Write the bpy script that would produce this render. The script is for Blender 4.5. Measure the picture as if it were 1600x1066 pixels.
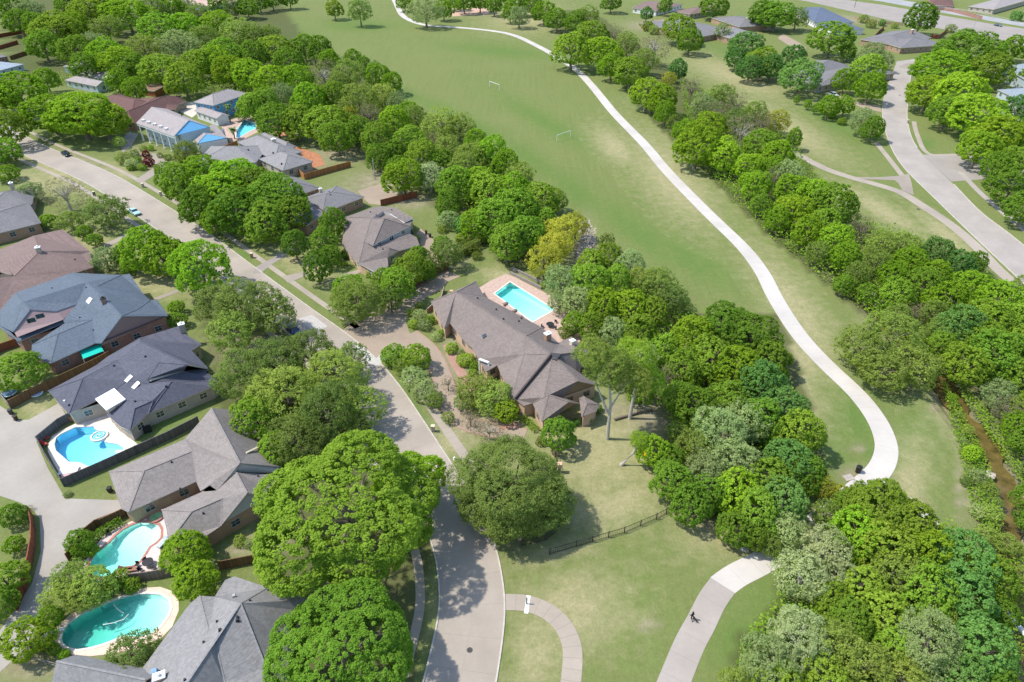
import bpy, bmesh, math, random
import numpy as np
from mathutils import Vector, Matrix
from mathutils.geometry import tessellate_polygon
from mathutils.bvhtree import BVHTree
R = math.radians
random.seed(7)
S = bpy.context.scene
COL = S.collection
for o in list(bpy.data.objects): bpy.data.objects.remove(o)

# ------------------------------------------------------------------ camera, sky, sun, exposure
CAMH, PITCH, FPX = 82.0, R(35.0), 1067.0
cd = bpy.data.cameras.new('camera'); cam = bpy.data.objects.new('camera', cd); COL.objects.link(cam)
cam.location = (0, 0, CAMH); cam.rotation_euler = (R(90) - PITCH, 0, 0)
cd.sensor_width = 36.0; cd.lens = 36.0 * FPX / 1600.0; cd.clip_start = 0.5; cd.clip_end = 6000
S.camera = cam
SUN_EL = R(57); SHADOW_AZ = R(-3)          # shadows fall towards +X
sdir = Vector((math.cos(SHADOW_AZ) * math.cos(SUN_EL), math.sin(SHADOW_AZ) * math.cos(SUN_EL), -math.sin(SUN_EL)))
sl = bpy.data.lights.new('sun', 'SUN'); sl.energy = 2.9; sl.angle = R(1.2); sl.color = (1.0, 0.94, 0.85)
so = bpy.data.objects.new('sun', sl); COL.objects.link(so)
so.rotation_euler = sdir.to_track_quat('-Z', 'Y').to_euler(); so.location = (-60, 0, 120)
W = bpy.data.worlds.new('World'); S.world = W; W.use_nodes = True
nt = W.node_tree; nt.nodes.clear()
sk = nt.nodes.new('ShaderNodeTexSky'); sk.sky_type = 'NISHITA'; sk.sun_disc = False
sk.sun_elevation = SUN_EL; sk.sun_rotation = math.atan2(-sdir.x, -sdir.y)
bg = nt.nodes.new('ShaderNodeBackground'); bg.inputs[1].default_value = 0.15
wo = nt.nodes.new('ShaderNodeOutputWorld')
nt.links.new(sk.outputs[0], bg.inputs[0]); nt.links.new(bg.outputs[0], wo.inputs[0])
S.view_settings.view_transform = 'Standard'; S.view_settings.look = 'None'
S.view_settings.exposure = 0.84; S.view_settings.gamma = 1.0; S.view_settings.use_curve_mapping = False
S.render.engine = 'CYCLES'
S.cycles.max_bounces = 7; S.cycles.diffuse_bounces = 5; S.cycles.volume_bounces = 0; S.cycles.transparent_max_bounces = 8

# ------------------------------------------------------------------ measured coordinates -> world points
SN, CS = math.sin(PITCH), math.cos(PITCH)
def ray(px, py):
    u = (px - 800) / FPX; v = (py - 533) / FPX
    return Vector((u, CS - v * SN, -SN - v * CS))
def P(px, py, z=0.0):
    d = ray(px, py); t = (CAMH - z) / -d.z
    return Vector((d.x * t, d.y * t, z))
def depth_of(p): return p.y * CS + (CAMH - p.z) * SN
def mpp(p): return depth_of(p) / FPX         # metres per pixel there
CR = {'m1': (640, 420, 3.806), 'm14': (160, 620, 4.44), 'm12': (0, 410, 3.806), 'm15': (200, 860, 5.173),
      'm5': (180, 110, 5.0), 'm2': (420, 260, 5.611)}
for i in range(16): CR[i + 1] = ((i % 4) * 400, (0, 267, 534, 799)[i // 4], 3.9925)
def C(k, pts):
    ox, oy, s = CR[k]
    return [(ox + p[0] / s, oy + p[1] / s) + tuple(p[2:]) for p in pts]
def PW(pts, z=0.0): return [P(p[0], p[1], p[2] if len(p) > 2 else z) for p in pts]

# ------------------------------------------------------------------ object helpers
def tag(o, label=None, cat=None, group=None, kind=None):
    if label: o['label'] = label
    if cat: o['category'] = cat
    if group: o['group'] = group
    if kind: o['kind'] = kind
    return o
def empty(name, loc, label=None, cat=None, group=None, rz=0):
    o = bpy.data.objects.new(name, None); COL.objects.link(o); o.location = loc; o.rotation_euler = (0, 0, rz)
    o.empty_display_size = 0.5
    return tag(o, label, cat, group)
def mesh_obj(name, verts, faces, mat, parent=None, world=True, smooth=False, mats=None, midx=None):
    me = bpy.data.meshes.new(name); me.from_pydata([tuple(v) for v in verts], [], [tuple(f) for f in faces]); me.update()
    for m in (mats or [mat]): me.materials.append(m)
    if midx: me.polygons.foreach_set('material_index', midx)
    if smooth: me.polygons.foreach_set('use_smooth', [True] * len(me.polygons))
    o = bpy.data.objects.new(name, me); COL.objects.link(o)
    if parent:
        o.parent = parent
        if world:   # verts are world coords: express in parent space
            M = (Matrix.Translation(parent.location) @ parent.rotation_euler.to_matrix().to_4x4()).inverted() if parent.parent is None else None
            if M is None:
                M = Matrix.Identity(4); p = parent
                chain = []
                while p: chain.append(p); p = p.parent
                for q in reversed(chain): M = M @ (Matrix.Translation(q.location) @ q.rotation_euler.to_matrix().to_4x4())
                M = M.inverted()
            me.transform(M)
    return o
class MB:
    def __init__(s): s.v = []; s.f = []; s.m = []
    def add(s, vs, fs, m=0):
        n = len(s.v); s.v += [Vector(v) for v in vs]; s.f += [tuple(i + n for i in f) for f in fs]; s.m += [m] * len(fs)
    def quad(s, a, b, c, d, m=0): s.add([a, b, c, d], [(0, 1, 2, 3)], m)
    def box(s, c, sz, rz=0, m=0, taper=1.0):
        x, y, z = sz[0] / 2, sz[1] / 2, sz[2]
        M = Matrix.Rotation(rz, 3, 'Z'); c = Vector(c); vs = []
        for k, t in ((0, 1.0), (1, taper)):
            for dx, dy in ((-1, -1), (1, -1), (1, 1), (-1, 1)): vs.append(c + M @ Vector((dx * x * t, dy * y * t, k * z)))
        s.add(vs, [(3, 2, 1, 0), (4, 5, 6, 7), (0, 1, 5, 4), (1, 2, 6, 5), (2, 3, 7, 6), (3, 0, 4, 7)], m)
    def beam(s, a, b, w, h, m=0):      # box between two points; a,b at its bottom centre line
        a = Vector(a); b = Vector(b); d = (b - a); L = d.length
        if L < 1e-4: return
        d.normalize(); side = d.cross(Vector((0, 0, 1)))
        if side.length < 1e-3: side = Vector((1, 0, 0))
        side.normalize(); up = side.cross(d); q = side * (w / 2); u = up * h
        s.add([a - q, a + q, a + q + u, a - q + u, b - q, b + q, b + q + u, b - q + u],
              [(3, 2, 1, 0), (4, 5, 6, 7), (0, 1, 5, 4), (1, 2, 6, 5), (2, 3, 7, 6), (3, 0, 4, 7)], m)
    def tube(s, pts, rads, n=8, m=0, cap=True):
        pts = [Vector(p) for p in pts]; base = len(s.v); prev = None
        for i, p in enumerate(pts):
            d = (pts[min(i + 1, len(pts) - 1)] - pts[max(i - 1, 0)]).normalized()
            ref = Vector((0, 0, 1)) if abs(d.z) < .9 else Vector((1, 0, 0))
            a = d.cross(ref).normalized(); b = d.cross(a)
            r = rads[i] if hasattr(rads, '__len__') else rads
            for k in range(n):
                t = 2 * math.pi * k / n; s.v.append(p + a * (r * math.cos(t)) + b * (r * math.sin(t)))
        for i in range(len(pts) - 1):
            for k in range(n):
                k2 = (k + 1) % n
                s.f.append((base + i * n + k, base + i * n + k2, base + (i + 1) * n + k2, base + (i + 1) * n + k)); s.m.append(m)
        if cap:
            s.f.append(tuple(base + k for k in range(n))); s.m.append(m)
            s.f.append(tuple(base + (len(pts) - 1) * n + k for k in reversed(range(n)))); s.m.append(m)
    def disc(s, c, r, n=20, m=0, ry=None, rz=0):
        c = Vector(c); ry = ry or r; M = Matrix.Rotation(rz, 3, 'Z')
        s.add([c + M @ Vector((r * math.cos(2 * math.pi * k / n), ry * math.sin(2 * math.pi * k / n), 0)) for k in range(n)], [tuple(range(n))], m)
    def ball(s, c, r, m=0, n=10, sz=1.0):
        c = Vector(c); rows = n // 2 + 1; base = len(s.v)
        for i in range(rows + 1):
            ph = math.pi * i / rows
            for k in range(n):
                t = 2 * math.pi * k / n
                s.v.append(c + Vector((r * math.sin(ph) * math.cos(t), r * math.sin(ph) * math.sin(t), r * sz * math.cos(ph))))
        for i in range(rows):
            for k in range(n):
                k2 = (k + 1) % n; s.f.append((base + i * n + k, base + (i + 1) * n + k, base + (i + 1) * n + k2, base + i * n + k2)); s.m.append(m)
    def build(s, name, mats, parent=None, smooth=False, world=True):
        if not isinstance(mats, (list, tuple)): mats = [mats]
        return mesh_obj(name, s.v, s.f, None, parent, world, smooth, mats, s.m)

# ------------------------------------------------------------------ materials
MATS = {}
def new_mat(name):
    m = bpy.data.materials.new(name); m.use_nodes = True; t = m.node_tree
    b = t.nodes['Principled BSDF']; b.inputs['Specular IOR Level'].default_value = 0.25
    return m, t, b
def N(t, typ, **kw):
    n = t.nodes.new(typ)
    for k, v in kw.items():
        if k in n.bl_rna.properties.keys() and k not in ('inputs',): setattr(n, k, v)
    return n
def ramp_mix(t, fac, c1, c2):
    mx = N(t, 'ShaderNodeMix', data_type='RGBA'); t.links.new(fac, mx.inputs[0])
    for i, c in ((6, c1), (7, c2)):
        if isinstance(c, (tuple, list)): mx.inputs[i].default_value = (*c, 1) if len(c) == 3 else c
        else: t.links.new(c, mx.inputs[i])
    return mx.outputs[2]
def noise(t, vec, scale, detail=4, rough=.55, lo=.3, hi=.7):
    n = N(t, 'ShaderNodeTexNoise'); n.inputs['Scale'].default_value = scale; n.inputs['Detail'].default_value = detail
    n.inputs['Roughness'].default_value = rough; t.links.new(vec, n.inputs['Vector'])
    mr = N(t, 'ShaderNodeMapRange'); mr.inputs[1].default_value = lo; mr.inputs[2].default_value = hi
    t.links.new(n.outputs[0], mr.inputs[0]); return mr.outputs[0]
def geo_pos(t): return N(t, 'ShaderNodeNewGeometry').outputs['Position']
def plain(name, c, rough=.7, var=.18, scale=3.0, metal=0, spec=None):
    if name in MATS: return MATS[name]
    m, t, b = new_mat(name); pos = geo_pos(t)
    f = noise(t, pos, scale, 5)
    col = ramp_mix(t, f, tuple(x * (1 - var) for x in c), tuple(min(1, x * (1 + var)) for x in c))
    t.links.new(col, b.inputs['Base Color']); b.inputs['Roughness'].default_value = rough; b.inputs['Metallic'].default_value = metal
    if spec is not None: b.inputs['Specular IOR Level'].default_value = spec
    MATS[name] = m; return m
def shingle(name, c, warm=(1, 1, 1)):
    if name in MATS: return MATS[name]
    m, t, b = new_mat(name); pos = geo_pos(t)
    f1 = noise(t, pos, .35, 3); f2 = noise(t, pos, 5.0, 3, .7); 
    vo = N(t, 'ShaderNodeTexVoronoi'); vo.inputs['Scale'].default_value = 3.2; t.links.new(pos, vo.inputs['Vector'])
    sp = N(t, 'ShaderNodeSeparateColor'); t.links.new(vo.outputs['Color'], sp.inputs[0])
    c1 = ramp_mix(t, f1, tuple(x * .86 for x in c), tuple(x * 1.12 for x in c))
    c2 = ramp_mix(t, sp.outputs[0], tuple(x * .72 for x in c), tuple(x * 1.3 * w for x, w in zip(c, warm)))
    mx = N(t, 'ShaderNodeMix', data_type='RGBA'); mx.inputs[0].default_value = .5
    t.links.new(c1, mx.inputs[6]); t.links.new(c2, mx.inputs[7])
    # course lines follow height on the slope
    sx = N(t, 'ShaderNodeSeparateXYZ'); t.links.new(pos, sx.inputs[0])
    ma = N(t, 'ShaderNodeMath', operation='MULTIPLY'); ma.inputs[1].default_value = 1 / .16; t.links.new(sx.outputs[2], ma.inputs[0])
    fr = N(t, 'ShaderNodeMath', operation='FRACT'); t.links.new(ma.outputs[0], fr.inputs[0])
    lt = N(t, 'ShaderNodeMath', operation='LESS_THAN'); lt.inputs[1].default_value = .22; t.links.new(fr.outputs[0], lt.inputs[0])
    m2 = N(t, 'ShaderNodeMath', operation='MULTIPLY'); m2.inputs[1].default_value = .28; t.links.new(lt.outputs[0], m2.inputs[0])
    c3 = ramp_mix(t, m2.outputs[0], mx.outputs[2], tuple(x * .45 for x in c))
    m3 = N(t, 'ShaderNodeMath', operation='MULTIPLY'); m3.inputs[1].default_value = .35; t.links.new(f2, m3.inputs[0])
    c4 = ramp_mix(t, m3.outputs[0], c3, tuple(x * .6 for x in c))
    t.links.new(c4, b.inputs['Base Color']); b.inputs['Roughness'].default_value = .85
    MATS[name] = m; return m
def brick(name, c, c2, mortar=(.4, .37, .33)):
    if name in MATS: return MATS[name]
    m, t, b = new_mat(name); g = N(t, 'ShaderNodeNewGeometry')
    sx = N(t, 'ShaderNodeSeparateXYZ'); t.links.new(g.outputs['Position'], sx.inputs[0])
    ad = N(t, 'ShaderNodeMath', operation='ADD'); t.links.new(sx.outputs[0], ad.inputs[0]); t.links.new(sx.outputs[1], ad.inputs[1])
    cb = N(t, 'ShaderNodeCombineXYZ'); t.links.new(ad.outputs[0], cb.inputs[0]); t.links.new(sx.outputs[2], cb.inputs[1])
    bk = N(t, 'ShaderNodeTexBrick'); bk.inputs['Scale'].default_value = 4.0; t.links.new(cb.outputs[0], bk.inputs['Vector'])
    bk.inputs['Color1'].default_value = (*c, 1); bk.inputs['Color2'].default_value = (*c2, 1); bk.inputs['Mortar'].default_value = (*mortar, 1)
    bk.inputs['Mortar Size'].default_value = .03
    f = noise(t, g.outputs['Position'], .8, 3)
    m3 = N(t, 'ShaderNodeMath', operation='MULTIPLY'); m3.inputs[1].default_value = .35; t.links.new(f, m3.inputs[0])
    col = ramp_mix(t, m3.outputs[0], bk.outputs[0], tuple(x * .6 for x in c))
    t.links.new(col, b.inputs['Base Color']); b.inputs['Roughness'].default_value = .85
    MATS[name] = m; return m
def wood(name, c):
    if name in MATS: return MATS[name]
    m, t, b = new_mat(name); g = N(t, 'ShaderNodeNewGeometry')
    sx = N(t, 'ShaderNodeSeparateXYZ'); t.links.new(g.outputs['Position'], sx.inputs[0])
    ad = N(t, 'ShaderNodeMath', operation='ADD'); t.links.new(sx.outputs[0], ad.inputs[0]); t.links.new(sx.outputs[1], ad.inputs[1])
    ml = N(t, 'ShaderNodeMath', operation='MULTIPLY'); ml.inputs[1].default_value = 6.0; t.links.new(ad.outputs[0], ml.inputs[0])
    fl = N(t, 'ShaderNodeMath', operation='FLOOR'); t.links.new(ml.outputs[0], fl.inputs[0])
    wn = N(t, 'ShaderNodeTexWhiteNoise', noise_dimensions='1D'); t.links.new(fl.outputs[0], wn.inputs['W'])
    fr = N(t, 'ShaderNodeMath', operation='FRACT'); t.links.new(ml.outputs[0], fr.inputs[0])
    lt = N(t, 'ShaderNodeMath', operation='LESS_THAN'); lt.inputs[1].default_value = .12; t.links.new(fr.outputs[0], lt.inputs[0])
    c1 = ramp_mix(t, wn.outputs[0], tuple(x * .7 for x in c), tuple(x * 1.25 for x in c))
    c2 = ramp_mix(t, lt.outputs[0], c1, tuple(x * .3 for x in c))
    f = noise(t, g.outputs['Position'], .9, 4)
    m3 = N(t, 'ShaderNodeMath', operation='MULTIPLY'); m3.inputs[1].default_value = .4; t.links.new(f, m3.inputs[0])
    c3 = ramp_mix(t, m3.outputs[0], c2, tuple(x * .55 for x in c))
    t.links.new(c3, b.inputs['Base Color']); b.inputs['Roughness'].default_value = .8
    MATS[name] = m; return m
def concrete(name, c, joints=False, pave=0.0, worn=(.75, .72, .68)):
    if name in MATS: return MATS[name]
    m, t, b = new_mat(name); pos = geo_pos(t)
    f1 = noise(t, pos, .12, 4, .6); f2 = noise(t, pos, 1.6, 5, .65)
    c1 = ramp_mix(t, f1, tuple(x * .84 for x in c), tuple(x * 1.1 for x in c))
    m3 = N(t, 'ShaderNodeMath', operation='MULTIPLY'); m3.inputs[1].default_value = .28; t.links.new(f2, m3.inputs[0])
    col = ramp_mix(t, m3.outputs[0], c1, tuple(x * w for x, w in zip(c, worn)))
    if joints:
        uv = N(t, 'ShaderNodeUVMap'); sx = N(t, 'ShaderNodeSeparateXYZ'); t.links.new(uv.outputs[0], sx.inputs[0])
        outs = []
        for k, per, wd in ((1, joints, .05), (0, pave or 1e6, .03)):
            ml = N(t, 'ShaderNodeMath', operation='MULTIPLY'); ml.inputs[1].default_value = 1 / per; t.links.new(sx.outputs[k], ml.inputs[0])
            fr = N(t, 'ShaderNodeMath', operation='FRACT'); t.links.new(ml.outputs[0], fr.inputs[0])
            lt = N(t, 'ShaderNodeMath', operation='LESS_THAN'); lt.inputs[1].default_value = wd * (1.6 if per > 3 else 2.5) / per; t.links.new(fr.outputs[0], lt.inputs[0])
            outs.append(lt.outputs[0])
        mxx = N(t, 'ShaderNodeMath', operation='MAXIMUM'); t.links.new(outs[0], mxx.inputs[0]); t.links.new(outs[1], mxx.inputs[1])
        m4 = N(t, 'ShaderNodeMath', operation='MULTIPLY'); m4.inputs[1].default_value = .26; t.links.new(mxx.outputs[0], m4.inputs[0])
        col = ramp_mix(t, m4.outputs[0], col, tuple(x * .45 for x in c))
        if pave:   # slabs differ a little in tone
            cbv = N(t, 'ShaderNodeCombineXYZ')
            for k, per in ((1, joints), (0, pave)):
                ml = N(t, 'ShaderNodeMath', operation='MULTIPLY'); ml.inputs[1].default_value = 1 / per; t.links.new(sx.outputs[k], ml.inputs[0])
                fl = N(t, 'ShaderNodeMath', operation='FLOOR'); t.links.new(ml.outputs[0], fl.inputs[0]); t.links.new(fl.outputs[0], cbv.inputs[k])
            wn = N(t, 'ShaderNodeTexWhiteNoise', noise_dimensions='3D'); t.links.new(cbv.outputs[0], wn.inputs['Vector'])
            m5 = N(t, 'ShaderNodeMath', operation='MULTIPLY'); m5.inputs[1].default_value = .22; t.links.new(wn.outputs[0], m5.inputs[0])
            col = ramp_mix(t, m5.outputs[0], col, tuple(x * .7 for x in c))
    t.links.new(col, b.inputs['Base Color']); b.inputs['Roughness'].default_value = .85
    MATS[name] = m; return m
def foliage(name, dark, light, trans=.5):
    dark = tuple(x * k for x, k in zip(dark, (3.8, 2.7, 2.4))); light = tuple(x * k for x, k in zip(light, (3.0, 2.18, 2.0)))
    if name in MATS: return MATS[name]
    m = bpy.data.materials.new(name); m.use_nodes = True; t = m.node_tree; t.nodes.clear()
    at = N(t, 'ShaderNodeAttribute', attribute_name='v'); oi = N(t, 'ShaderNodeObjectInfo')
    sp = N(t, 'ShaderNodeSeparateColor'); t.links.new(at.outputs['Color'], sp.inputs[0])
    col = ramp_mix(t, sp.outputs[0], dark, light)
    hs = N(t, 'ShaderNodeHueSaturation'); t.links.new(col, hs.inputs['Color'])
    mr = N(t, 'ShaderNodeMapRange'); mr.inputs[3].default_value = .488; mr.inputs[4].default_value = .512; t.links.new(oi.outputs['Random'], mr.inputs[0])
    t.links.new(mr.outputs[0], hs.inputs['Hue'])
    wn = N(t, 'ShaderNodeTexWhiteNoise', noise_dimensions='1D'); t.links.new(oi.outputs['Random'], wn.inputs['W'])
    mr2 = N(t, 'ShaderNodeMapRange'); mr2.inputs[3].default_value = .78; mr2.inputs[4].default_value = 1.18; t.links.new(wn.outputs[0], mr2.inputs[0])
    t.links.new(mr2.outputs[0], hs.inputs['Value'])
    df = N(t, 'ShaderNodeBsdfDiffuse'); tr = N(t, 'ShaderNodeBsdfTranslucent'); mx = N(t, 'ShaderNodeMixShader'); mx.inputs[0].default_value = trans
    t.links.new(hs.outputs[0], df.inputs[0]); t.links.new(hs.outputs[0], tr.inputs[0])
    t.links.new(df.outputs[0], mx.inputs[1]); t.links.new(tr.outputs[0], mx.inputs[2])
    o = N(t, 'ShaderNodeOutputMaterial'); t.links.new(mx.outputs[0], o.inputs[0])
    MATS[name] = m; return m

FOL = {  # kind: (material, words, mesh style)
 'B': (foliage('bright_leaves', (.052, .128, .010), (.13, .27, .024)), 'bright green leafy', 'dense'),
 'G': (foliage('green_leaves', (.050, .12, .014), (.115, .24, .030)), 'mid green leafy', 'dense'),
 'V': (foliage('vivid_leaves', (.040, .100, .013), (.092, .205, .026)), 'vivid green leafy', 'dense'),
 'D': (foliage('olive_leaves', (.045, .095, .024), (.10, .185, .050)), 'dark olive', 'airy'),
 'O': (foliage('yellow_olive_leaves', (.066, .130, .026), (.135, .235, .055)), 'yellowish olive feathery', 'airy'),
 'Y': (foliage('golden_leaves', (.12, .175, .022), (.20, .265, .045)), 'golden yellow', 'airy'),
 'S': (foliage('sage_leaves', (.075, .145, .055), (.155, .255, .115)), 'pale sage green', 'airy'),
 'W': (foliage('blossom_leaves', (.08, .15, .06), (.19, .28, .16)), 'whitish blossoming', 'airy'),
 'R': (foliage('bare_twigs', (.065, .085, .05), (.14, .17, .11)), 'thin grey-brown twiggy', 'sparse'),
 'T': (foliage('blue_green_leaves', (.036, .108, .028), (.080, .195, .050)), 'dark blue-green', 'dense'),
 'L': (foliage('lime_leaves', (.062, .140, .016), (.118, .235, .034)), 'lime yellow-green', 'dense'),
 'K': (foliage('red_leaves', (.03, .008, .01), (.075, .012, .02)), 'dark red', 'dense'),
 'M': (foliage('reddish_leaves', (.045, .095, .02), (.09, .15, .03)), 'brownish green', 'airy'),
}
BARK = plain('bark', (.20, .165, .125), .9, .3, 4)
PALEBARK = plain('pale_bark', (.42, .39, .34), .9, .25, 4)
WHITE = plain('white_paint', (.80, .79, .76), .5, .04)
CREAM = plain('cream_paint', (.62, .55, .42), .6, .06)
DARKM = plain('dark_metal', (.025, .025, .028), .5, .2)
GREYM = plain('grey_metal', (.35, .36, .37), .45, .1)
RUBBER = plain('rubber', (.02, .02, .02), .8, .1)
def glass_mat():
    m, t, b = new_mat('window_glass'); b.inputs['Base Color'].default_value = (.03, .045, .06, 1)
    b.inputs['Roughness'].default_value = .08; b.inputs['Specular IOR Level'].default_value = .8; MATS['glass'] = m; return m
GLASS = glass_mat()

# ------------------------------------------------------------------ setting: ground, creek, roads, paths
def pip(x, y, poly):
    ins = np.zeros(x.shape, bool); n = len(poly); j = n - 1
    for i in range(n):
        xi, yi = poly[i][0], poly[i][1]; xj, yj = poly[j][0], poly[j][1]
        c = ((yi > y) != (yj > y)) & (x < (xj - xi) * (y - yi) / (yj - yi + 1e-12) + xi)
        ins ^= c; j = i
    return ins
def axis(lo, hi, st, outlo, outhi, g=1.12):
    a = list(np.arange(lo, hi + .01, st)); d = st; x = a[-1]
    while x < outhi: d *= g; x += d; a.append(x)
    d = st; x = a[0]; pre = []
    while x > outlo: d *= g; x -= d; pre.append(x)
    return np.array(pre[::-1] + a)
GX = axis(-125, 140, 1.5, -3500, 3500, 1.06); GY = axis(34, 190, 1.5, -900, 5500, 1.018)
creek_px = [(1325, 425), (1350, 455), (1385, 490), (1425, 540), (1470, 585), (1500, 632), (1535, 675), (1560, 720), (1578, 770), (1582, 820), (1588, 870), (1592, 920), (1590, 980), (1585, 1040), (1585, 1110)]
creek = [P(*p) for p in creek_px]
gully = [P(*p) for p in [(900, 352), (915, 375), (908, 400), (925, 430), (1000, 505), (1060, 545), (1090, 580)]]
def dist_poly(x, y, pl):
    d = np.full(x.shape, 1e9)
    for a, b in zip(pl[:-1], pl[1:]):
        ax, ay, bx, by = a[0], a[1], b[0], b[1]; L = (bx - ax) ** 2 + (by - ay) ** 2
        t = np.clip(((x - ax) * (bx - ax) + (y - ay) * (by - ay)) / L, 0, 1)
        d = np.minimum(d, np.hypot(x - ax - t * (bx - ax), y - ay - t * (by - ay)))
    return d
pools_rects = []           # (x0,x1,y0,y1, outline) filled below
POOLS = {}
POOLS['p1'] = C(9, [(340, 640), (352, 600), (375, 580), (430, 553), (470, 535), (585, 530), (592, 548), (605, 552), (640, 553), (662, 575), (662, 610), (650, 627), (735, 640), (770, 662), (768, 690), (740, 705), (752, 716), (640, 768), (545, 777), (500, 755), (430, 750), (350, 680)])
POOLS['p2'] = C(13, [(552, 350), (575, 300), (600, 262), (645, 228), (690, 190), (725, 150), (770, 115), (820, 88), (870, 70), (930, 72), (985, 85), (1002, 115), (1000, 165), (970, 195), (930, 220), (905, 262), (870, 312), (830, 338), (780, 352), (740, 372), (690, 400), (620, 412), (565, 400)])
POOLS['p3'] = C(13, [(385, 790), (395, 750), (430, 700), (500, 650), (560, 618), (620, 590), (700, 562), (770, 538), (850, 520), (920, 515), (1000, 522), (1050, 555), (1063, 600), (1045, 650), (1000, 715), (930, 770), (880, 783), (820, 780), (760, 782), (700, 805), (640, 828), (560, 850), (480, 862), (420, 845), (392, 820)])
POOLS['p4'] = [(773, 459), (797, 441), (866, 484), (832, 503)]
POOLS['p5'] = C('m5', [(945, 525), (950, 465), (1010, 385), (1095, 415), (1100, 455), (1040, 480), (965, 528)])
vx, vy = np.meshgrid(GX, GY); nx_, ny_ = len(GX), len(GY)
drop = np.zeros((ny_ - 1, nx_ - 1), bool)
for k, ol in POOLS.items():
    w = PW(ol); xs = [p.x for p in w]; ys = [p.y for p in w]
    i0 = np.searchsorted(GX, min(xs) - .3) - 1; i1 = np.searchsorted(GX, max(xs) + .3)
    j0 = np.searchsorted(GY, min(ys) - .3) - 1; j1 = np.searchsorted(GY, max(ys) + .3)
    drop[j0:j1, i0:i1] = True; pools_rects.append((i0, i1, j0, j1, w))
dcr = dist_poly(vx, vy, creek); dgu = dist_poly(vx, vy, gully)
rs = np.random.RandomState(3)
vz = -1.7 * np.exp(-(dcr / 3.6) ** 4) - 1.0 * np.exp(-(dgu / 3.2) ** 2)
# pixel position of every ground vertex, only to read off which kind of ground lies there
dz = -CAMH; dep = vy * CS + CAMH * SN; up = vy * SN - CAMH * CS
dsafe = np.maximum(dep, 1); PXg = 800 + FPX * vx / dsafe; PYg = 533 - FPX * up / dsafe
vis = dep > 5
def blob(x, y, rx, ry, rot=0):
    c, s = math.cos(R(rot)), math.sin(R(rot)); u = (PXg - x) * c + (PYg - y) * s; v = -(PXg - x) * s + (PYg - y) * c
    return np.exp(-(u / rx) ** 2 - (v / ry) ** 2) * vis
dry = np.zeros(vx.shape); lush = dry.copy(); dirt = dry.copy(); floor_ = dry.copy()
for a in [(640, 150, 34, 8, 24), (690, 172, 42, 10, 24), (750, 200, 50, 11, 28), (830, 250, 60, 16, 32), (900, 300, 60, 20, 38), (1000, 365, 90, 22, 38), (1080, 405, 80, 24, 30),
          (1340, 650, 26, 70, -20), (1270, 590, 30, 40), (1430, 690, 36, 90, 15), (1160, 1000, 50, 50), (850, 190, 90, 14, 30), (780, 80, 90, 10, 5), (560, 40, 60, 10), (1300, 690, 30, 60),
          (740, 730, 16, 30, 60), (650, 640, 14, 50, -35), (60, 660, 26, 9, -25), (440, 60, 60, 20), (50, 105, 30, 12), (340, 120, 30, 8), (1150, 90, 50, 12, 20), (1300, 190, 60, 12, 30), (260, 660, 60, 10, -25), (170, 830, 30, 14, -30), (280, 940, 12, 40, 10), (600, 420, 60, 20), (380, 400, 20, 10), (240, 480, 30, 20), (1445, 225, 16, 10), (1250, 940, 90, 60)]:
    lush = np.maximum(lush, blob(*a))
for a in [(90, 270, 60, 20, 25), (160, 390, 60, 22, 25), (250, 440, 60, 30), (330, 440, 50, 30), (470, 410, 60, 20, 30), (430, 480, 30, 10, 30), (700, 690, 30, 40, 30), (190, 270, 30, 8, 25), (930, 700, 120, 80, 10), (960, 790, 90, 40, -12), (870, 860, 60, 16, -15), (1130, 830, 70, 40), (900, 950, 80, 60), (840, 1020, 40, 70), (1240, 480, 30, 110, -38), (1050, 280, 40, 90, -42), (960, 230, 40, 20, 40), (1250, 560, 40, 60, -40), (1400, 560, 30, 60, -30),
          (1380, 330, 70, 14, 30), (1480, 370, 60, 14, 40), (1150, 120, 80, 18, 20), (1230, 200, 90, 20, 30), (1420, 760, 30, 90, 10), (820, 30, 60, 20), (200, 790, 30, 14), (60, 640, 40, 20, 50), (55, 285, 40, 12, 25), (360, 440, 20, 10), (440, 820, 40, 60), (1470, 620, 20, 60, -20), (820, 530, 30, 30), (1240, 600, 30, 80, -35), (780, 430, 30, 12), (560, 940, 100, 80), (640, 690, 14, 60, -35)]:
    dry = np.maximum(dry, blob(*a))
for a in [(1015, 977, 12, 10), (1100, 820, 30, 8, 30), (905, 375, 14, 34, 15), (875, 345, 14, 6), (1010, 505, 20, 6, 20), (1060, 540, 10, 8), (1500, 680, 6, 40), (1500, 760, 5, 50), (595, 285, 60, 22, -8), (520, 240, 40, 14, 8), (690, 420, 40, 10, -20), (640, 315, 30, 12), (470, 250, 50, 12, 10), (700, 640, 26, 50, -40), (760, 660, 40, 14),
          (1010, 650, 40, 24, 20), (960, 640, 30, 10), (1340, 700, 10, 6), (1330, 740, 22, 10), (230, 250, 30, 14, 30), (40, 1040, 60, 24), (690, 400, 30, 20), (1320, 30, 60, 6, 5), (1010, 40, 30, 8), (1530, 780, 20, 30), (800, 850, 12, 8), (710, 560, 20, 40), (120, 250, 50, 8, 20), (430, 850, 30, 12), (370, 860, 20, 10), (745, 20, 40, 5), (1560, 1030, 30, 60), (380, 190, 30, 12), (1165, 850, 14, 10), (400, 545, 60, 30), (1460, 640, 6, 10)]:
    dirt = np.maximum(dirt, blob(*a))
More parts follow.
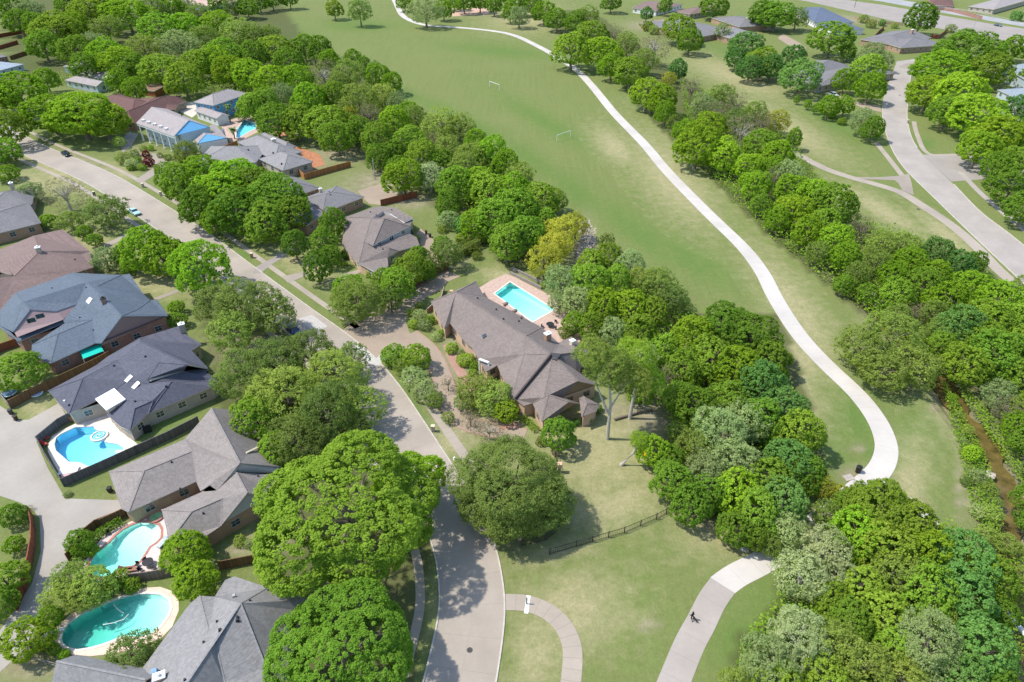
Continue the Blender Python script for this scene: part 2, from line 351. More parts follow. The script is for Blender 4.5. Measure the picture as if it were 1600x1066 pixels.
for poly in [[(0, 0), (430, -10), (480, 66), (560, 100), (640, 168), (720, 208), (790, 255), (850, 330), (880, 400), (860, 430), (800, 420), (700, 340), (640, 300), (560, 250), (430, 190), (300, 130), (180, 120), (60, 140), (0, 160)],
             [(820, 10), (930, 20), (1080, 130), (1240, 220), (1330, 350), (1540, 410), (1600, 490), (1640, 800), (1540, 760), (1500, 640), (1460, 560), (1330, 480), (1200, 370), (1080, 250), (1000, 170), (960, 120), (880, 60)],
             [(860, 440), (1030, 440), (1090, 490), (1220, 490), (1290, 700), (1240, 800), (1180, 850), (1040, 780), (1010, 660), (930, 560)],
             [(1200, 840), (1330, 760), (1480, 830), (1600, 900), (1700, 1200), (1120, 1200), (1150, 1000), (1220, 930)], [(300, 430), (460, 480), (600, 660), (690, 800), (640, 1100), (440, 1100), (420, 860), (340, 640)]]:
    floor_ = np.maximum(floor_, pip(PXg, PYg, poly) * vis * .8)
dirt = np.maximum(dirt, np.exp(-(dcr / 4.2) ** 2) * .7)
dirt = np.maximum(dirt, np.exp(-(dgu / 2.6) ** 2) * 1.0)
verts = np.stack([vx, vy, vz], -1).reshape(-1, 3)
faces = []
for j in range(ny_ - 1):
    b = j * nx_
    for i in range(nx_ - 1):
        if not drop[j, i]: faces.append((b + i, b + i + 1, b + nx_ + i + 1, b + nx_ + i))
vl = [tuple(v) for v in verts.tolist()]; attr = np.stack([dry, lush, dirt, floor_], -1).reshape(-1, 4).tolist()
for (i0, i1, j0, j1, w) in pools_rects:
    ring = [(j0 * nx_ + i) for i in range(i0, i1)] + [(j * nx_ + i1) for j in range(j0, j1)] + [(j1 * nx_ + i) for i in range(i1, i0, -1)] + [(j * nx_ + i0) for j in range(j1, j0, -1)]
    base = len(vl); vl += [tuple(p) for p in w]; attr += [[0, 0, .5, 0]] * len(w)
    tri = tessellate_polygon([[Vector(vl[r]) for r in ring], [Vector(p) for p in w]]); idx = ring + list(range(base, base + len(w)))
    for t3 in tri:
        a, b, c = (idx[q] for q in t3); A, B, D = Vector(vl[a]), Vector(vl[b]), Vector(vl[c])
        if (B - A).cross(D - A).z < 0: a, c = c, a
        faces.append((a, b, c))
def ground_mat():
    m, t, b = new_mat('ground'); pos = geo_pos(t)
    at = N(t, 'ShaderNodeAttribute', attribute_name='kindof'); sp = N(t, 'ShaderNodeSeparateColor'); t.links.new(at.outputs['Color'], sp.inputs[0])
    n1 = noise(t, pos, .035, 5, .6, .35, .65); n2 = noise(t, pos, .35, 5, .65, .3, .7); n3 = noise(t, pos, 2.2, 6, .75, .3, .7)
    # mowing streaks
    mp = N(t, 'ShaderNodeMapping'); mp.inputs['Rotation'].default_value = (0, 0, R(20)); mp.inputs['Scale'].default_value = (.75, .04, 1); t.links.new(pos, mp.inputs[0])
    n4 = noise(t, mp.outputs[0], 1.0, 3, .5, .35, .65)
    g = ramp_mix(t, n1, (.145, .200, .056), (.192, .224, .076))
    g = ramp_mix(t, n4, g, (.182, .240, .070))
    def scaled(f, k):
        q = N(t, 'ShaderNodeMath', operation='MULTIPLY'); q.inputs[1].default_value = k; t.links.new(f, q.inputs[0]); return q.outputs[0]
    def withn(f, nz, amt):   # break an edge with noise
        a = N(t, 'ShaderNodeMath', operation='MULTIPLY_ADD'); t.links.new(nz, a.inputs[0]); a.inputs[1].default_value = amt; a.inputs[2].default_value = -amt / 2
        s = N(t, 'ShaderNodeMath', operation='ADD', use_clamp=True); t.links.new(f, s.inputs[0]); t.links.new(a.outputs[0], s.inputs[1])
        mu = N(t, 'ShaderNodeMath', operation='MULTIPLY', use_clamp=True); t.links.new(s.outputs[0], mu.inputs[0]); mm = N(t, 'ShaderNodeMath', operation='GREATER_THAN'); mm.inputs[1].default_value = .04; t.links.new(f, mm.inputs[0]); t.links.new(mm.outputs[0], mu.inputs[1]); return mu.outputs[0]
    g = ramp_mix(t, scaled(n2, .45), g, (.215, .21, .095))
    g = ramp_mix(t, scaled(withn(sp.outputs[1], n2, .8), .8), g, (.105, .200, .040))
    g = ramp_mix(t, scaled(withn(sp.outputs[0], n2, .6), .85), g, (.44, .39, .225))
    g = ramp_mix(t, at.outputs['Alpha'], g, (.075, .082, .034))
    d = ramp_mix(t, n2, (.25, .20, .13), (.44, .38, .29))
    g = ramp_mix(t, withn(sp.outputs[2], n3, .7), g, d)
    g = ramp_mix(t, scaled(n3, .38), g, (.085, .11, .03))
    n5 = noise(t, pos, .9, 8, .8, .38, .62); g = ramp_mix(t, scaled(n5, .34), g, (.095, .115, .035))
    n6 = noise(t, pos, 1.7, 5, .8, .58, .74); g = ramp_mix(t, scaled(n6, .40), g, (.33, .31, .15))
    t.links.new(g, b.inputs['Base Color']); b.inputs['Roughness'].default_value = .95; b.inputs['Specular IOR Level'].default_value = .1
    bp = N(t, 'ShaderNodeBump'); bp.inputs['Strength'].default_value = .5; bp.inputs['Distance'].default_value = .12; t.links.new(n3, bp.inputs['Height']); t.links.new(bp.outputs[0], b.inputs['Normal'])
    return m
gm = ground_mat()
gnd = mesh_obj('ground', vl, faces, gm, smooth=False); tag(gnd, kind='structure')
ca = gnd.data.color_attributes.new('kindof', 'FLOAT_COLOR', 'POINT'); ca.data.foreach_set('color', np.array(attr, dtype=np.float32).ravel())

def spline(pts, n=6):
    pts = [Vector(p) for p in pts]; out = []
    for i in range(len(pts) - 1):
        p0 = pts[max(i - 1, 0)]; p1 = pts[i]; p2 = pts[i + 1]; p3 = pts[min(i + 2, len(pts) - 1)]
        for k in range(n):
            t = k / n
            out.append(.5 * ((2 * p1) + (p2 - p0) * t + (2 * p0 - 5 * p1 + 4 * p2 - p3) * t * t + (3 * p1 - p0 - 3 * p2 + p3) * t ** 3))
    return out + [pts[-1]]
def smooth(pts, it=2):
    for _ in range(it):
        pts = [pts[0]] + [(pts[i - 1] + pts[i] * 2 + pts[i + 1]) / 4 for i in range(1, len(pts) - 1)] + [pts[-1]]
    return pts
def offs(pts, d):
    out = []
    for i, p in enumerate(pts):
        t = (pts[min(i + 1, len(pts) - 1)] - pts[max(i - 1, 0)]); t.z = 0; t.normalize()
        out.append(p + Vector((-t.y, t.x, 0)) * d)      # + = left of travel
    return out
def ribbon(name, L, Rr, z, mat, kind='structure', thick=0):
    vs = []; fs = []; uv = []; s = 0
    for i, (a, b) in enumerate(zip(L, Rr)):
        if i: s += ((a + b) / 2 - (L[i - 1] + Rr[i - 1]) / 2).length
        vs += [(a.x, a.y, z), (b.x, b.y, z)]; w = (a - b).length; uv += [(0, s), (w, s)]
        if i: n = 2 * i; fs.append((n - 2, n - 1, n + 1, n))
    o = mesh_obj(name, vs, fs, mat); ul = o.data.uv_layers.new(name='UVMap')
    for lp in o.data.loops: ul.data[lp.index].uv = uv[lp.vertex_index]
    # faces up
    if o.data.polygons[0].normal.z < 0: o.data.flip_normals()
    return tag(o, kind=kind)
def kerb(pts, name='kerb', w=.22, h=.13, mat=None):
    m = MB(); A = offs(pts, w / 2); B = offs(pts, -w / 2); n = len(pts)
    for i in range(n): m.v += [Vector((A[i].x, A[i].y, -.02)), Vector((A[i].x, A[i].y, h)), Vector((B[i].x, B[i].y, h)), Vector((B[i].x, B[i].y, -.02))]
    for i in range(n - 1):
        a = 4 * i; b = a + 4
        for q in range(3): m.f.append((a + q, a + q + 1, b + q + 1, b + q)); m.m.append(0)
    return tag(m.build(name, mat or KERB), kind='structure')
def sheet(name, pts, z, mat, hole=None, kind='structure', sm=0):
    w = PW([(p[0], p[1]) for p in pts])
    if sm: w = spline(w + [w[0]], sm)[:-1]
    loops = [w] + ([hole] if hole else []); allv = [p for l in loops for p in l]
    tri = tessellate_polygon([[Vector((p.x, p.y, 0)) for p in l] for l in loops]); fs = []
    for a, b, c in tri:
        if (allv[b] - allv[a]).cross(allv[c] - allv[a]).z < 0: a, c = c, a
        fs.append((a, b, c))
    o = mesh_obj(name, [(p.x, p.y, z) for p in allv], fs, mat); return tag(o, kind=kind)
KERB = plain('kerb_concrete', (.46, .43, .38), .85, .15, 1.0)
ROADC = concrete('road_concrete', (.37, .325, .275), 4.6, 4.4)
ROADC2 = concrete('road_concrete_far', (.37, .335, .30), 4.6, 4.4)
PATHC = concrete('white_path', (.51, .48, .44), 3.5, 0, (.85, .83, .8))
PATHG = concrete('grey_path', (.36, .325, .29), 3.2, 0)
WALKC = concrete('sidewalk_concrete', (.36, .315, .26), 1.5, 0)
DRIVE = concrete('tan_drive', (.33, .265, .20))
ALLEY = concrete('alley_concrete', (.35, .325, .285))
COURT = concrete('court', (.34, .295, .245))
REDP = brick('red_paving', (.34, .19, .14), (.42, .25, .19), (.35, .28, .24))

# street A (residential)
rpx = [(-60, 155), (28, 206), (75, 231), (155, 262), (207, 289), (308, 352), (350, 382), (398, 418), (428, 440), (492, 487), (540, 520), (587, 560), (625, 603), (670, 671), (715, 739), (750, 795), (773, 849), (785, 905), (789, 950), (785, 1000), (775, 1066), (764, 1130), (750, 1200)]
SR = smooth(spline([P(*p) for p in rpx], 5), 6); SLF = offs(SR, -8.8)      # travel is towards the camera: right of travel is screen left
ribbon('street', SLF, SR, .02, ROADC); kerb(SR); kerb(SLF)
def near_i(pl, px, py):
    q = P(px, py); return min(range(len(pl)), key=lambda i: (pl[i] - q).length)
def walk(edge, d, a, b, w=1.35, name='sidewalk'):
    c = offs(edge, d)[near_i(edge, *a):near_i(edge, *b) + 1]; ribbon(name, offs(c, w / 2), offs(c, -w / 2), .03, WALKC)
walk(SR, 3.0, (28, 206), (540, 520)); walk(SR, 2.7, (610, 590), (725, 750), 1.7)
walk(SLF, -2.6, (-60, 180), (660, 1066), 1.3)
# park path (white) and its lower, older half
wp = [(612, -8), (622, 12), (628, 24), (645, 34), (668, 40), (700, 42), (750, 46), (797, 53), (830, 67), (862, 84), (885, 98), (905, 113), (930, 140), (960, 178), (1007, 225), (1035, 260), (1075, 302), (1120, 347), (1162, 387), (1192, 427), (1207, 458), (1227, 492), (1255, 532), (1298, 577), (1338, 614), (1369, 654), (1384, 689), (1384, 714), (1372, 738), (1345, 762), (1300, 800), (1240, 848), (1185, 882), (1152, 898), (1126, 917)]
c = smooth(spline([P(*p) for p in wp], 5), 4); ribbon('path', offs(c, 1.85), offs(c, -1.85), .03, PATHC)
wp2 = [(1129, 915), (1112, 939), (1095, 974), (1077, 1007), (1053, 1066), (1028, 1130)]
c = smooth(spline([P(*p) for p in wp2], 5), 2); ribbon('path', offs(c, 1.85), offs(c, -1.85), .034, PATHG)
c = spline([P(*p) for p in [(1415, 780), (1440, 800), (1462, 825), (1480, 860), (1500, 900), (1550, 950)]], 4); ribbon('path', offs(c, 1.0), offs(c, -1.0), .025, PATHC)
c = smooth(spline([P(*p) for p in [(788, 941), (805, 941), (828, 944), (855, 955), (878, 975), (891, 1000), (895, 1026), (892, 1066), (886, 1120)]], 5), 2)
ribbon('path', offs(c, 1.25), offs(c, -1.25), .034, WALKC)
st = [P(826, 931), P(822, 959)]; ribbon('path_joint_stripe', offs(st, .28), offs(st, -.28), .042, plain('pale_stripe', (.72, .70, .66)))
# right-hand street and its trail
el = [(1402, 96), (1397, 110), (1385, 140), (1378, 172), (1384, 208), (1396, 238), (1415, 266), (1450, 300), (1500, 349), (1550, 397), (1600, 444), (1680, 520)]
er = [(1432, 92), (1424, 112), (1420, 150), (1417, 180), (1423, 212), (1436, 235), (1462, 262), (1490, 288), (1530, 330), (1570, 360), (1610, 392), (1700, 460)]
EL = smooth(spline([P(*p) for p in el], 6), 4); ER = smooth(spline([P(*p) for p in er], 6), 4)
ribbon('street', EL, ER, .02, ROADC2)
sheet('street_patch', [(552, 538), (572, 532), (604, 560), (590, 573), (572, 566)], .026, plain('new_concrete', (.45, .44, .41)))
sheet('street_patch', [(466, 498), (488, 492), (512, 510), (492, 520)], .026, plain('new_concrete2', (.43, .41, .38)))
sheet('side_street', [(1440, 242), (1497, 240), (1620, 262), (1640, 300), (1540, 280), (1487, 284), (1462, 262)], .026, ROADC2)
kerb(EL); kerb(ER[:near_i(ER, 1436, 235)]); kerb(ER[near_i(ER, 1490, 288):])
c = spline([P(*p) for p in [(1428, 190), (1433, 210), (1450, 240), (1497, 242)]], 5); ribbon('sidewalk', offs(c, .8), offs(c, -.8), .03, WALKC)
c = spline([P(*p) for p in [(1500, 268), (1530, 300), (1570, 335), (1620, 375)]], 5); ribbon('sidewalk', offs(c, .9), offs(c, -.9), .03, PATHG)
c = spline([P(*p) for p in [(1368, 222), (1385, 243), (1406, 270), (1416, 282)]], 5); ribbon('sidewalk', offs(c, .9), offs(c, -.9), .033, WALKC)
c = smooth(spline([P(*p) for p in [(1235, 235), (1262, 250), (1295, 266), (1335, 279), (1375, 290), (1408, 301), (1437, 319), (1487, 352), (1530, 390), (1560, 422), (1610, 465), (1660, 510)]], 5), 2)
ribbon('trail', offs(c, 1.6), offs(c, -1.6), .03, WALKC)
sheet('trail_link', [(1345, 280), (1340, 277), (1375, 277), (1405, 275), (1420, 272), (1424, 285), (1428, 305), (1410, 298), (1404, 287), (1398, 282), (1374, 281)], .037, WALKC)
sheet('avenue', [(1180, -20), (1280, -6), (1380, 8), (1460, 22), (1540, 36), (1600, 45), (1720, 66), (1720, 96), (1600, 72), (1550, 60), (1465, 44), (1400, 34), (1330, 18), (1260, 2), (1180, -10)], .02, ROADC2)
sheet('avenue', [(1180, -34), (1290, -22), (1380, -5), (1460, 10), (1600, 36), (1720, 56), (1720, 62), (1600, 42), (1460, 18), (1380, 3), (1290, -10), (1180, -24)], .024, concrete('grey_lane', (.33, .335, .34)))
# alley, drives, courts
sheet('alley', [(-40, 600), (0, 634), (15, 644), (28, 657), (45, 656), (92, 630), (106, 655), (57, 690), (74, 730), (102, 779), (190, 782), (193, 800), (160, 812), (135, 830), (110, 850), (109, 868), (96, 900), (75, 925), (62, 960), (45, 1000), (18, 1034), (-10, 1060), (-60, 1120), (-60, 1040), (0, 985), (25, 950), (50, 912), (64, 862), (62, 810), (50, 795), (30, 785), (0, 775), (-40, 770)], .02, ALLEY)
sheet('driveway', [(536, 517), (548, 505), (575, 492), (618, 466), (652, 445), (676, 428), (700, 424), (720, 432), (700, 440), (690, 452), (664, 466), (640, 486), (633, 502), (640, 520), (655, 535), (640, 545), (600, 548), (588, 560), (580, 552)], .03, DRIVE)
c = smooth(spline([P(*p) for p in [(640, 522), (668, 545), (684, 572), (694, 600), (704, 632), (722, 656), (750, 668), (790, 676), (820, 682)]], 5), 2)
ribbon('driveway', offs(c, 1.75), offs(c, -1.75), .036, DRIVE); ribbon('brick_border', offs(c, -1.75), offs(c, -2.0), .045, REDP); ribbon('brick_border', offs(c, 2.0), offs(c, 1.75), .045, REDP)
sheet('brick_walk', [(692, 540), (704, 536), (716, 560), (735, 594), (745, 612), (733, 612), (716, 590), (702, 566)], .042, REDP)
sheet('brick_walk', [(778, 664), (795, 660), (812, 661), (814, 668), (800, 672), (780, 672)], .042, REDP)
sheet('driveway', C(6, [(-20, 640), (0, 600), (110, 540), (170, 480), (230, 470), (190, 530), (90, 590), (30, 640)]), .04, PATHG)
sheet('walkway', C(6, [(160, 660), (300, 630), (330, 650), (200, 700)]), .04, WALKC)
sheet('walkway', C(6, [(470, 690), (560, 640), (640, 615), (650, 635), (540, 680), (490, 710)]), .04, WALKC)
sheet('courtyard', C('m2', [(780, 215), (980, 155), (1130, 225), (1125, 260), (975, 340), (880, 330), (825, 275)]), .03, DRIVE)
sheet('driveway', C('m2', [(1330, 545), (1290, 600), (1330, 680), (1370, 760), (1400, 870), (1450, 850), (1465, 700), (1440, 640)]), .03, DRIVE)
sheet('walkway', C('m5', [(150, 860), (290, 770), (300, 700), (280, 650), (340, 650), (430, 735), (400, 760), (230, 870), (180, 880)]), .04, WALKC)
sheet('driveway', C('m5', [(30, 560), (110, 480), (180, 500), (130, 590), (60, 640)]), .03, ALLEY)
sheet('walkway', C(5, [(630, 465), (790, 395), (840, 380), (830, 410), (680, 468)]), .04, WALKC)
sheet('walkway', C(5, [(950, 800), (1110, 735), (1120, 755), (990, 805)]), .04, WALKC)
sheet('patio', C('m5', [(455, 300), (540, 250), (660, 240), (650, 330), (600, 370), (520, 330)]), .03, plain('pale_patio', (.55, .50, .42)))
sheet('driveway', C(4, [(90, 210), (200, 270), (240, 300), (190, 320), (60, 240)]), .03, DRIVE)
sheet('driveway', C(4, [(700, 660), (560, 640), (440, 590), (330, 580), (440, 610), (600, 680), (710, 700)]), .03, DRIVE)
sheet('walkway', C(4, [(800, 420), (950, 370), (970, 385), (860, 430)]), .033, WALKC)
sheet('parking_lot', [(245, -14), (330, -10), (328, 10), (262, 2)], .03, plain('pink_lot', (.55, .42, .36)))
sheet('brick_patio', C('m5', [(1340, 580), (1440, 600), (1600, 660), (1640, 740), (1530, 770), (1510, 700), (1350, 640)]), .03, plain('mulch_red', (.38, .17, .09), .9, .35, 1.2))
sheet('brick_patio', C('m5', [(1235, 430), (1340, 440), (1360, 510), (1270, 520)]), .03, MATS['mulch_red'])
sheet('sand_court', [(704, 14), (760, 12), (765, 22), (706, 26)], .03, plain('pink_sand', (.50, .33, .24)))
# creek water
def water_mat(name, c, rough=.08):
    m, t, b = new_mat(name); pos = geo_pos(t); f = noise(t, pos, .5, 4, .6, .3, .7); f2 = noise(t, pos, 3.0, 3)
    t.links.new(ramp_mix(t, f, tuple(x * .55 for x in c), tuple(x * 1.5 for x in c)), b.inputs['Base Color']); b.inputs['Roughness'].default_value = rough
    b.inputs['Specular IOR Level'].default_value = .5
    bp = N(t, 'ShaderNodeBump'); bp.inputs['Strength'].default_value = .15; bp.inputs['Distance'].default_value = .05; t.links.new(f2, bp.inputs['Height']); t.links.new(bp.outputs[0], b.inputs['Normal'])
    return m
cs = smooth(spline(creek, 6), 3)
wv = [2.1 + .7 * math.sin(i * .55) + .5 * math.sin(i * 1.3 + 1) for i in range(len(cs))]
ribbon('creek', [offs(cs, w)[i] for i, w in enumerate(wv)], [offs(cs, -w)[i] for i, w in enumerate(wv)], -1.05, water_mat('creek_water', (.115, .085, .028)))

# ------------------------------------------------------------------ swimming pools
def pool_water(name, absorb, dens):
    m = bpy.data.materials.new(name); m.use_nodes = True; t = m.node_tree; t.nodes.clear()
    tr = N(t, 'ShaderNodeBsdfTransparent'); gl = N(t, 'ShaderNodeBsdfGlossy'); gl.inputs['Roughness'].default_value = .04
    fr = N(t, 'ShaderNodeFresnel'); fr.inputs[0].default_value = 1.33; mx = N(t, 'ShaderNodeMixShader')
    bp = N(t, 'ShaderNodeBump'); bp.inputs['Strength'].default_value = .3; bp.inputs['Distance'].default_value = .05
    nz = noise(t, geo_pos(t), 2.0, 3); t.links.new(nz, bp.inputs['Height']); t.links.new(bp.outputs[0], gl.inputs['Normal'])
    t.links.new(fr.outputs[0], mx.inputs[0]); t.links.new(tr.outputs[0], mx.inputs[1]); t.links.new(gl.outputs[0], mx.inputs[2])
    va = N(t, 'ShaderNodeVolumeAbsorption'); va.inputs[0].default_value = (*absorb, 1); va.inputs[1].default_value = dens
    o = N(t, 'ShaderNodeOutputMaterial'); t.links.new(mx.outputs[0], o.inputs[0]); t.links.new(va.outputs[0], o.inputs[1]); return m
def make_pool(ol, label, absorb, dens, floorc, copc, cw, shallow, deep, d0=1.1, d1=2.6):
    w = PW(ol); cx = sum((p for p in w), Vector()) / len(w); root = empty('swimming_pool', (cx.x, cx.y, 0), label, 'swimming pool')
    A, B = P(*shallow), P(*deep); ax = (B - A); L = ax.length; ax.normalize(); d0 *= .85; d1 = d0 + (d1 - d0) * .55
    fl = []
    for p in w:
        t = max(0, min(1, (p - A).dot(ax) / L)); fl.append(Vector((p.x, p.y, -(d0 + (d1 - d0) * t))))
    # basin floor: rings towards the centre so that the depth varies
    m = MB(); n = len(w); rings = [w, fl]
    for k in (.75, .45, .15):
        rr = []
        for p in w:
            q = Vector((cx.x + (p.x - cx.x) * k, cx.y + (p.y - cx.y) * k, 0)); t = max(0, min(1, (q - A).dot(ax) / L)); t = t * t * (3 - 2 * t)
            q.z = -(d0 + (d1 - d0) * t) - .15; rr.append(q)
        rings.append(rr)
    for r in rings: m.v += [Vector(p) for p in r]
    for r in range(len(rings) - 1):
        for i in range(n): j = (i + 1) % n; m.f.append((r * n + i, r * n + j, (r + 1) * n + j, (r + 1) * n + i)); m.m.append(0)
    m.f.append(tuple((len(rings) - 1) * n + i for i in range(n))); m.m.append(0)
    m.build('basin', floorc, root)
    z = -.12; q = MB(); ins = w; q.v += [Vector((p.x, p.y, z)) for p in ins] + [Vector((p.x, p.y, min(f.z - .8, -3.4))) for p, f in zip(ins, fl)]
    tri = tessellate_polygon([[Vector((p.x, p.y, 0)) for p in ins]])
    for a, b, c in tri:
        if (ins[b] - ins[a]).cross(ins[c] - ins[a]).z < 0: a, c = c, a
        q.f.append((a, b, c)); q.m.append(0); q.f.append((n + c, n + b, n + a)); q.m.append(0)
    sgn = sum(ins[i].x * ins[(i + 1) % n].y - ins[(i + 1) % n].x * ins[i].y for i in range(n))
    for i in range(n):
        j = (i + 1) % n; f = (i, n + i, n + j, j); q.f.append(f if sgn > 0 else f[::-1]); q.m.append(0)
    # inset a little so that water never shares the basin wall plane
    for v in q.v: v.x = cx.x + (v.x - cx.x) * .997; v.y = cx.y + (v.y - cx.y) * .997
    q.build('water', pool_water('pool_water', absorb, dens), root)
    # coping
    m = MB(); sg = 1 if sgn > 0 else -1; wc = w + [w[0], w[1]]
    out = []
    for i in range(n):
        a, b, c = w[i - 1], w[i], w[(i + 1) % n]; d1_ = (b - a).normalized(); d2_ = (c - b).normalized(); nn = Vector((d1_.y + d2_.y, -d1_.x - d2_.x, 0)); 
        nn.normalize(); k = 1 / max(.45, math.sqrt(max(0, (1 + d1_.dot(d2_)) / 2))); out.append(b + nn * sg * cw * k)
    m.v += [Vector((p.x, p.y, .07)) for p in w] + [Vector((p.x, p.y, .07)) for p in out] + [Vector((p.x, p.y, -.13)) for p in w] + [Vector((p.x, p.y, -.02)) for p in out]
    for i in range(n):
        j = (i + 1) % n
        for f in ((i, n + i, n + j, j), (2 * n + i, i, j, 2 * n + j), (n + i, 3 * n + i, 3 * n + j, n + j)): m.f.append(f if sg > 0 else f[::-1]); m.m.append(0)
    m.build('coping', copc, root)
    return root, w, out
TILE = plain('blue_pool_plaster', (.68, .86, .92), .6, .04, 1.0); TILE2 = plain('pale_pool_plaster', (.80, .90, .86), .6, .06, 1.0)
REDC = brick('red_coping', (.42, .15, .11), (.5, .22, .17)); PALEC = plain('pale_coping', (.68, .60, .52), .7, .1, 3); CREAMD = plain('cream_deck', (.66, .59, .51), .8, .12, .8)
PINKD = plain('pink_brick_deck', (.45, .33, .27), .8, .16, 1.5)
PEACH = plain('peach_deck', (.66, .50, .40), .8, .12, .8)
pr1, w1, _ = make_pool(POOLS['p1'], 'bright blue angular pool with round spa behind the dark slate roofed house', (.02, .80, .97), .30, TILE, PALEC, .35, (190, 700), (95, 705), 1.3, 2.3)
sheet('pool_deck', C(9, [(300, 690), (298, 650), (325, 590), (400, 545), (500, 500), (600, 455), (690, 448), (700, 470), (745, 555), (860, 640), (850, 665), (770, 712), (640, 790), (520, 845), (400, 870), (340, 770)]), .03, CREAMD, hole=w1)
pr2, w2, _ = make_pool(POOLS['p2'], 'turquoise freeform pool edged with red brick beside the taupe roofed house', (.02, .88, .78), .30, TILE2, REDC, .38, (240, 825), (155, 890), .7, 2.4)
sheet('pool_deck', C(13, [(520, 340), (545, 290), (590, 230), (640, 160), (760, 90), (940, 10), (1000, -15), (1030, 60), (1050, 180), (1000, 230), (1005, 372), (900, 392), (815, 400), (760, 410), (620, 440), (540, 430)]), .03, plain('pinkish_deck', (.60, .50, .46), .8, .15, 1.2), hole=w2)
pr3, w3, _ = make_pool(POOLS['p3'], 'long oval teal pool with white diving board near the photo\'s lower left', (.02, .76, .70), .5, TILE2, PALEC, .35, (262, 940), (110, 985), .8, 3.2)
sheet('pool_deck', C(13, [(330, 790), (360, 720), (430, 650), (520, 605), (700, 555), (800, 510), (900, 478), (1000, 472), (1080, 500), (1115, 560), (1115, 620), (1075, 720), (1010, 790), (930, 820), (820, 860), (700, 890), (560, 905), (440, 893), (380, 870)]), .03, PEACH, hole=w3)
pr4, w4, _ = make_pool(POOLS['p4'], 'rectangular aqua pool behind the long grey-brown roofed brick house', (.04, .92, .90), .30, TILE2, PALEC, .3, (845, 495), (790, 450), 1.0, 2.2)
sheet('pool_deck', [(745, 452), (768, 438), (790, 428), (806, 434), (860, 462), (885, 482), (905, 496), (925, 512), (905, 535), (880, 545), (850, 528), (815, 505), (775, 480)], .03, PINKD, hole=w4)
pr5, w5, _ = make_pool(POOLS['p5'], 'small cyan pool between the blue guest house and the grey hipped roofs', (.02, .8, .92), .3, TILE, PALEC, .3, (395, 200), (375, 212))
sheet('pool_deck', C('m5', [(830, 440), (870, 400), (990, 360), (1110, 390), (1120, 480), (1000, 540), (900, 560), (870, 520)]), .03, PINKD, hole=w5)
# round spas, steps and boards as parts of their pools
def ringwall(parent, name, c, r, h, th, mat, z0=-.1, n=28):
    m = MB(); 
    for rr, z in ((r, z0), (r, h), (r + th, h), (r + th, z0)): m.v += [Vector((c.x + rr * math.cos(2 * math.pi * k / n), c.y + rr * math.sin(2 * math.pi * k / n), z)) for k in range(n)]
    for q in range(3):
        for k in range(n): j = (k + 1) % n; m.f.append((q * n + k, q * n + j, (q + 1) * n + j, (q + 1) * n + k)); m.m.append(0)
    return m.build(name, mat, parent)
def spa(parent, px, py, r, col, h=.3):
    c = P(px, py); ringwall(parent, 'spa_rim', c, r, h, .28, PALEC if col != 'green' else REDC)
    m = MB(); m.disc((c.x, c.y, h - .12), r + .02, 28); m.build('spa_water', water_mat('spa_' + col, (.16, .52, .66) if col == 'blue' else (.22, .42, .20), .05), parent)
spa(pr1, *C(9, [(622, 592)])[0], 1.15, 'blue'); spa(pr2, *C(13, [(972, 38)])[0], .95, 'green')
m = MB(); c = P(*C(9, [(622, 592)])[0]); pts = [c + Vector((math.cos(a) * (.1 + .1 * a), math.sin(a) * (.1 + .1 * a), .24)) for a in np.linspace(0, 7.5, 26)]; m.tube(pts, .07, 6); m.build('spiral_jet', WHITE, pr1)
m = MB(); a, b = P(*C(9, [(722, 690)])[0]), P(*C(9, [(788, 690)])[0]); m.beam(a + Vector((0, 0, .08)), b + Vector((0, 0, .08)), .5, .1); m.build('diving_ledge', WHITE, pr1)
m = MB(); a, b = P(*C(13, [(275, 790)])[0]), P(*C(13, [(410, 745)])[0]); m.beam(a + Vector((0, 0, .5)), b + Vector((0, 0, .5)), .45, .07)
m.box((a.x + .4, a.y + .1, 0), (.5, .45, .5)); db = m.build('diving_board', WHITE, pr3)
m = MB(); hp = [P(*p, .02) for p in C(13, [(705, 575), (735, 610), (770, 632)])]; m.tube([p + Vector((0, 0, -.14)) for p in hp], .05, 6); hp = [P(*p, .02) for p in C(13, [(640, 705), (700, 695), (770, 672), (800, 640)])]; m.tube([p + Vector((0, 0, -.1)) for p in hp], .045, 6); m.build('cleaner_hose', WHITE, pr3)

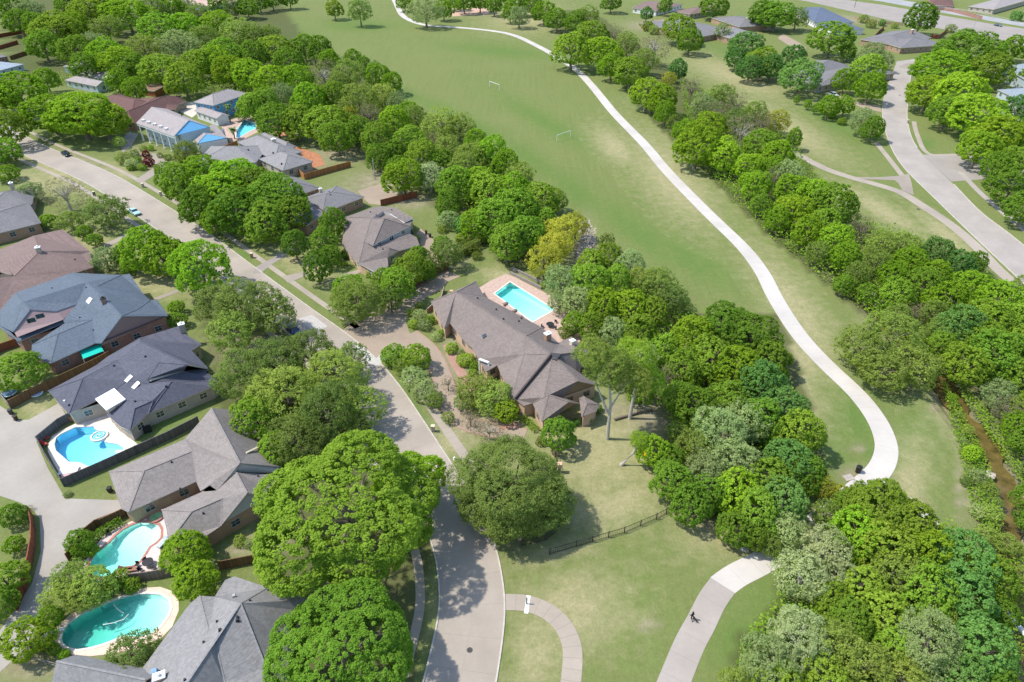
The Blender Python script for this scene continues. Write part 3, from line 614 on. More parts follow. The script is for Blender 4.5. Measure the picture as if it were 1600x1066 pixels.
# ------------------------------------------------------------------ houses
def area2(r): return sum(r[i].x * r[(i + 1) % len(r)].y - r[(i + 1) % len(r)].x * r[i].y for i in range(len(r)))
def inset_ring(r, d):
    s = 1 if area2(r) > 0 else -1; n = len(r); out = []
    for i in range(n):
        a, b, c = r[i - 1], r[i], r[(i + 1) % n]; u = (b - a); v = (c - b); u.z = v.z = 0; u.normalize(); v.normalize()
        nn = Vector((-u.y - v.y, u.x + v.x, 0)) * s
        if nn.length < .1: out.append(b.copy()); continue
        nn.normalize(); k = 1 / max(.5, math.sqrt(max(0, (1 + u.dot(v)) / 2))); q = b + nn * d * k; q.z = b.z; out.append(q)
    return out
class House:
    def __init__(s, label, ring_c, cat='house', name='house', rmat=None, wmat=None, fascia=None, low=None, windows=True, group=None, pane_every=3.6, wz=None):
        s.rf = []; s.vs = []; s.key = {}; s.rmat = rmat; s.fascia = fascia or WHITE; s.walls = []; s.wmat = wmat; s.windows = windows; s.pe = pane_every
        c = P(ring_c[0], ring_c[1]); s.root = empty(name, (c.x, c.y, 0), label, cat, group); s.gab = []; s.inset = .42
    def vid(s, p):
        k = (round(p.x, 3), round(p.y, 3), round(p.z, 3))
        if k not in s.key: s.key[k] = len(s.vs); s.vs.append(p)
        return s.key[k]
    def face(s, pts, crop=None):
        if crop: pts = C(crop, pts)
        w = PW(pts); s.rf.append([s.vid(p) for p in w]); return s
    def wall(s, pts, crop=None, z=3.0, mat=None, inset=None):
        if crop: pts = C(crop, pts)
        w = PW(pts, z); s.walls.append((inset_ring(w, s.inset if inset is None else inset), mat or s.wmat)); return s
    def gable(s, pts, crop=None, mat=None, back=.3):
        if crop: pts = C(crop, pts)
        s.gab.append((PW(pts), mat or s.wmat, back)); return s
    def block(s, A, B, Cc, ze=3.0, rise=2.4, e0='hip', e1='hip', across=False, crop=None, wmat=None, wall=True, hipk=1.0):
        if crop: A, B, Cc = C(crop, [A, B, Cc])
        a, b, c = P(*A, ze), P(*B, ze), P(*Cc, ze); u = (b - a); L = u.length; u.normalize(); v = Vector((-u.y, u.x, 0)); d = (c - a).dot(v)
        v = v * (1 if d > 0 else -1); d = abs(d); q = [a, b, b + v * d, a + v * d]
        if across: q = [q[1], q[2], q[3], q[0]]; L, d = d, L; a = q[0]; u = (q[1] - q[0]).normalized(); v = (q[3] - q[0]).normalized()
        h = d / 2; up = Vector((0, 0, rise)); ih = min(h * hipk, L / 2 - .01)
        r0 = a + v * h + u * (ih if e0 == 'hip' else 0) + up; r1 = a + v * h + u * (L - (ih if e1 == 'hip' else 0)) + up
        i = [s.vid(p) for p in q]; k0, k1 = s.vid(r0), s.vid(r1)
        s.rf.append([i[0], i[1], k1, k0]); s.rf.append([i[2], i[3], k0, k1])
        for e, f, g_ in ((e0, (i[3], i[0], k0), (q[3], q[0], r0)), (e1, (i[1], i[2], k1), (q[1], q[2], r1))):
            if e == 'hip': s.rf.append(list(f))
            else: s.gab.append((list(g_), wmat or s.wmat, .35))
        if wall: s.walls.append((inset_ring(q, s.inset), wmat or s.wmat))
        return s
    def finish(s):
        tris = []
        for f in s.rf:
            if len(f) == 3: tris.append(tuple(f)); continue
            w = [s.vs[i] for i in f]
            for t in tessellate_polygon([[Vector((p.x, p.y, 0)) for p in w]]): tris.append(tuple(f[q] for q in t))
        fixed = []
        for a, b, c in tris:
            nrm = (s.vs[b] - s.vs[a]).cross(s.vs[c] - s.vs[a])
            if nrm.length < 1e-6: continue
            fixed.append((a, b, c) if nrm.z > 0 else (c, b, a))
        o = mesh_obj('roof', s.vs, fixed, None, s.root, True, False, [s.rmat, s.fascia])
        md = o.modifiers.new('thickness', 'SOLIDIFY'); md.thickness = .2; md.offset = -1; md.material_offset_rim = 1
        s.bvh = BVHTree.FromPolygons(s.vs, fixed)
        # ridge and valley caps
        ed = {}
        for f in s.rf:
            for i in range(len(f)):
                e = tuple(sorted((f[i], f[(i + 1) % len(f)]))); ed[e] = ed.get(e, 0) + 1
        m = MB()
        for (a, b), n in ed.items():
            if n == 2 and (s.vs[a] - s.vs[b]).length > 1: m.beam(s.vs[a] - Vector((0, 0, .03)), s.vs[b] - Vector((0, 0, .03)), .24, .075)
        if m.v: m.build('ridge_cap', s.rmat, o)
        s.roof = o
        # walls
        groups = {}
        for ring, mt in s.walls: groups.setdefault(mt.name, (mt, MB()))[1]; mb = groups[mt.name][1]; n = len(ring); b = len(mb.v); \
            mb.v.extend([Vector((p.x, p.y, p.z - .12)) for p in ring] + [Vector((p.x, p.y, -.1)) for p in ring]); \
            mb.f.extend([(b + i, b + n + i, b + n + (i + 1) % n, b + (i + 1) % n) for i in range(n)]); mb.m.extend([0] * n)
        cen = s.root.location
        for poly, mt, back in s.gab:
            cg = sum(poly, Vector()) / len(poly); nrm = (poly[1] - poly[0]).cross(poly[2] - poly[0]); nrm.z = 0
            if nrm.length < 1e-5: continue
            nrm.normalize()
            if nrm.dot(cg - Vector((cen.x, cen.y, cg.z))) < 0: nrm = -nrm
            mb = MB(); A = [p - nrm * back - Vector((0, 0, .1)) for p in poly]; B = [p - nrm * .2 for p in A]; n = len(A); b = len(mb.v)
            mb.v.extend(A + B); mb.f.append(tuple(b + i for i in range(n))); mb.m.append(0); mb.f.append(tuple(b + n + i for i in reversed(range(n)))); mb.m.append(0); mb.build('gable_wall', mt, s.root)
        for mt, mb in groups.values(): mb.build('wall', mt, s.root)
        if s.windows:
            camp = Vector((0, 0, CAMH)); cnt = 0
            for ring, mt in s.walls:
                sg = 1 if area2(ring) > 0 else -1; n = len(ring)
                for i in range(n):
                    a, b = ring[i], ring[(i + 1) % n]; u = (b - a); u.z = 0; L = u.length
                    if L < 2.6: continue
                    u.normalize(); nr = Vector((u.y, -u.x, 0)) * sg; mid = (a + b) / 2
                    if nr.dot((camp - mid).normalized()) < .12 or cnt > 16: continue
                    k = max(1, int(L / s.pe)); levels = [1.0] if min(a.z, b.z) < 4.8 else [1.0, 3.9]
                    for lv in levels:
                        if min(a.z, b.z) < lv + 1.4: continue
                        for j in range(k):
                            c = a + u * (L * (j + .5) / k); c.z = lv; s.window(c, u, nr); cnt += 1
        return s
    def window(s, c, u, nr, w=1.3, h=1.25):
        m = MB(); c = Vector(c)
        for (dx, dz, ww, hh) in ((0, 0, w + .2, .1), (0, h, w + .2, .1), (-w / 2 - .03, .1, .1, h - .1), (w / 2 + .03, .1, .1, h - .1), (0, .1, .05, h - .1), (-w * .25, h * .55, w * .5 - .06, .05), (w * .25, h * .55, w * .5 - .06, .05)):
            q = c + u * dx; q.z = c.z + dz; a = q - u * ww / 2; b = q + u * ww / 2
            for pnt in (a, b): pass
            vs = [a, b, b + nr * .07, a + nr * .07]; vs = vs + [v + Vector((0, 0, hh)) for v in vs]
            m.add(vs, [(0, 1, 2, 3), (7, 6, 5, 4), (0, 4, 5, 1), (1, 5, 6, 2), (2, 6, 7, 3), (3, 7, 4, 0)])
        f = m.build('window', s.fascia if s.fascia is not None else WHITE, s.root)
        g = MB(); a = c - u * w / 2 + nr * .03; b = c + u * w / 2 + nr * .03; g.quad(a + Vector((0, 0, .05)), b + Vector((0, 0, .05)), b + Vector((0, 0, h)), a + Vector((0, 0, h))); g.build('pane', GLASS, f)
    def hit(s, px, py):
        d = ray(px, py).normalized(); r = s.bvh.ray_cast(Vector((0, 0, CAMH)), d)
        return (r[0], r[1]) if r[0] else (P(px, py, 4), Vector((0, 0, 1)))
    def vents(s, pts, crop=None, mat=None, size=.35):
        for p in (C(crop, pts) if crop else pts):
            q, n = s.hit(p[0], p[1]); m = MB(); m.box(q - Vector((0, 0, .1)), (size, size, .1 + size * .9), .4, taper=.75); m.build('roof_vent', mat or DARKM, s.roof)
        return s
    def chimney(s, px, py, crop=None, mat=None, size=(1.3, .9), h=1.3, rz=.5, cap=None):
        if crop: (px, py), = C(crop, [(px, py)])
        q, n = s.hit(px, py); top = q.z + h; m = MB(); m.box((q.x, q.y, .0), (size[0], size[1], top), rz); ch = m.build('chimney', mat or s.wmat, s.root)
        m = MB(); m.box((q.x, q.y, top), (size[0] + .2, size[1] + .2, .14), rz); m.tube([(q.x, q.y, top + .14), (q.x, q.y, top + .5)], .2, 8); m.build('chimney_cap', cap or WHITE, ch); return s
    def skylight(s, pts, crop=None, mat=None, name='skylight', lift=.14):
        if crop: pts = C(crop, pts)
        hs = [s.hit(p[0], p[1]) for p in pts]; n = hs[0][1]; m = MB(); A = [h[0] + n * lift for h in hs]; B = [h[0] - n * .05 for h in hs]; k = len(A)
        m.add(A + B, [tuple(range(k))] + [(i, k + i, k + (i + 1) % k, (i + 1) % k) for i in range(k)])
        m.build(name, mat or plain('skylight_white', (.78, .80, .82), .3, .03), s.roof); return s

SH_MAIN = shingle('shingle_grey_brown', (.205, .172, .155)); SH_SLATE = shingle('shingle_dark_slate', (.098, .103, .132)); SH_BLUE = shingle('shingle_blue_slate', (.108, .138, .175))
SH_TAUPE = shingle('shingle_taupe', (.245, .22, .205)); SH_GREY = shingle('shingle_grey', (.245, .24, .24)); SH_BROWN = shingle('shingle_brown', (.21, .15, .135)); SH_RED = shingle('shingle_red_brown', (.15, .082, .072))
SH_PALE = shingle('shingle_pale', (.33, .30, .29)); SH_MID = shingle('shingle_mid_grey', (.19, .185, .19))
BR_TAN = brick('brick_tan', (.56, .36, .24), (.64, .43, .30), (.5, .42, .34)); BR_RED = brick('brick_red', (.24, .085, .055), (.33, .13, .08)); BR_BROWN = brick('brick_brown', (.34, .18, .09), (.42, .24, .13)); BR_BEIGE = brick('brick_beige', (.42, .36, .28), (.5, .43, .34))
SIDE_PINK = plain('mauve_siding', (.30, .215, .215), .7, .08); SIDE_GREY = plain('grey_siding', (.40, .39, .36), .7, .08); BLUEP = plain('blue_siding', (.13, .37, .60), .6, .08); PALEBLUE = plain('pale_blue_siding', (.40, .49, .54), .6, .08)
GREYF = plain('grey_fascia', (.33, .35, .38), .6, .08); GABLE_SHADE = plain('gable_shade_brown', (.28, .19, .10), .7, .12); CREAMF = CREAM  # the brown has the shade of the brick house's sunless gables put into its colour

# H1 long brick house in the middle
h = House('long brick house with a grey-brown shingle roof beside the rectangular aqua pool', (800, 575), rmat=SH_MAIN, wmat=BR_TAN, fascia=plain('tan_fascia', (.36, .27, .20)))
A, B_, Cc, Pk, D, E = (125, 195, 3), (205, 357, 3), (242, 325, 3), (275, 138, 6.2), (395, 75, 3), (445, 165, 3)
Q, K, T, G = (690, 400, 6.8), (850, 512, 6.8), (680, 505, 5.9), (785, 348, 3)
f1, f2, f3, f4, f5 = (335, 445, 3), (370, 470, 3), (410, 540, 3), (455, 612, 3), (520, 575, 3)
g1, g2 = (605, 770, 3), (632, 778, 3); U = (825, 750, 5.4); j1, j2, j3 = (680, 815, 3), (730, 800, 3), (785, 912, 3)
for f in ([A, Pk, Cc, B_], [A, D, Pk], [Pk, D, E], [Pk, E, G, Q], [Q, G, (885, 440, 3), K], [Pk, Q, T, f5, f4, f3, f2, f1, Cc], [T, f5, g1], [T, g1, g2, K], [Q, K, T]): h.face(f, 'm1')
N1, N2, N3, N4, X = (885, 440, 3), (962, 405, 3), (1106, 525, 3), (990, 606, 3), (985, 495, 5.8)
U2, V1, V2 = (1000, 668, 5.6), (1124, 694, 3), (915, 768, 3); V0 = (990, 606, 3)
h.face([K, N1, N2, X], 'm1').face([X, N2, N3], 'm1').face([K, X, N3, N4], 'm1').face([K, N4, V1, U2], 'm1').face([K, U2, V2, U, (800, 765, 4.6)], 'm1').face([K, (800, 765, 4.6), U, j2, j1, g2], 'm1').face([U, j2, j3], 'm1')
Y = (948, 792, 5.0)
h.face([U, V2, (1012, 800, 3), Y], 'm1').face([U, Y, (885, 872, 3), j3], 'm1')
bz = (1055, 800, 4.0); b1, b2, b3, b4 = (1008, 770, 3), (1035, 757, 3), (1130, 808, 3), (1022, 880, 3)
h.face([b1, b2, bz], 'm1').face([b2, b3, bz], 'm1').face([b3, (1110, 850, 3), bz], 'm1').face([(1110, 850, 3), b4, bz], 'm1').face([b4, b1, bz], 'm1')
h.wall([A, B_, Cc, f1, f2, f3, f4, f5, g1, g2, j1, j2, j3, (885, 872), V2, V1, N4, N3, N2, N1, G, E, D], 'm1', z=3)
h.wall([b1, b2, b3, (1110, 850), b4], 'm1', z=3); h.gable([U2, V1, V2], 'm1', GABLE_SHADE, .5); h.gable([Y, (1012, 800, 3), (885, 872, 3)], 'm1', GABLE_SHADE, .4)  # gables facing away from the sun: shade painted in as a darker brown
h.finish(); h.vents([(405, 178), (515, 245), (558, 302), (650, 315), (665, 297)], 'm1').chimney(820, 425, 'm1', BR_BROWN, (1.2, .9), 1.6, .6).chimney(968, 450, 'm1', CREAM, (.9, .8), .9, .6)
h.skylight([(432, 398), (452, 388), (460, 402), (438, 418)], 'm1', GLASS); h.skylight([(838, 505), (905, 512), (875, 548), (825, 535)], 'm1', plain('dark_shingle', (.07, .065, .065)), 'roof_saddle', .3)
m = MB(); a, b = P(*C('m1', [(630, 775)])[0], 3.1), P(*C('m1', [(843, 515)])[0], 6.95); m.beam(a, b, .3, .5); m.build('parapet', plain('dark_flashing', (.06, .05, .05)), h.roof)
m = MB(); q = PW(C('m1', [(415, 540), (432, 528), (470, 560), (455, 572)]), 3.6); m.beam(q[0], q[2], .45, .2); m.tube([(q[0].x, q[0].y, 0), (q[0].x, q[0].y, 3.6)], .18, 8); m.tube([(q[2].x, q[2].y, 0), (q[2].x, q[2].y, 3.6)], .18, 8); m.build('entry_portico', WHITE, h.root)

# H14 taupe roofed house
h = House('big taupe shingle roofed house with brick base beside the turquoise freeform pool', (310, 725), rmat=SH_TAUPE, wmat=BR_BROWN, fascia=plain('taupe_fascia', (.34, .31, .28)))
a, b, c_, d, e, f = (45, 520, 3), (570, 295, 3), (620, 378, 5.2), (290, 512, 5.2), (180, 802, 3), (130, 778, 3)
mN, mS, g_, i_, j_, k_ = (755, 80, 7.2), (955, 460, 7.2), (650, 590, 3), (680, 655, 3), (745, 615, 3.9), (795, 650, 3.6)
h.face([a, b, c_, d], 'm14').face([a, d, e, f], 'm14').face([d, c_, g_, e], 'm14').face([mN, mS, k_, j_, i_, g_, c_, b], 'm14')
r1, r2, r3 = (1000, 92, 3), (1100, 300, 3), (1240, 485, 3.4)
h.face([mN, r1, r2, r3, mS], 'm14')
l0, l1, l2, l3, l4, l5 = (930, 525, 5.8), (1005, 670, 5.8), (1215, 542, 3), (1258, 610, 3), (1202, 680, 3), (822, 897, 3)
w0, w1_, w2_, w3_, w4_, w5_ = (410, 785, 3), (690, 660, 3), (830, 706, 5.0), (620, 795, 5.0), (465, 1003, 3), (715, 968, 3)
h.face([l0, l2, l3, l4, l1], 'm14').face([w1_, k_, l0, l1, l5, w2_], 'm14').face([w0, w1_, w2_, w3_], 'm14').face([w0, w3_, w4_], 'm14').face([w3_, w2_, l5, w5_, w4_], 'm14')
h.wall([a, b, mN, r1, r2, r3, l2, l3, l4, l5, w5_, w4_, w0, w1_, i_, g_, e, f], 'm14', z=3)
h.gable([l1, l4, l5], 'm14', SIDE_GREY, .4); h.gable([mS, r3, (1232, 530, 3), (932, 525, 5.6)], 'm14', SIDE_GREY, .3); h.gable([mS, k_, (795, 655, 3.3), l0], 'm14', SIDE_GREY, .2)
h.finish().vents([(540, 640), (700, 810), (1080, 552), (480, 455)], 'm14', size=.25)
h.skylight([(900, 175), (990, 120), (994, 130), (905, 186)], 'm14', CREAM, 'roof_trim', .1).skylight([(995, 385), (1125, 322), (1128, 334), (1000, 395)], 'm14', CREAM, 'roof_trim', .1)

# H12 blue slate two storey
h = House('two storey blue slate roofed house with mauve siding and red brick', (130, 500), rmat=SH_BLUE, wmat=BR_RED, fascia=GREYF)
pk, v1, v2, v3, v4 = (180, 280, 7.4), (75, 415, 4.8), (335, 290, 6.2), (462, 245, 5.8), (372, 342, 4.8)
n1, n2, n3, n4 = (95, 180, 5.4), (60, 215, 4.6), (0, 288, 4), (0, 375, 3.6); z1, z2, z3, z4 = (430, 62, 5), (515, 118, 8.2), (720, 75, 5), (580, 140, 7.8)
y1, y2, y3, y4, y5, y6 = (770, 68, 5), (855, 190, 4.3), (725, 318, 8.2), (893, 225, 4.2), (935, 222, 4), (1000, 317, 4)
pk0 = (135, 235, 7.4)
h.face([n3, n2, n1, pk0, v1, n4], 'm12').face([pk0, n1, z1, z2, v3, v2, pk], 'm12').face([pk0, pk, v1], 'm12').face([z1, z3, z4, z2], 'm12').face([z3, y1, y2, z4], 'm12')
h.face([z2, z4, y2, y4, (815, 280, 6), y3], 'm12').face([y3, (815, 280, 6), y4, y5, y6], 'm12').face([z2, y3, (600, 482, 4), (565, 480, 3.6), (550, 340, 5.3), (385, 362, 4.2), (v4[0], v4[1], 4.6), v3], 'm12')
s1, s2, s3, s4, s5 = (190, 490, 3), (385, 362, 4.2), (550, 340, 5.3), (345, 425, 5.0), (300, 602, 3)
h.face([s1, s2, s3, s4], 'm12').face([s1, s4, s5, (240, 575, 3), (185, 545, 3)], 'm12').face([s4, s3, (565, 480, 3.6), s5], 'm12')
h.face([(0, 350, 3.6), (95, 450, 3.4), (110, 470, 3.2), (0, 392, 3.2)], 'm12').face([(95, 450, 3.4), (372, 345, 4.3), (395, 355, 4.0), (110, 470, 3.2)], 'm12')
h.wall([n3, n2, n1, z1, z3, y1, y2, y5, y6, (600, 482), (565, 480), s5, (185, 545), s1, (385, 385), (110, 465), (0, 385)], 'm12', z=3.1)
h.gable([pk, v1, (95, 448, 4.2), v4, v3, v2], 'm12', SIDE_PINK, .3); h.gable([y3, y6, (1000, 330, 3), (602, 500, 3)], 'm12', SIDE_PINK, .4); h.gable([y6, (1003, 317, 4), (1003, 317, 3), (600, 482, 3), (600, 482, 4)], 'm12', SIDE_PINK, .5)
h.finish(); h.vents([(512, 152), (475, 330), (555, 405), (310, 155)], 'm12', size=.25).chimney(622, 240, 'm12', BR_RED, (.9, .7), 1.0, .5, DARKM).skylight([(513, 235), (535, 208), (553, 218), (530, 250)], 'm12')
gp = PW(C('m12', [pk, v1, v4])); gn = (gp[1] - gp[0]).cross(gp[2] - gp[0]); gn.z = 0; gn.normalize(); gn = gn if gn.y < 0 else -gn
for (x0, y0) in ((186, 346), (238, 320)):   # gable windows
    d_ = ray(*C('m12', [(x0, y0)])[0]); o_ = Vector((0, 0, CAMH)); t_ = (gp[1] + gn * .02 - o_).dot(gn) / d_.dot(gn); cc = o_ + d_ * t_; u = Vector((-gn.y, gn.x, 0)); m = MB(); a_ = cc - u * .75 - Vector((0, 0, .5)); b_ = cc + u * .75 - Vector((0, 0, .5)); up_ = Vector((0, 0, 1.0)); m.quad(a_, b_, b_ + up_, a_ + up_); fr = m.build('window', plain('dark_green_paint', (.03, .12, .09)), h.root)
    for kk in (-.36, .36):
        g = MB(); p0 = cc + u * (kk - .28) + gn * .03 - Vector((0, 0, .4)); p1 = cc + u * (kk + .28) + gn * .03 - Vector((0, 0, .4)); g.quad(p0, p1, p1 + Vector((0, 0, .8)), p0 + Vector((0, 0, .8))); g.build('pane', GLASS, fr)
m = MB(); q = PW(C('m12', [(475, 527), (598, 485), (611, 517), (490, 564)]), 2.7); q[2].z = q[3].z = 2.3; m.add(q + [p - Vector((0, 0, .08)) for p in q], [(0, 3, 2, 1), (4, 5, 6, 7), (0, 1, 5, 4), (1, 2, 6, 5), (2, 3, 7, 6), (3, 0, 4, 7)])
aw = m.build('awning', plain('teal_canvas', (.0, .50, .38), .6, .05), None)
aw.parent = h.root; aw.matrix_parent_inverse = Matrix.Translation(h.root.location).inverted()
m = MB()
for p in q[2:]: m.tube([(p.x, p.y, 0), (p.x, p.y, 2.3)], .05, 6)
m.build('awning_post', WHITE, h.root)

# H13 dark slate roof
h = House('dark slate shingle roofed house with two skylights beside the bright blue pool', (215, 590), rmat=SH_SLATE, wmat=BR_BEIGE, fascia=CREAM)
a, b, c_, d, e = (285, 765, 3), (575, 610, 3), (700, 580, 5.2), (490, 690, 5.2), (408, 902, 3)
h.face([a, b, c_, d], 'm12').face([a, d, e], 'm12').face([d, c_, (760, 700, 4.6), (655, 775, 3.5), (575, 822, 3), e], 'm12')
R1, R2, t1, t2, t3, t4, t5 = (835, 468, 7), (1115, 607, 7), (945, 595, 6.7), (875, 695, 4.9), (890, 722, 4.4), (1015, 712, 5.3), (880, 902, 3)
q1, q2, q3, q4, q5, q6, q7 = (640, 560, 3), (830, 450, 3.6), (1065, 378, 3), (1115, 435, 3), (1200, 487, 3), (1140, 525, 3.8), (1240, 632, 3)
h.face([R1, q2, q3, q4, q5, q6, q7, R2], 'm12').face([t1, R2, (1093, 638, 5.4), t2], 'm12').face([b, q1, q2, R1, R2, t1, t2, t3, (760, 700, 4.6), c_], 'm12')
h.face([(1093, 646, 5.0), q7, (1225, 652, 3), (1297, 706, 3), (1250, 705, 3.1), t4, t3], 'm12').face([t4, (1250, 705, 3.1), (1297, 706, 3), (1270, 738, 3), t5], 'm12')
h.face([t3, t4, t5, (910, 820, 4.3), (745, 823, 3.4), (655, 775, 3.5), (760, 700, 4.6)], 'm12').face([t5, (770, 1000, 3), (800, 868, 4.2), (910, 820, 4.3)], 'm12').face([(745, 823, 3.4), (910, 820, 4.3), (800, 868, 4.2), (770, 1000, 3), (715, 975, 3), (635, 905, 3)], 'm12')
h.wall([a, b, q1, q2, q3, q4, q5, q6, q7, (1297, 706), (1270, 738), t5, (770, 1000), (715, 975), (635, 905), (745, 835), (600, 842), e], 'm12', z=3)
h.gable([(1093, 638, 5.3), t2, (880, 712, 4.5), (1093, 650, 4.8)], 'm12', SIDE_GREY, .1)
h.finish().vents([(865, 562), (678, 617), (805, 830), (412, 852), (988, 740)], 'm12', size=.32).vents([(385, 830)], 'm12', WHITE, .4).chimney(1085, 392, 'm12', BR_BEIGE, (1.1, .9), 1.0, .5)
h.skylight([(740, 705), (775, 668), (792, 680), (757, 716)], 'm12').skylight([(783, 746), (820, 708), (835, 720), (800, 757)], 'm12').skylight([(568, 818), (680, 755), (748, 820), (635, 885)], 'm12', plain('white_patio_roof', (.85, .86, .88), .4, .02), 'patio_roof', .35)
m = MB()
for p in C('m12', [(640, 880), (740, 822)]): q = P(p[0], p[1], 2.9); m.tube([(q.x, q.y, 0), (q.x, q.y, 3.3)], .08, 6)
m.build('patio_post', CREAM, h.root)

# H15 big grey roof at the bottom
h = House('large grey shingle roofed house cut off by the bottom edge beside the teal oval pool', (370, 1000), rmat=SH_GREY, wmat=BR_BEIGE, fascia=CREAM)
pk, va, vb, vc = (910, 430, 7.3), (650, 660, 5.4), (578, 368, 3), (700, 375, 3); e1, e2, e3, e4 = (785, 240, 3), (860, 210, 3), (1130, 300, 3), (1480, 395, 3)
rb = (330, 1290, 7.3)
h.face([(500, 430, 3), (80, 1002, 3), (-120, 1300, 3), rb, (660, 800, 7.3), pk, va, vb], 'm15').face([vb, va, vc], 'm15').face([vc, va, pk, e3, e2, e1], 'm15')
h.face([pk, e3, e4, (1330, 480, 3.4), (1290, 800, 3), (1300, 1300, 3), (1180, 1250, 3.6), (1115, 950, 4.5)], 'm15').face([pk, (1115, 950, 4.5), (1180, 1250, 3.6), (800, 1340, 3), (780, 1066, 4.8), (705, 755, 6.9)], 'm15').face([(705, 755, 6.9), (780, 1066, 4.8), (800, 1340, 3), rb, (660, 800, 7.3), pk], 'm15')
h.wall([(500, 430), (80, 1002), (-120, 1300), (800, 1340), (1300, 1300), (1290, 800), e4, e3, e2, e1, vc, vb], 'm15', z=3)
h.finish().vents([(720, 578), (612, 745), (885, 542), (1215, 660), (985, 408), (1135, 325), (460, 1050)], 'm15', size=.28).vents([(745, 650), (885, 570)], 'm15', DARKM, .4).vents([(860, 378)], 'm15', GREYM, .5)
h.chimney(262, 1040, 'm15', BR_TAN, (1.2, .8), .6, .4).vents([(222, 1000)], 'm15', plain('blue_metal', (.2, .32, .45)), .8)
h = House('grey gabled garage roof in the lower left, below the teal oval pool', (150, 1080), cat='garage', name='garage', rmat=SH_GREY, wmat=BR_BEIGE, fascia=CREAM)
h.block((312, 1110), (870, 1230), (450, 888), 3.0, 2.2, 'gable', 'gable', crop=13).finish()

# H2 grey-brown two storey with wide roof
h = House('two storey house with sprawling grey-brown hipped roof and a curved white gutter, mid photo', (600, 375), rmat=SH_MAIN, wmat=BR_TAN, fascia=WHITE)
ap1, ap2 = (900, 452, 8), (1012, 458, 8.2); ea, eb, ec = (838, 655, 5.4), (912, 692, 5.4), (1236, 526, 5.4)
h.face([ap1, ap2, eb, ea], 'm2').face([ap2, ec, eb], 'm2').face([(668, 445, 3.6), (950, 350, 3.6), (1110, 360, 4.2), (1272, 455, 5), ec, ap2, ap1], 'm2').face([(1065, 415, 6.4), (1272, 455, 5.6), (1190, 492, 6.0)], 'm2')
h.face([(668, 445, 3.6), ap1, ea, (788, 850, 3), (640, 690, 3), (652, 590, 3)], 'm2').face([ea, (912, 700, 4.7), (1060, 718, 4.4), (1140, 742, 3.4), (1040, 800, 3), (1048, 872, 3), (965, 945, 3), (788, 850, 3)], 'm2').face([(1060, 718, 4.4), (912, 700, 4.7), (1236, 590, 4.2), (1295, 620, 3.5), (1322, 690, 3), (1140, 742, 3.4)], 'm2')
h.wall([(652, 590), (640, 690), (788, 850), (965, 945), (1048, 872), (1040, 800), (1140, 742), (1322, 690), (1295, 620), (1260, 520), (1272, 455), (1110, 360), (950, 350), (668, 445)], 'm2', z=3)
h.wall([ea, eb, ec, (1260, 460), (1000, 380), (860, 470)], 'm2', z=5.4, mat=plain('pale_siding', (.5, .48, .45)))
h.finish().vents([(890, 405), (942, 430), (1078, 385), (1000, 728)], 'm2', size=.3)

# H3 grey roof with brown side wall
h = House('low grey roofed house with orange-brown side wall above the mid photo two storey house', (510, 320), rmat=SH_MID, wmat=BR_BROWN, fascia=CREAM)
h.block((470, 412), (838, 268), (640, 155), 3.0, 1.9, 'hip', 'hip', crop='m2').block((330, 520), (500, 410), (250, 395), 3.0, 1.7, 'hip', 'gable', crop='m2').block((240, 95), (452, 190), (330, 330), 3.0, 1.9, 'gable', 'hip', crop='m2')
h.finish().vents([(540, 250), (530, 225)], 'm2', size=.3).chimney(455, 215, 'm2', CREAM, (.8, .6), .6)
# H4
h = House('pair of joined light grey hipped roofs just right of the blue house', (410, 235), rmat=SH_GREY, wmat=BR_BEIGE, fascia=GREYF)
h.block((1120, 692), (1310, 785), (1535, 708), 3.0, 2.4, crop='m5').block((950, 560), (1240, 700), (1115, 480), 3.0, 2.4, crop='m5').block((620, 725), (1100, 720), (950, 590), 3.0, 2.6, 'hip', 'hip', crop='m5').block((1100, 520), (1330, 620), (1240, 520), 3.0, 1.6, crop='m5')
h.finish().vents([(1040, 625), (1300, 735), (1235, 648)], 'm5', size=.5).chimney(1240, 560, 'm5', CREAM, (1.4, 1.0), 1.0)
# H5 blue house with white columns
h = House('blue sided two storey house with white front columns and five small dormers', (290, 215), rmat=SH_PALE, wmat=PALEBLUE, fascia=WHITE, pane_every=2.4)
fl, fr_, rl, rr = (162, 412, 6.4), (455, 515, 6.4), (285, 285, 9.2), (575, 388, 9.2); bl, br = (400, 300, 6.4), (742, 440, 6.4)
h.face([fl, fr_, rr, rl], 'm5').face([rl, rr, br, bl], 'm5')
h.gable([rr, fr_, br], 'm5', BLUEP, .3)
w_ = PW(C('m5', [(162, 412, 6.4), (455, 515, 6.4), (742, 440, 6.4), (430, 330, 6.4)])); dv = (w_[2] - w_[1]).normalized()
ring = [w_[0] + dv * 2.4, w_[1] + dv * 2.4, w_[2] + Vector((0, 0, 0)), w_[3]]
h.walls.append((inset_ring(ring, .2), PALEBLUE))
h.face([(640, 572, 3.6), (712, 495, 5.3), (690, 488, 5.3), (600, 560, 3.6)], 'm5').face([(712, 495, 5.3), (872, 525, 3.6), (850, 500, 3.6), (690, 488, 5.3)], 'm5').gable([(712, 495, 5.3), (640, 572, 3.6), (872, 525, 3.6)], 'm5', BLUEP, .1)
h.wall([(640, 575), (875, 530), (850, 450), (600, 520)], 'm5', z=3.6, mat=plain('white_siding', (.7, .7, .7)), inset=.1)
h.face([(740, 430, 5.4), (780, 420, 5.4), (850, 500, 3.6), (800, 520, 3.6), (760, 490, 4.4)], 'm5')
h.finish()
eav = w_[1] - w_[0]; L = eav.length; u = eav.normalized()
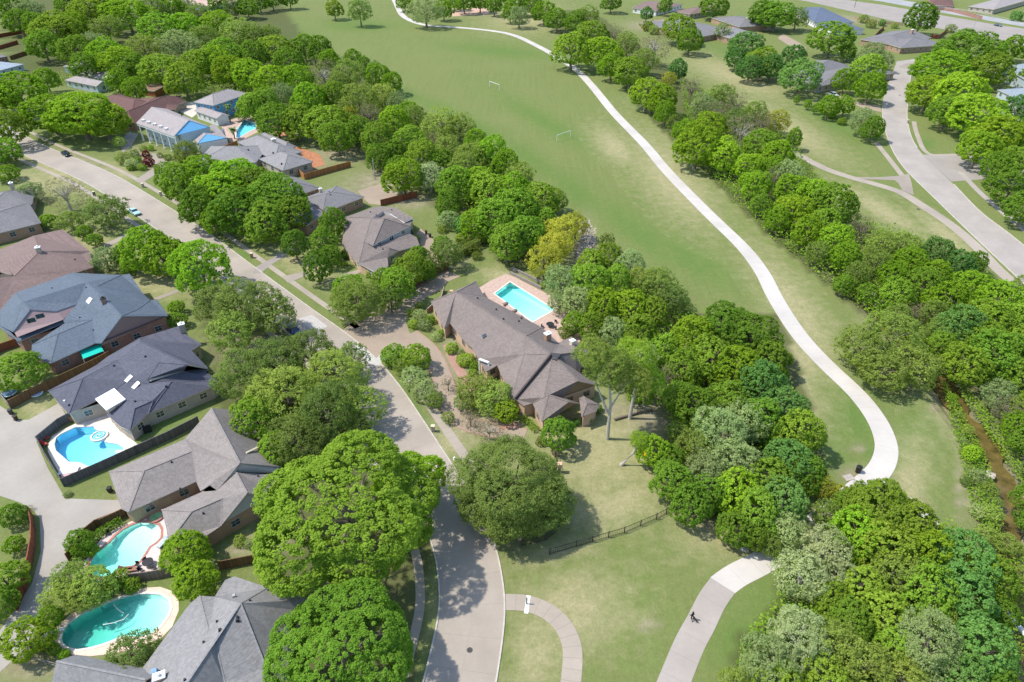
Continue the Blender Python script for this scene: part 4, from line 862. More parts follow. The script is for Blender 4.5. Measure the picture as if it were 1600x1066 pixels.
ent = MB(); a_ = w_[0] + dv * .5; b_ = w_[1] + dv * .5; ent.beam(Vector((a_.x, a_.y, 5.5)), Vector((b_.x, b_.y, 5.5)), .5, .85); ent.build('entablature', WHITE, h.root)
for k in range(6):
    q = w_[0] + dv * .6 + u * (.5 + (L - 1.0) * k / 5); m = MB(); m.tube([(q.x, q.y, 0), (q.x, q.y, 5.6)], [.26, .2], 10); m.box((q.x, q.y, 0), (.7, .7, .25)); m.build('column', WHITE, h.root)
sl_ = PW(C('m5', [rl]))[0] - w_[0]
for (x, y) in ((222, 397), (265, 412), (312, 428), (357, 445), (402, 463)):
    q, n = h.hit(*C('m5', [(x, y)])[0]); m = MB(); m.box((q.x, q.y, q.z - .5), (.95, .95, 1.1), math.atan2(u.y, u.x)); dm = m.build('dormer', WHITE, h.roof)
    m = MB(); p0 = q - dv * .48; p0.z = q.z; aa = p0 - u * .3; bb = p0 + u * .3; m.quad(aa - Vector((0, 0, .3)), bb - Vector((0, 0, .3)), bb + Vector((0, 0, .45)), aa + Vector((0, 0, .45))); m.build('pane', GLASS, dm)
h.vents([(520, 358)], 'm5', size=.4)
# H6 blue guest house
h = House('tall blue guest house with grey hipped roof behind the columned blue house', (345, 165), rmat=SH_PALE, wmat=BLUEP, fascia=WHITE, pane_every=3)
h.block((768, 275), (1045, 180), (640, 238), 5.8, 2.4, crop='m5'); h.block((620, 318), (790, 378), (700, 285), 3.0, 1.2, 'gable', 'gable', crop='m5', wmat=plain('white_siding', (.7, .7, .7)))
h.finish().vents([(835, 138)], 'm5', size=.6)
# H7 red brown
h = House('low house with dark red-brown shingle roof left of the columned blue house', (225, 185), rmat=SH_RED, wmat=BR_BROWN, fascia=CREAM)
h.block((-20, 395), (150, 412), (120, 200), 3, 3.0, 'hip', 'hip', across=True, crop='m5', hipk=.8).block((120, 330), (470, 305), (240, 215), 3, 2.4, 'hip', 'hip', crop='m5').block((-200, 250), (130, 330), (-80, 160), 3, 2.4, crop='m5').finish()
# distant left houses
h = House('pale grey low roofed house near the left top, behind the large round tree', (128, 122), rmat=SH_PALE, wmat=PALEBLUE, fascia=CREAM)
h.block((400, 500), (600, 540), (350, 450), 3, 1.4, 'hip', 'gable', crop=1).block((440, 480), (690, 490), (400, 430), 3, 1.6, crop=1).block((390, 415), (470, 420), (400, 375), 3, 1.0, crop=1).finish()
h = House('blue-grey roofed house at the left edge near the top', (10, 110), rmat=shingle('shingle_blue_grey', (.30, .36, .42)), wmat=PALEBLUE, fascia=WHITE)
h.block((-60, 455), (150, 400), (-60, 385), 3, 1.3, crop=1).finish()
h = House('grey roofed house at the left edge above the blue-grey roofed one', (5, 90), rmat=SH_MID, wmat=BR_RED, fascia=CREAM)
h.block((-80, 375), (50, 350), (-60, 325), 3, 1.2, crop=1).finish()
# H10 left edge grey
h = House('grey hipped roof house with red brick side at the left edge, above the brown roof', (20, 340), rmat=SH_MID, wmat=BR_BROWN, fascia=GREYF)
h.block((-130, 420), (258, 325), (-60, 255), 3, 2.6, 'hip', 'hip', crop=5).block((-120, 260), (200, 210), (-90, 150), 3, 2.5, crop=5).finish().chimney(78, 105, 5, BR_BEIGE, (1.0, .8), 1.4)
# H11 brown
h = House('wide brown shingle roofed house at the left edge with a white-capped chimney', (60, 410), rmat=SH_BROWN, wmat=BR_RED, fascia=CREAM)
a, b, c_, d, e = (390, 365, 3), (560, 500, 3), (585, 600, 3), (460, 640, 3), (200, 420, 4.5)
p1, p2, p3 = (250, 500, 6.6), (-200, 700, 6.6), (280, 590, 5.8)
h.face([(210, 405, 3.6), a, b, (500, 520, 3.3), p1], 5).face([p1, (500, 520, 3.3), b, c_, d, (0, 870, 3), (-250, 960, 3), (-200, 700, 6.6), (90, 655, 5)], 5).face([(210, 405, 3.6), p1, (90, 655, 5), (0, 630, 4.8), p2, (-300, 600, 3), (0, 490, 3)], 5)
h.wall([(210, 405), a, b, c_, d, (0, 870), (-250, 960), (-300, 600), (0, 490)], 5, z=3).finish().chimney(245, 505, 5, BR_BEIGE, (1.0, .8), 1.1, .4).vents([(468, 555)], 5, size=.3)
h.skylight([(0, 635), (60, 620), (85, 650), (0, 685)], 5, plain('dark_well', (.06, .05, .035)), 'roof_well', .05)

# right-hand far houses
def far(label, spec, rmat, wmat, c, fascia=None, crop=4, extra=None):
    h = House(label, c, rmat=rmat, wmat=wmat, fascia=fascia or CREAM)
    for s_ in spec: h.block(*s_[:3], *s_[3:], crop=crop)
    h.finish(); return h
h = far('grey hipped roof house right of centre with two vents, behind blue-green trees', [((110, 480), (310, 540), (250, 315), 3, 2.8, 'hip', 'hip'), ((310, 530), (500, 405), (230, 420), 3, 2.6, 'hip', 'hip')], SH_MID, BR_BEIGE, (1285, 105))
h.vents([(350, 330), (375, 360)], 4, size=.7)
far('slate blue roofed house at the top right near the avenue', [((290, 140), (540, 140), (330, 45), 3, 2.8, 'hip', 'hip'), ((290, 150), (400, 190), (300, 80), 3, 1.6, 'gable', 'hip')], shingle('shingle_slate2', (.11, .14, .20)), plain('white_siding', (.7, .7, .7)), (1300, 25))
h = far('grey roofed brick house with a brick chimney at the end of the right-hand street', [((680, 255), (830, 300), (760, 180), 3, 2.6, 'hip', 'hip'), ((830, 290), (1020, 235), (790, 190), 3, 2.4, 'hip', 'gable')], SH_MID, BR_BROWN, (1412, 60))
h.chimney(895, 210, 4, brick('brick_orange', (.45, .2, .12), (.5, .25, .15)), (1.4, 1), 2.0)
far('blue-grey roofed house at the right edge behind bright trees', [((1430, 560), (1560, 620), (1480, 430), 3, 3.0, 'hip', 'hip'), ((1470, 420), (1640, 520), (1560, 350), 5.2, 2.0, 'gable', 'hip')], shingle('shingle_bluegrey2', (.25, .30, .34)), PALEBLUE, (1585, 125))
far('small grey-white roof at the right edge below the blue-grey roof', [((1420, 650), (1600, 720), (1480, 600), 3, 1.6)], SH_PALE, PALEBLUE, (1585, 165))
far('pale roofed house beyond the avenue in the top right corner', [((1250, 40), (1410, 60), (1290, -40), 3, 2.0)], SH_PALE, BR_BEIGE, (1535, 5))
far('red-brown roofed house beyond the avenue near the top edge', [((1010, 30), (1160, 40), (1040, -30), 3, 2.0)], SH_RED, BR_RED, (1468, 0))
far('grey roofed long house right of the wooden gazebo', [((1180, 230), (1400, 190), (1130, 95), 3, 2.8, 'hip', 'hip'), ((1240, 110), (1420, 170), (1300, 60), 3, 2.0)], SH_MID, BR_BROWN, (1112, 42), crop=3)
far('grey roofed house between the vivid round trees left of the right-hand houses', [((1360, 240), (1560, 220), (1400, 170), 3, 1.8)], SH_GREY, BR_BROWN, (1165, 50), crop=3)
far('pale tan flat roofed house at the top between two trees', [((1390, 110), (1480, 160), (1420, 40), 3, 1.0)], shingle('shingle_sand', (.45, .38, .33)), BR_BEIGE, (1162, 25), crop=3)
far('brown roofed house at the top edge left of the gazebo', [((750, 50), (900, 70), (770, -10), 3, 2.2, 'gable', 'hip')], SH_BROWN, plain('white_siding', (.7, .7, .7)), (1008, 8), crop=3)
far('brown-grey roofed house at the top edge right of the gazebo', [((1010, 70), (1110, 90), (1020, 0), 3, 2.2, 'hip', 'hip')], SH_BROWN, BR_BEIGE, (1065, 12), crop=3)
# gazebo
g = House('open wooden gazebo with pinkish brown roof beside the yellow-green hedge', (1025, 36), cat='gazebo', name='gazebo', rmat=shingle('shingle_pink', (.42, .26, .20)), wmat=WHITE, windows=False)
g.block((845, 140), (950, 160), (880, 110), 2.6, 1.0, crop=3, wall=False); g.finish()
for p in C(3, [(860, 142), (945, 158), (955, 128), (880, 118)]):
    q = P(p[0], p[1], 2.5); m = MB(); m.tube([(q.x, q.y, 0), (q.x, q.y, 2.7)], .12, 6); m.build('post', BARK, g.root)
# sheds left
g = House('small open wooden shed beside the red-brown roof, under the trees', (228, 140), cat='shed', name='shed', rmat=shingle('shingle_shed', (.24, .15, .10)), wmat=wood('shed_wood', (.33, .12, .05)), windows=False)
g.block((865, 555), (960, 570), (960, 515), 2.6, .8, 'gable', 'gable', crop=1).finish()
g = House('pinkish building roof at the top edge left of the open field', (312, 2), cat='building', name='building', rmat=shingle('shingle_pink2', (.5, .36, .30)), wmat=PALEBLUE, windows=False)
g.block((1120, 20), (1310, 40), (1230, -30), 3.5, 1.2, crop=1).finish()

# ------------------------------------------------------------------ fences and walls
def fence(label, pts, h, mat, crop=None, name='wooden_fence', cat='fence', post=2.6, style='board', cap=None):
    if crop: pts = C(crop, pts)
    w = PW(pts); o = w[0]; root = empty(name, (o.x, o.y, 0), label, cat)
    m = MB()
    if style == 'board':
        for a, b in zip(w[:-1], w[1:]): m.beam(a, b, .07, h)
        for a, b in zip(w[:-1], w[1:]): m.beam(a + Vector((0, 0, h)), b + Vector((0, 0, h)), .14, .05)
        m.build('panel', mat, root)
    elif style == 'rail':
        for a, b in zip(w[:-1], w[1:]):
            for z in (h * .35, h * .88): m.beam(a + Vector((0, 0, z)), b + Vector((0, 0, z)), .05, .12)
        m.build('rail', mat, root)
    elif style == 'picket':
        for a, b in zip(w[:-1], w[1:]):
            for z in (.15, h * .9): m.beam(a + Vector((0, 0, z)), b + Vector((0, 0, z)), .05, .06)
            n = int((b - a).length / .28)
            for k in range(n): q = a + (b - a) * (k / n); m.box(q, (.035, .035, h))
        m.build('picket_panel', mat, root)
    first = None; cnt = 0
    for a, b in zip(w[:-1], w[1:]):
        n = max(1, int((b - a).length / post))
        for k in range(n + (1 if b is w[-1] else 0)):
            q = a + (b - a) * (k / n); cnt += 1
            if cnt > 60: break
            if first is None:
                pm = MB(); pm.box((0, 0, 0), (.14, .14, h + .08)); first = pm.build('post', mat, None, world=False); first.parent = root; first.location = q - root.location
            else: c = first.copy(); COL.objects.link(c); c.parent = root; c.location = q - root.location
    return root
WD = wood('dark_fence', (.135, .13, .13)); WB = wood('brown_fence', (.20, .115, .055)); WR = wood('red_fence', (.27, .09, .045)); WO = wood('orange_fence', (.42, .19, .075)); WG = wood('grey_fence', (.30, .27, .24))
fence('weathered dark grey board fence around the bright blue pool', [(452, 490), (380, 530), (247, 640), (300, 740), (402, 905), (620, 810), (860, 700), (1060, 610), (1245, 515)], 1.8, WD, 9)
fence('brown board fence between the blue slate roof and the dark slate roof', [(72, 418), (200, 350), (420, 245), (600, 160), (700, 105)], 1.9, WB, 9)
fence('low thin rail fence at the left edge beside the trampoline', [(-40, 310), (10, 350), (70, 420)], 1.2, WG, 9)
fence('red-brown board fence at the left edge below the brown roof', [(-40, 560), (0, 535), (130, 490)], 1.8, WR, 'm12')
fence('brown board fence from the taupe roof to the turquoise pool hedge', [(0, 905), (120, 850), (190, 815)], 1.7, WB, 'm14')
fence('dark brown board fence beside the taupe roofed wing and courtyard', [(200, 850), (290, 800), (345, 780)], 1.7, WB, 'm14')
fence('brown board fence beside the small tree left of the turquoise pool', [(432, 310), (548, 150), (610, 100), (790, 30)], 1.6, WB, 13)
fence('grey-brown board fence between the turquoise pool and the teal pool', [(820, 440), (950, 425), (1080, 400)], 1.7, wood('greybrown_fence', (.22, .17, .14)), 13)
fence('brown board fence behind the big grey roof, under the giant bright tree', [(1375, 365), (1480, 345), (1610, 320)], 1.8, WB, 13)
fence('tall red-brown fence curving along the left side of the alley', [(205, 30), (222, 120), (220, 220), (200, 340), (160, 500), (110, 620)], 1.9, WR, 13)
fence('grey split rail fence at the lower left, below the teal pool', [(185, 920), (290, 955), (400, 990)], 1.1, WG, 13, style='rail')
fence('orange wood fence at the edge of the tan yard behind the grey hipped roofs', [(240, 55), (318, 118), (520, 60), (720, 5)], 1.9, WO, 'm2')
fence('orange-brown fence between the columned blue house and grey hipped roofs', [(800, 655), (880, 625), (960, 590)], 1.9, WO, 'm5')
fence('dark red fence under the trees behind the grey hipped roofs', [(1240, 430), (1340, 450), (1420, 560)], 1.9, WR, 'm5')
fence('red-brown fence behind the tan courtyard, under a pale trunk', [(985, 348), (1140, 310), (1300, 275)], 1.9, WR, 'm2')
fence('red board fence at the left edge near the top', [(-60, 250), (0, 235), (165, 205)], 1.9, WR, 1)
fence('second red board fence at the left edge, below the first', [(-60, 320), (0, 310), (115, 275)], 1.9, WR, 1)
fence('brown board fence beside the lawn at the left near the top', [(70, 375), (160, 345), (250, 320)], 1.9, WB, 1)
fence('brick boundary wall beyond the avenue in the top right', [(1000, 50), (1150, 75), (1330, 125)], 2.2, BR_RED, 4, name='brick_wall', cat='wall', post=6)
fence('red fence beside the grey roofed brick house near the avenue', [(650, 255), (690, 210), (720, 185)], 1.9, WR, 4)
fence('brown fence between the brick chimney house and the bright tree', [(1020, 235), (1060, 245), (1110, 205)], 1.9, WR, 4)
fence('tan fence left of the slate blue roof near the avenue', [(540, 120), (700, 150), (840, 160)], 1.6, wood('tan_fence', (.45, .34, .22)), 4)
fence('black iron picket fence across the pale lawn below the main house', [(235, 270), (400, 222), (700, 135), (900, 50), (960, 18), (985, 0)], 1.3, plain('iron', (.05, .04, .035)), 15, name='iron_fence', style='picket')
fence('dark low fence curving under the dark olive round tree', [(60, 215), (150, 200), (215, 180), (285, 120), (310, 60), (318, 0)], 1.2, plain('iron2', (.06, .045, .04)), 15, name='iron_fence', style='picket')
fence('short iron fence between the two brick pillars on the pale lawn', [(868, 716), (871, 726), (874, 742)], 1.2, MATS['iron'], name='iron_fence', style='picket', post=3)
fence('dark wood screen fence beside the house driveway hedge', [(640, 455), (668, 437), (700, 420)], 1.8, WB)
fence('red-brown fence at the end of the driveway court of the main house', [(668, 490), (690, 470), (694, 455)], 1.2, BR_RED, name='brick_wall', cat='wall')
for i, (a, b, lab) in enumerate((((797, 428), (846, 452), 'lower weathered timber retaining wall behind the aqua pool'), ((800, 421), (852, 446), 'upper weathered timber retaining wall behind the aqua pool'))):
    m = MB(); p, q = P(*a), P(*b); 
    for z in range(3): m.beam(p + Vector((0, 0, z * .24)), q + Vector((0, 0, z * .24)), .3, .22)
    o = m.build('retaining_wall', plain('old_timber', (.26, .23, .21), .9, .3, 3)); tag(o, lab, 'retaining wall')

# ------------------------------------------------------------------ vehicles
def car(px, py, ang, label, col, length=4.6, suv=False, cat='car'):
    p = P(px, py); root = empty('parked_car' if 'driving' not in label else 'car', (p.x, p.y, .02), label, cat, rz=R(ang)); L = length / 2; W_ = .9
    H0, H1 = .32, (.95 if not suv else 1.05); Ht = 1.45 if not suv else 1.75
    prof = [(-L, .45), (-L, .85), (-L + .15, H1 - .02), (-L * .62, H1), (L * .42, H1 - .02), (L - .25, H1 - .16), (L, .7), (L, .42), (L - .12, .3), (-L + .12, .3)]
    m = MB(); n = len(prof)
    for yy, k in ((-W_, .94), (-W_ * .96, 1.0), (W_ * .96, 1.0), (W_, .94)):
        m.v += [Vector((x * (k if abs(yy) == W_ else 1), yy if abs(yy) == W_ else yy, z if abs(yy) != W_ else .3 + (z - .3) * .93)) for x, z in prof]
    for r in range(3):
        for i in range(n): j = (i + 1) % n; m.f.append((r * n + i, (r + 1) * n + i, (r + 1) * n + j, r * n + j)); m.m.append(0)
    m.f.append(tuple(reversed(range(n)))); m.m.append(0); m.f.append(tuple(3 * n + i for i in range(n))); m.m.append(0)
    paint = plain('paint_' + '_'.join(str(int(c * 100)) for c in col), col, .3, .02, 1, 0, .5)
    m.build('body', paint, root, world=False)
    b0, b1, t0, t1 = -L * .70 if not suv else -L * .93, L * .38, -L * .42 if not suv else -L * .8, L * .12
    m = MB(); w0, w1 = .82, .64
    m.add([(b0, -w0, H1 - .03), (b1, -w0, H1 - .03), (b1, w0, H1 - .03), (b0, w0, H1 - .03), (t0, -w1, Ht - .04), (t1, -w1, Ht - .04), (t1, w1, Ht - .04), (t0, w1, Ht - .04)], [(0, 1, 5, 4), (1, 2, 6, 5), (2, 3, 7, 6), (3, 0, 4, 7)])
    m.build('windows', GLASS, root, world=False)
    m = MB(); m.add([(t0 - .05, -w1 - .02, Ht - .05), (t1 + .05, -w1 - .02, Ht - .05), (t1 + .05, w1 + .02, Ht - .05), (t0 - .05, w1 + .02, Ht - .05), (t0 + .1, -w1 + .08, Ht), (t1 - .1, -w1 + .08, Ht), (t1 - .1, w1 - .08, Ht), (t0 + .1, w1 - .08, Ht)], [(0, 1, 5, 4), (1, 2, 6, 5), (2, 3, 7, 6), (3, 0, 4, 7), (4, 5, 6, 7)])
    for sx, tx in ((b1, t1), (b0, t0)):
        for s_ in (-1, 1): m.beam((sx, s_ * w0, H1 - .04), (tx, s_ * w1, Ht - .05), .07, .05)
    m.build('roof', paint, root, world=False)
    for x in (-L * .6, L * .62):
        for y in (-W_ + .08, W_ - .08):
            mm = MB(); mm.tube([(x, y - .11, .33), (x, y + .11, .33)], .33, 14); wh = mm.build('wheel', RUBBER, root, world=False)
            mm = MB(); s_ = 1 if y > 0 else -1; mm.tube([(x, y + s_ * .10, .33), (x, y + s_ * .125, .33)], .2, 10); mm.build('rim', GREYM, wh, world=False)
    for y in (-.62, .62):
        mm = MB(); mm.box((L - .06, y, .62), (.14, .36, .16)); mm.build('headlight', plain('lamp_glass', (.75, .76, .78), .2, .02), root, world=False)
        mm = MB(); mm.box((-L + .06, y, .66), (.14, .34, .16)); mm.build('tail_light', plain('red_lens', (.4, .02, .02), .3, .05), root, world=False)
    for y in (-.98, .98): mm = MB(); mm.box((L * .33, y, .95), (.14, .2, .12)); mm.build('mirror', paint, root, world=False)
def ang_of(a, b):
    d = P(*b) - P(*a); return math.degrees(math.atan2(d.y, d.x))
sa = ang_of((155, 262), (308, 352))
car(211, 334, sa, 'pale cyan sedan parked at the kerb on the left-hand street', (.36, .58, .60))
car(460, 520, ang_of((428, 440), (540, 520)), 'dark blue car parked under the grey-olive trees beside the street', (.03, .06, .20))
car(104, 243, sa, 'black car parked below the large round tree at the upper left', (.015, .015, .018))
car(122, 117, ang_of((115, 120), (133, 122)), 'dark silver car parked beside the pale low roof at the upper left', (.10, .12, .14))
car(1559, 41, ang_of((1460, 16), (1600, 38)), 'dark teal car driving on the avenue at the top right', (.03, .07, .09))
car(1302, 151, ang_of((1290, 146), (1315, 156)), 'white car parked in front of the grey hipped roof house at the right', (.75, .76, .78), suv=True)

# ------------------------------------------------------------------ small things
def single(name, m, mats, label, cat, group=None, smooth=False): return tag(m.build(name, mats, smooth=smooth), label, cat, group)
def goal(a, b, label):
    A, B = P(*a), P(*b); c = (A + B) / 2; root = empty('soccer_goal', (c.x, c.y, 0), label, 'soccer goal'); u = (B - A).normalized(); L = max(6.0, min(7.3, (B - A).length)); A = c - u * L / 2; B = c + u * L / 2
    m = MB(); m.tube([A + Vector((0, 0, 2.4)), B + Vector((0, 0, 2.4))], .07, 6); m.build('crossbar', WHITE, root)
    bk = Vector((-u.y, u.x, 0)); bk = bk if bk.y > 0 else -bk
    for p in (A, B):
        m = MB(); m.tube([p, p + Vector((0, 0, 2.4))], .07, 6); m.build('post', WHITE, root)
        m = MB(); m.tube([p + Vector((0, 0, 2.4)), p + bk * 1.6], .035, 5); m.build('brace', GREYM, root)
goal((763, 135), (782, 142), 'white soccer goal frame far up the field, the farther one'); goal((866, 223), (895, 213), 'white soccer goal frame nearer the path, the nearer one')
def trash(px, py, label, col=(.02, .02, .022), r=.33, h=.95, name='trash_can', cat='trash can', grp=None):
    p = P(px, py); root = empty(name, p, label, cat, grp); m = MB(); m.tube([(0, 0, .03), (0, 0, .1), (0, 0, h)], [r * .85, r * .9, r], 14); m.build('body', plain('bin_%d' % int(sum(col) * 1000), col, .5), root, world=False)
    m = MB(); m.tube([(0, 0, h), (0, 0, h + .06), (0, 0, h + .16)], [r * 1.06, r * 1.06, r * .5], 14); m.build('lid', plain('bin_%d' % int(sum(col) * 1000), col), root, world=False)
trash(1340, 738, 'black round park trash can beside the white path bend', r=.45, h=1.2)
m = MB(); p = P(1332, 744); m.box((p.x - .8, p.y - .4, 0), (1.6, 1.2, .12), .3); single('concrete_pad', m, plain('pad', (.38, .34, .30)), 'small concrete pad beside the black park trash can', 'concrete pad')
def wheelie(px, py, label, col, rz=0):
    p = P(px, py); root = empty('wheelie_bin', p, label, 'bin', rz=R(rz)); mt = plain('wheelie_%d' % int(sum(col) * 1000), col, .5)
    m = MB(); m.add([(-.24, -.26, .08), (.24, -.26, .08), (.24, .26, .08), (-.24, .26, .08), (-.3, -.35, 1.0), (.3, -.35, 1.0), (.3, .35, 1.0), (-.3, .35, 1.0)], [(3, 2, 1, 0), (4, 5, 6, 7), (0, 1, 5, 4), (1, 2, 6, 5), (2, 3, 7, 6), (3, 0, 4, 7)]); m.build('body', mt, root, world=False)
    m = MB(); m.box((0, 0, 1.0), (.66, .78, .07), taper=.9); m.build('lid', mt, root, world=False)
    for x in (-.25, .25): m = MB(); m.tube([(x - .04, .3, .12), (x + .04, .3, .12)], .12, 10); m.build('wheel', RUBBER, root, world=False)
wheelie(18, 647, 'dark grey wheeled bin at the end of the brown board fence, the left one', (.05, .05, .055), 20)
wheelie(26, 657, 'dark brown wheeled bin at the end of the brown board fence, the right one', (.06, .035, .03), 60)
wheelie(173, 769, 'black wheeled bin at the corner of the taupe roofed house', (.03, .03, .03), 10)
wheelie(666, 366, 'dark bin on the tan drive behind the two storey house, upper one', (.04, .035, .05), 10); wheelie(672, 371, 'dark bin on the tan drive behind the two storey house, lower one', (.05, .03, .04), 30)
wheelie(42, 545, 'bright blue wheeled bin beside the blue slate roofed house', (.01, .04, .35), 10)
def mailbox(px, py, label, mat=BR_BROWN):
    p = P(px, py); root = empty('mailbox', p, label, 'mailbox'); m = MB(); m.box((0, 0, 0), (.55, .55, 1.25)); m.build('pillar', mat, root, world=False); m = MB(); m.box((0, 0, 1.25), (.66, .66, .1)); m.build('cap', CREAM, root, world=False)
    m = MB(); m.box((-.3, 0, .85), (.12, .25, .22)); m.build('door', DARKM, root, world=False)
mailbox(677, 674, 'brick mailbox pillar on the verge beside the white-trimmed kerb, mid photo', BR_BEIGE); mailbox(394, 403, 'brick mailbox pillar beside the street under the bright tree cluster'); mailbox(148, 306, 'dark mailbox pillar on the left verge near the cyan sedan', plain('dark_stone', (.12, .11, .1)))
mailbox(224, 293, 'low stone mailbox beside the tan walkway apron', BR_BEIGE); mailbox(252, 306, 'mailbox pillar on the verge at the left of the bright tree cluster', BR_BEIGE); mailbox(1418, 193, 'mailbox pillar beside the right-hand street kerb', BR_BEIGE)
for x, y, lab, hh in ((868, 713, 'brick gate pillar on the pale lawn, the farther one', 1.9), (874, 738, 'brick gate pillar on the pale lawn, the nearer one', 1.9), (706, 466, 'tall brick pillar beside the motor court planting', 1.9), (812, 842, 'brick pillar under the dark olive tree at the lawn corner', 1.6)):
    p = P(x, y); m = MB(); m.box(p, (.6, .6, hh)); m.box(p + Vector((0, 0, hh)), (.75, .75, .12)); single('brick_pillar', m, BR_TAN, lab, 'pillar')
# bollard on the path stripe, manholes
p = P(823, 944); root = empty('bollard', p, 'thin dark green bollard standing on the pale path stripe', 'bollard'); m = MB(); m.tube([(0, 0, 0), (0, 0, 1.45)], .09, 8); m.build('post', plain('green_post', (.02, .10, .08)), root, world=False); m = MB(); m.tube([(0, 0, 1.45), (0, 0, 1.55)], [.1, .05], 8); m.build('cap', GREYM, root, world=False)
for x, y, lab, r in ((734, 1016, 'round manhole cover in the street near the bottom edge', .38), (203, 312, 'manhole cover in the street behind the cyan sedan', .4), (1435, 327, 'manhole cover in the right-hand street', .5), (1406, 149, 'dark drain patch in the right-hand street near its top', .5)):
    p = P(x, y); m = MB(); m.tube([(p.x, p.y, .0), (p.x, p.y, .035)], r, 18); m.tube([(p.x, p.y, .035), (p.x, p.y, .045)], r * .35, 12); single('manhole_cover', m, plain('cast_iron', (.07, .065, .06)), lab, 'manhole cover')
def pole(px, py, h, label, mat, arm=0, r=.16, cross=True):
    p = P(px, py); root = empty('utility_pole', p, label, 'utility pole'); m = MB(); m.tube([(0, 0, 0), (0, 0, h)], [r, r * .65], 8); m.build('pole', mat, root, world=False)
    if cross: m = MB(); m.beam((-1.2, 0, h - .8), (1.2, 0, h - .8), .12, .14); m.build('crossarm', mat, root, world=False)
    return p
pa = pole(1335, 12, 11, 'dark utility pole on the avenue verge, left one', DARKM); pb = pole(1520, 47, 10, 'grey utility pole on the avenue verge, right one', GREYM); pole(586, 281, 7, 'pale pole at the edge of the tan yard', GREYM, cross=False); 
pc = P(1130, -30); pd = P(1700, 90)
for k, z in enumerate((9.9, 10.2)):
    m = MB()
    for a, b in ((pc, pa), (pa, pb), (pb, pd)):
        pts = [Vector((a.x + (b.x - a.x) * t + (k - .5) * 2, a.y + (b.y - a.y) * t, z - 1.2 * 4 * t * (1 - t))) for t in np.linspace(0, 1, 9)]; m.tube(pts, .05, 4)
    single('power_line', m, plain('wire', (.5, .5, .5)), ('nearer' if k else 'farther') + ' overhead wire strung between the avenue utility poles', 'power line')
def pipe():
    a, b = P(1556, 950, 0), P(1612, 1012, 0); m = MB(); m.tube([a + Vector((0, 0, .8)), b + Vector((0, 0, .8))], .34, 14); root = empty('pipeline', (a.x, a.y, 0), 'white pipe crossing the creek at the lower right', 'pipe'); m.build('pipe', plain('white_pipe', (.66, .66, .64)), root)
    for t in (.05, .5): q = a + (b - a) * t; m = MB(); m.box((q.x, q.y, -1.5), (.6, .5, 2.1)); m.build('support', PATHC, root)
pipe()
# round covered things and pool furniture
def disc_thing(name, label, cat, px, py, r, h, c1, c2, z=0):
    p = P(px, py); root = empty(name, p, label, cat); m = MB(); m.tube([(0, 0, h - .12), (0, 0, h)], r, 24, cap=True); m.build('frame', c1, root, world=False); m = MB(); m.disc((0, 0, h + .012), r * .86, 24); m.build('mat', c2, root, world=False)
    for k in range(4): a = k * math.pi / 2 + .4; m = MB(); m.tube([(r * .9 * math.cos(a), r * .9 * math.sin(a), 0), (r * .9 * math.cos(a), r * .9 * math.sin(a), h - .1)], .04, 6); m.build('leg', GREYM, root, world=False)
disc_thing('trampoline', 'round blue-grey trampoline beside the lime tree at the left edge', 'trampoline', *C(9, [(62, 330)])[0], 1.35, .5, PALEBLUE, plain('mat_blue', (.12, .2, .3)))
disc_thing('paddling_pool', 'pale round paddling pool on the grass beside the brown fence', 'paddling pool', *C(9, [(232, 330)])[0], 1.1, .35, WHITE, plain('pad_blue', (.35, .5, .62)))
def table(px, py, label, r=.65, col=DARKM):
    p = P(px, py); root = empty('patio_table', p, label, 'table'); m = MB(); m.tube([(0, 0, .7), (0, 0, .75)], r, 18); m.build('table_top', col, root, world=False); m = MB(); m.tube([(0, 0, 0), (0, 0, .7)], .06, 8); m.build('pedestal', col, root, world=False); return root
def chair(px, py, rz, label, grp, mat=DARKM):
    p = P(px, py); root = empty('patio_chair', p, label, 'chair', grp, rz=R(rz)); m = MB(); m.box((0, 0, .4), (.5, .5, .06)); m.build('seat', mat, root, world=False); m = MB(); m.box((0, .23, .46), (.5, .06, .5)); m.build('backrest', mat, root, world=False)
    for x in (-.22, .22):
        for y in (-.22, .22): m = MB(); m.box((x, y, 0), (.05, .05, .4)); m.build('leg', mat, root, world=False)
def lounger(px, py, rz, label, mat, grp=None):
    p = P(px, py); root = empty('sun_lounger', p, label, 'sun lounger', grp, rz=R(rz)); m = MB(); m.box((0, -.25, .3), (.62, 1.3, .1)); m.build('seat', mat, root, world=False)
    m = MB(); m.add([(-.31, .4, .34), (.31, .4, .34), (.31, .95, .78), (-.31, .95, .78), (-.31, .4, .42), (.31, .4, .42), (.31, .92, .86), (-.31, .92, .86)], [(3, 2, 1, 0), (4, 5, 6, 7), (0, 1, 5, 4), (1, 2, 6, 5), (2, 3, 7, 6), (3, 0, 4, 7)]); m.build('backrest', mat, root, world=False)
    for x in (-.25, .25):
        for y in (-.8, .3): m = MB(); m.box((x, y, 0), (.06, .06, .3)); m.build('leg', GREYM, root, world=False)
RED = plain('red_plastic', (.45, .06, .04), .5, .06)
(x1, y1), (x2, y2) = C(9, [(285, 600), (272, 640)]); lounger(x1, y1, 60, 'red lounger beside the dark pool fence, the farther one', RED); lounger(x2, y2, 60, 'red lounger beside the dark pool fence, the nearer one', RED)
(x1, y1), = C(13, [(930, 335)]); table(x1, y1, 'black round table on the deck of the turquoise pool', .75)
for k, (dx, dy) in enumerate(((860, 345), (880, 375), (960, 360), (905, 310))):
    (x1, y1), = C(13, [(dx, dy)]); chair(x1, y1, k * 80, 'dark patio chair around the black round table by the turquoise pool, ' + ['leftmost', 'second from left', 'rightmost', 'third from left'][k], 'chairs on the turquoise pool deck')
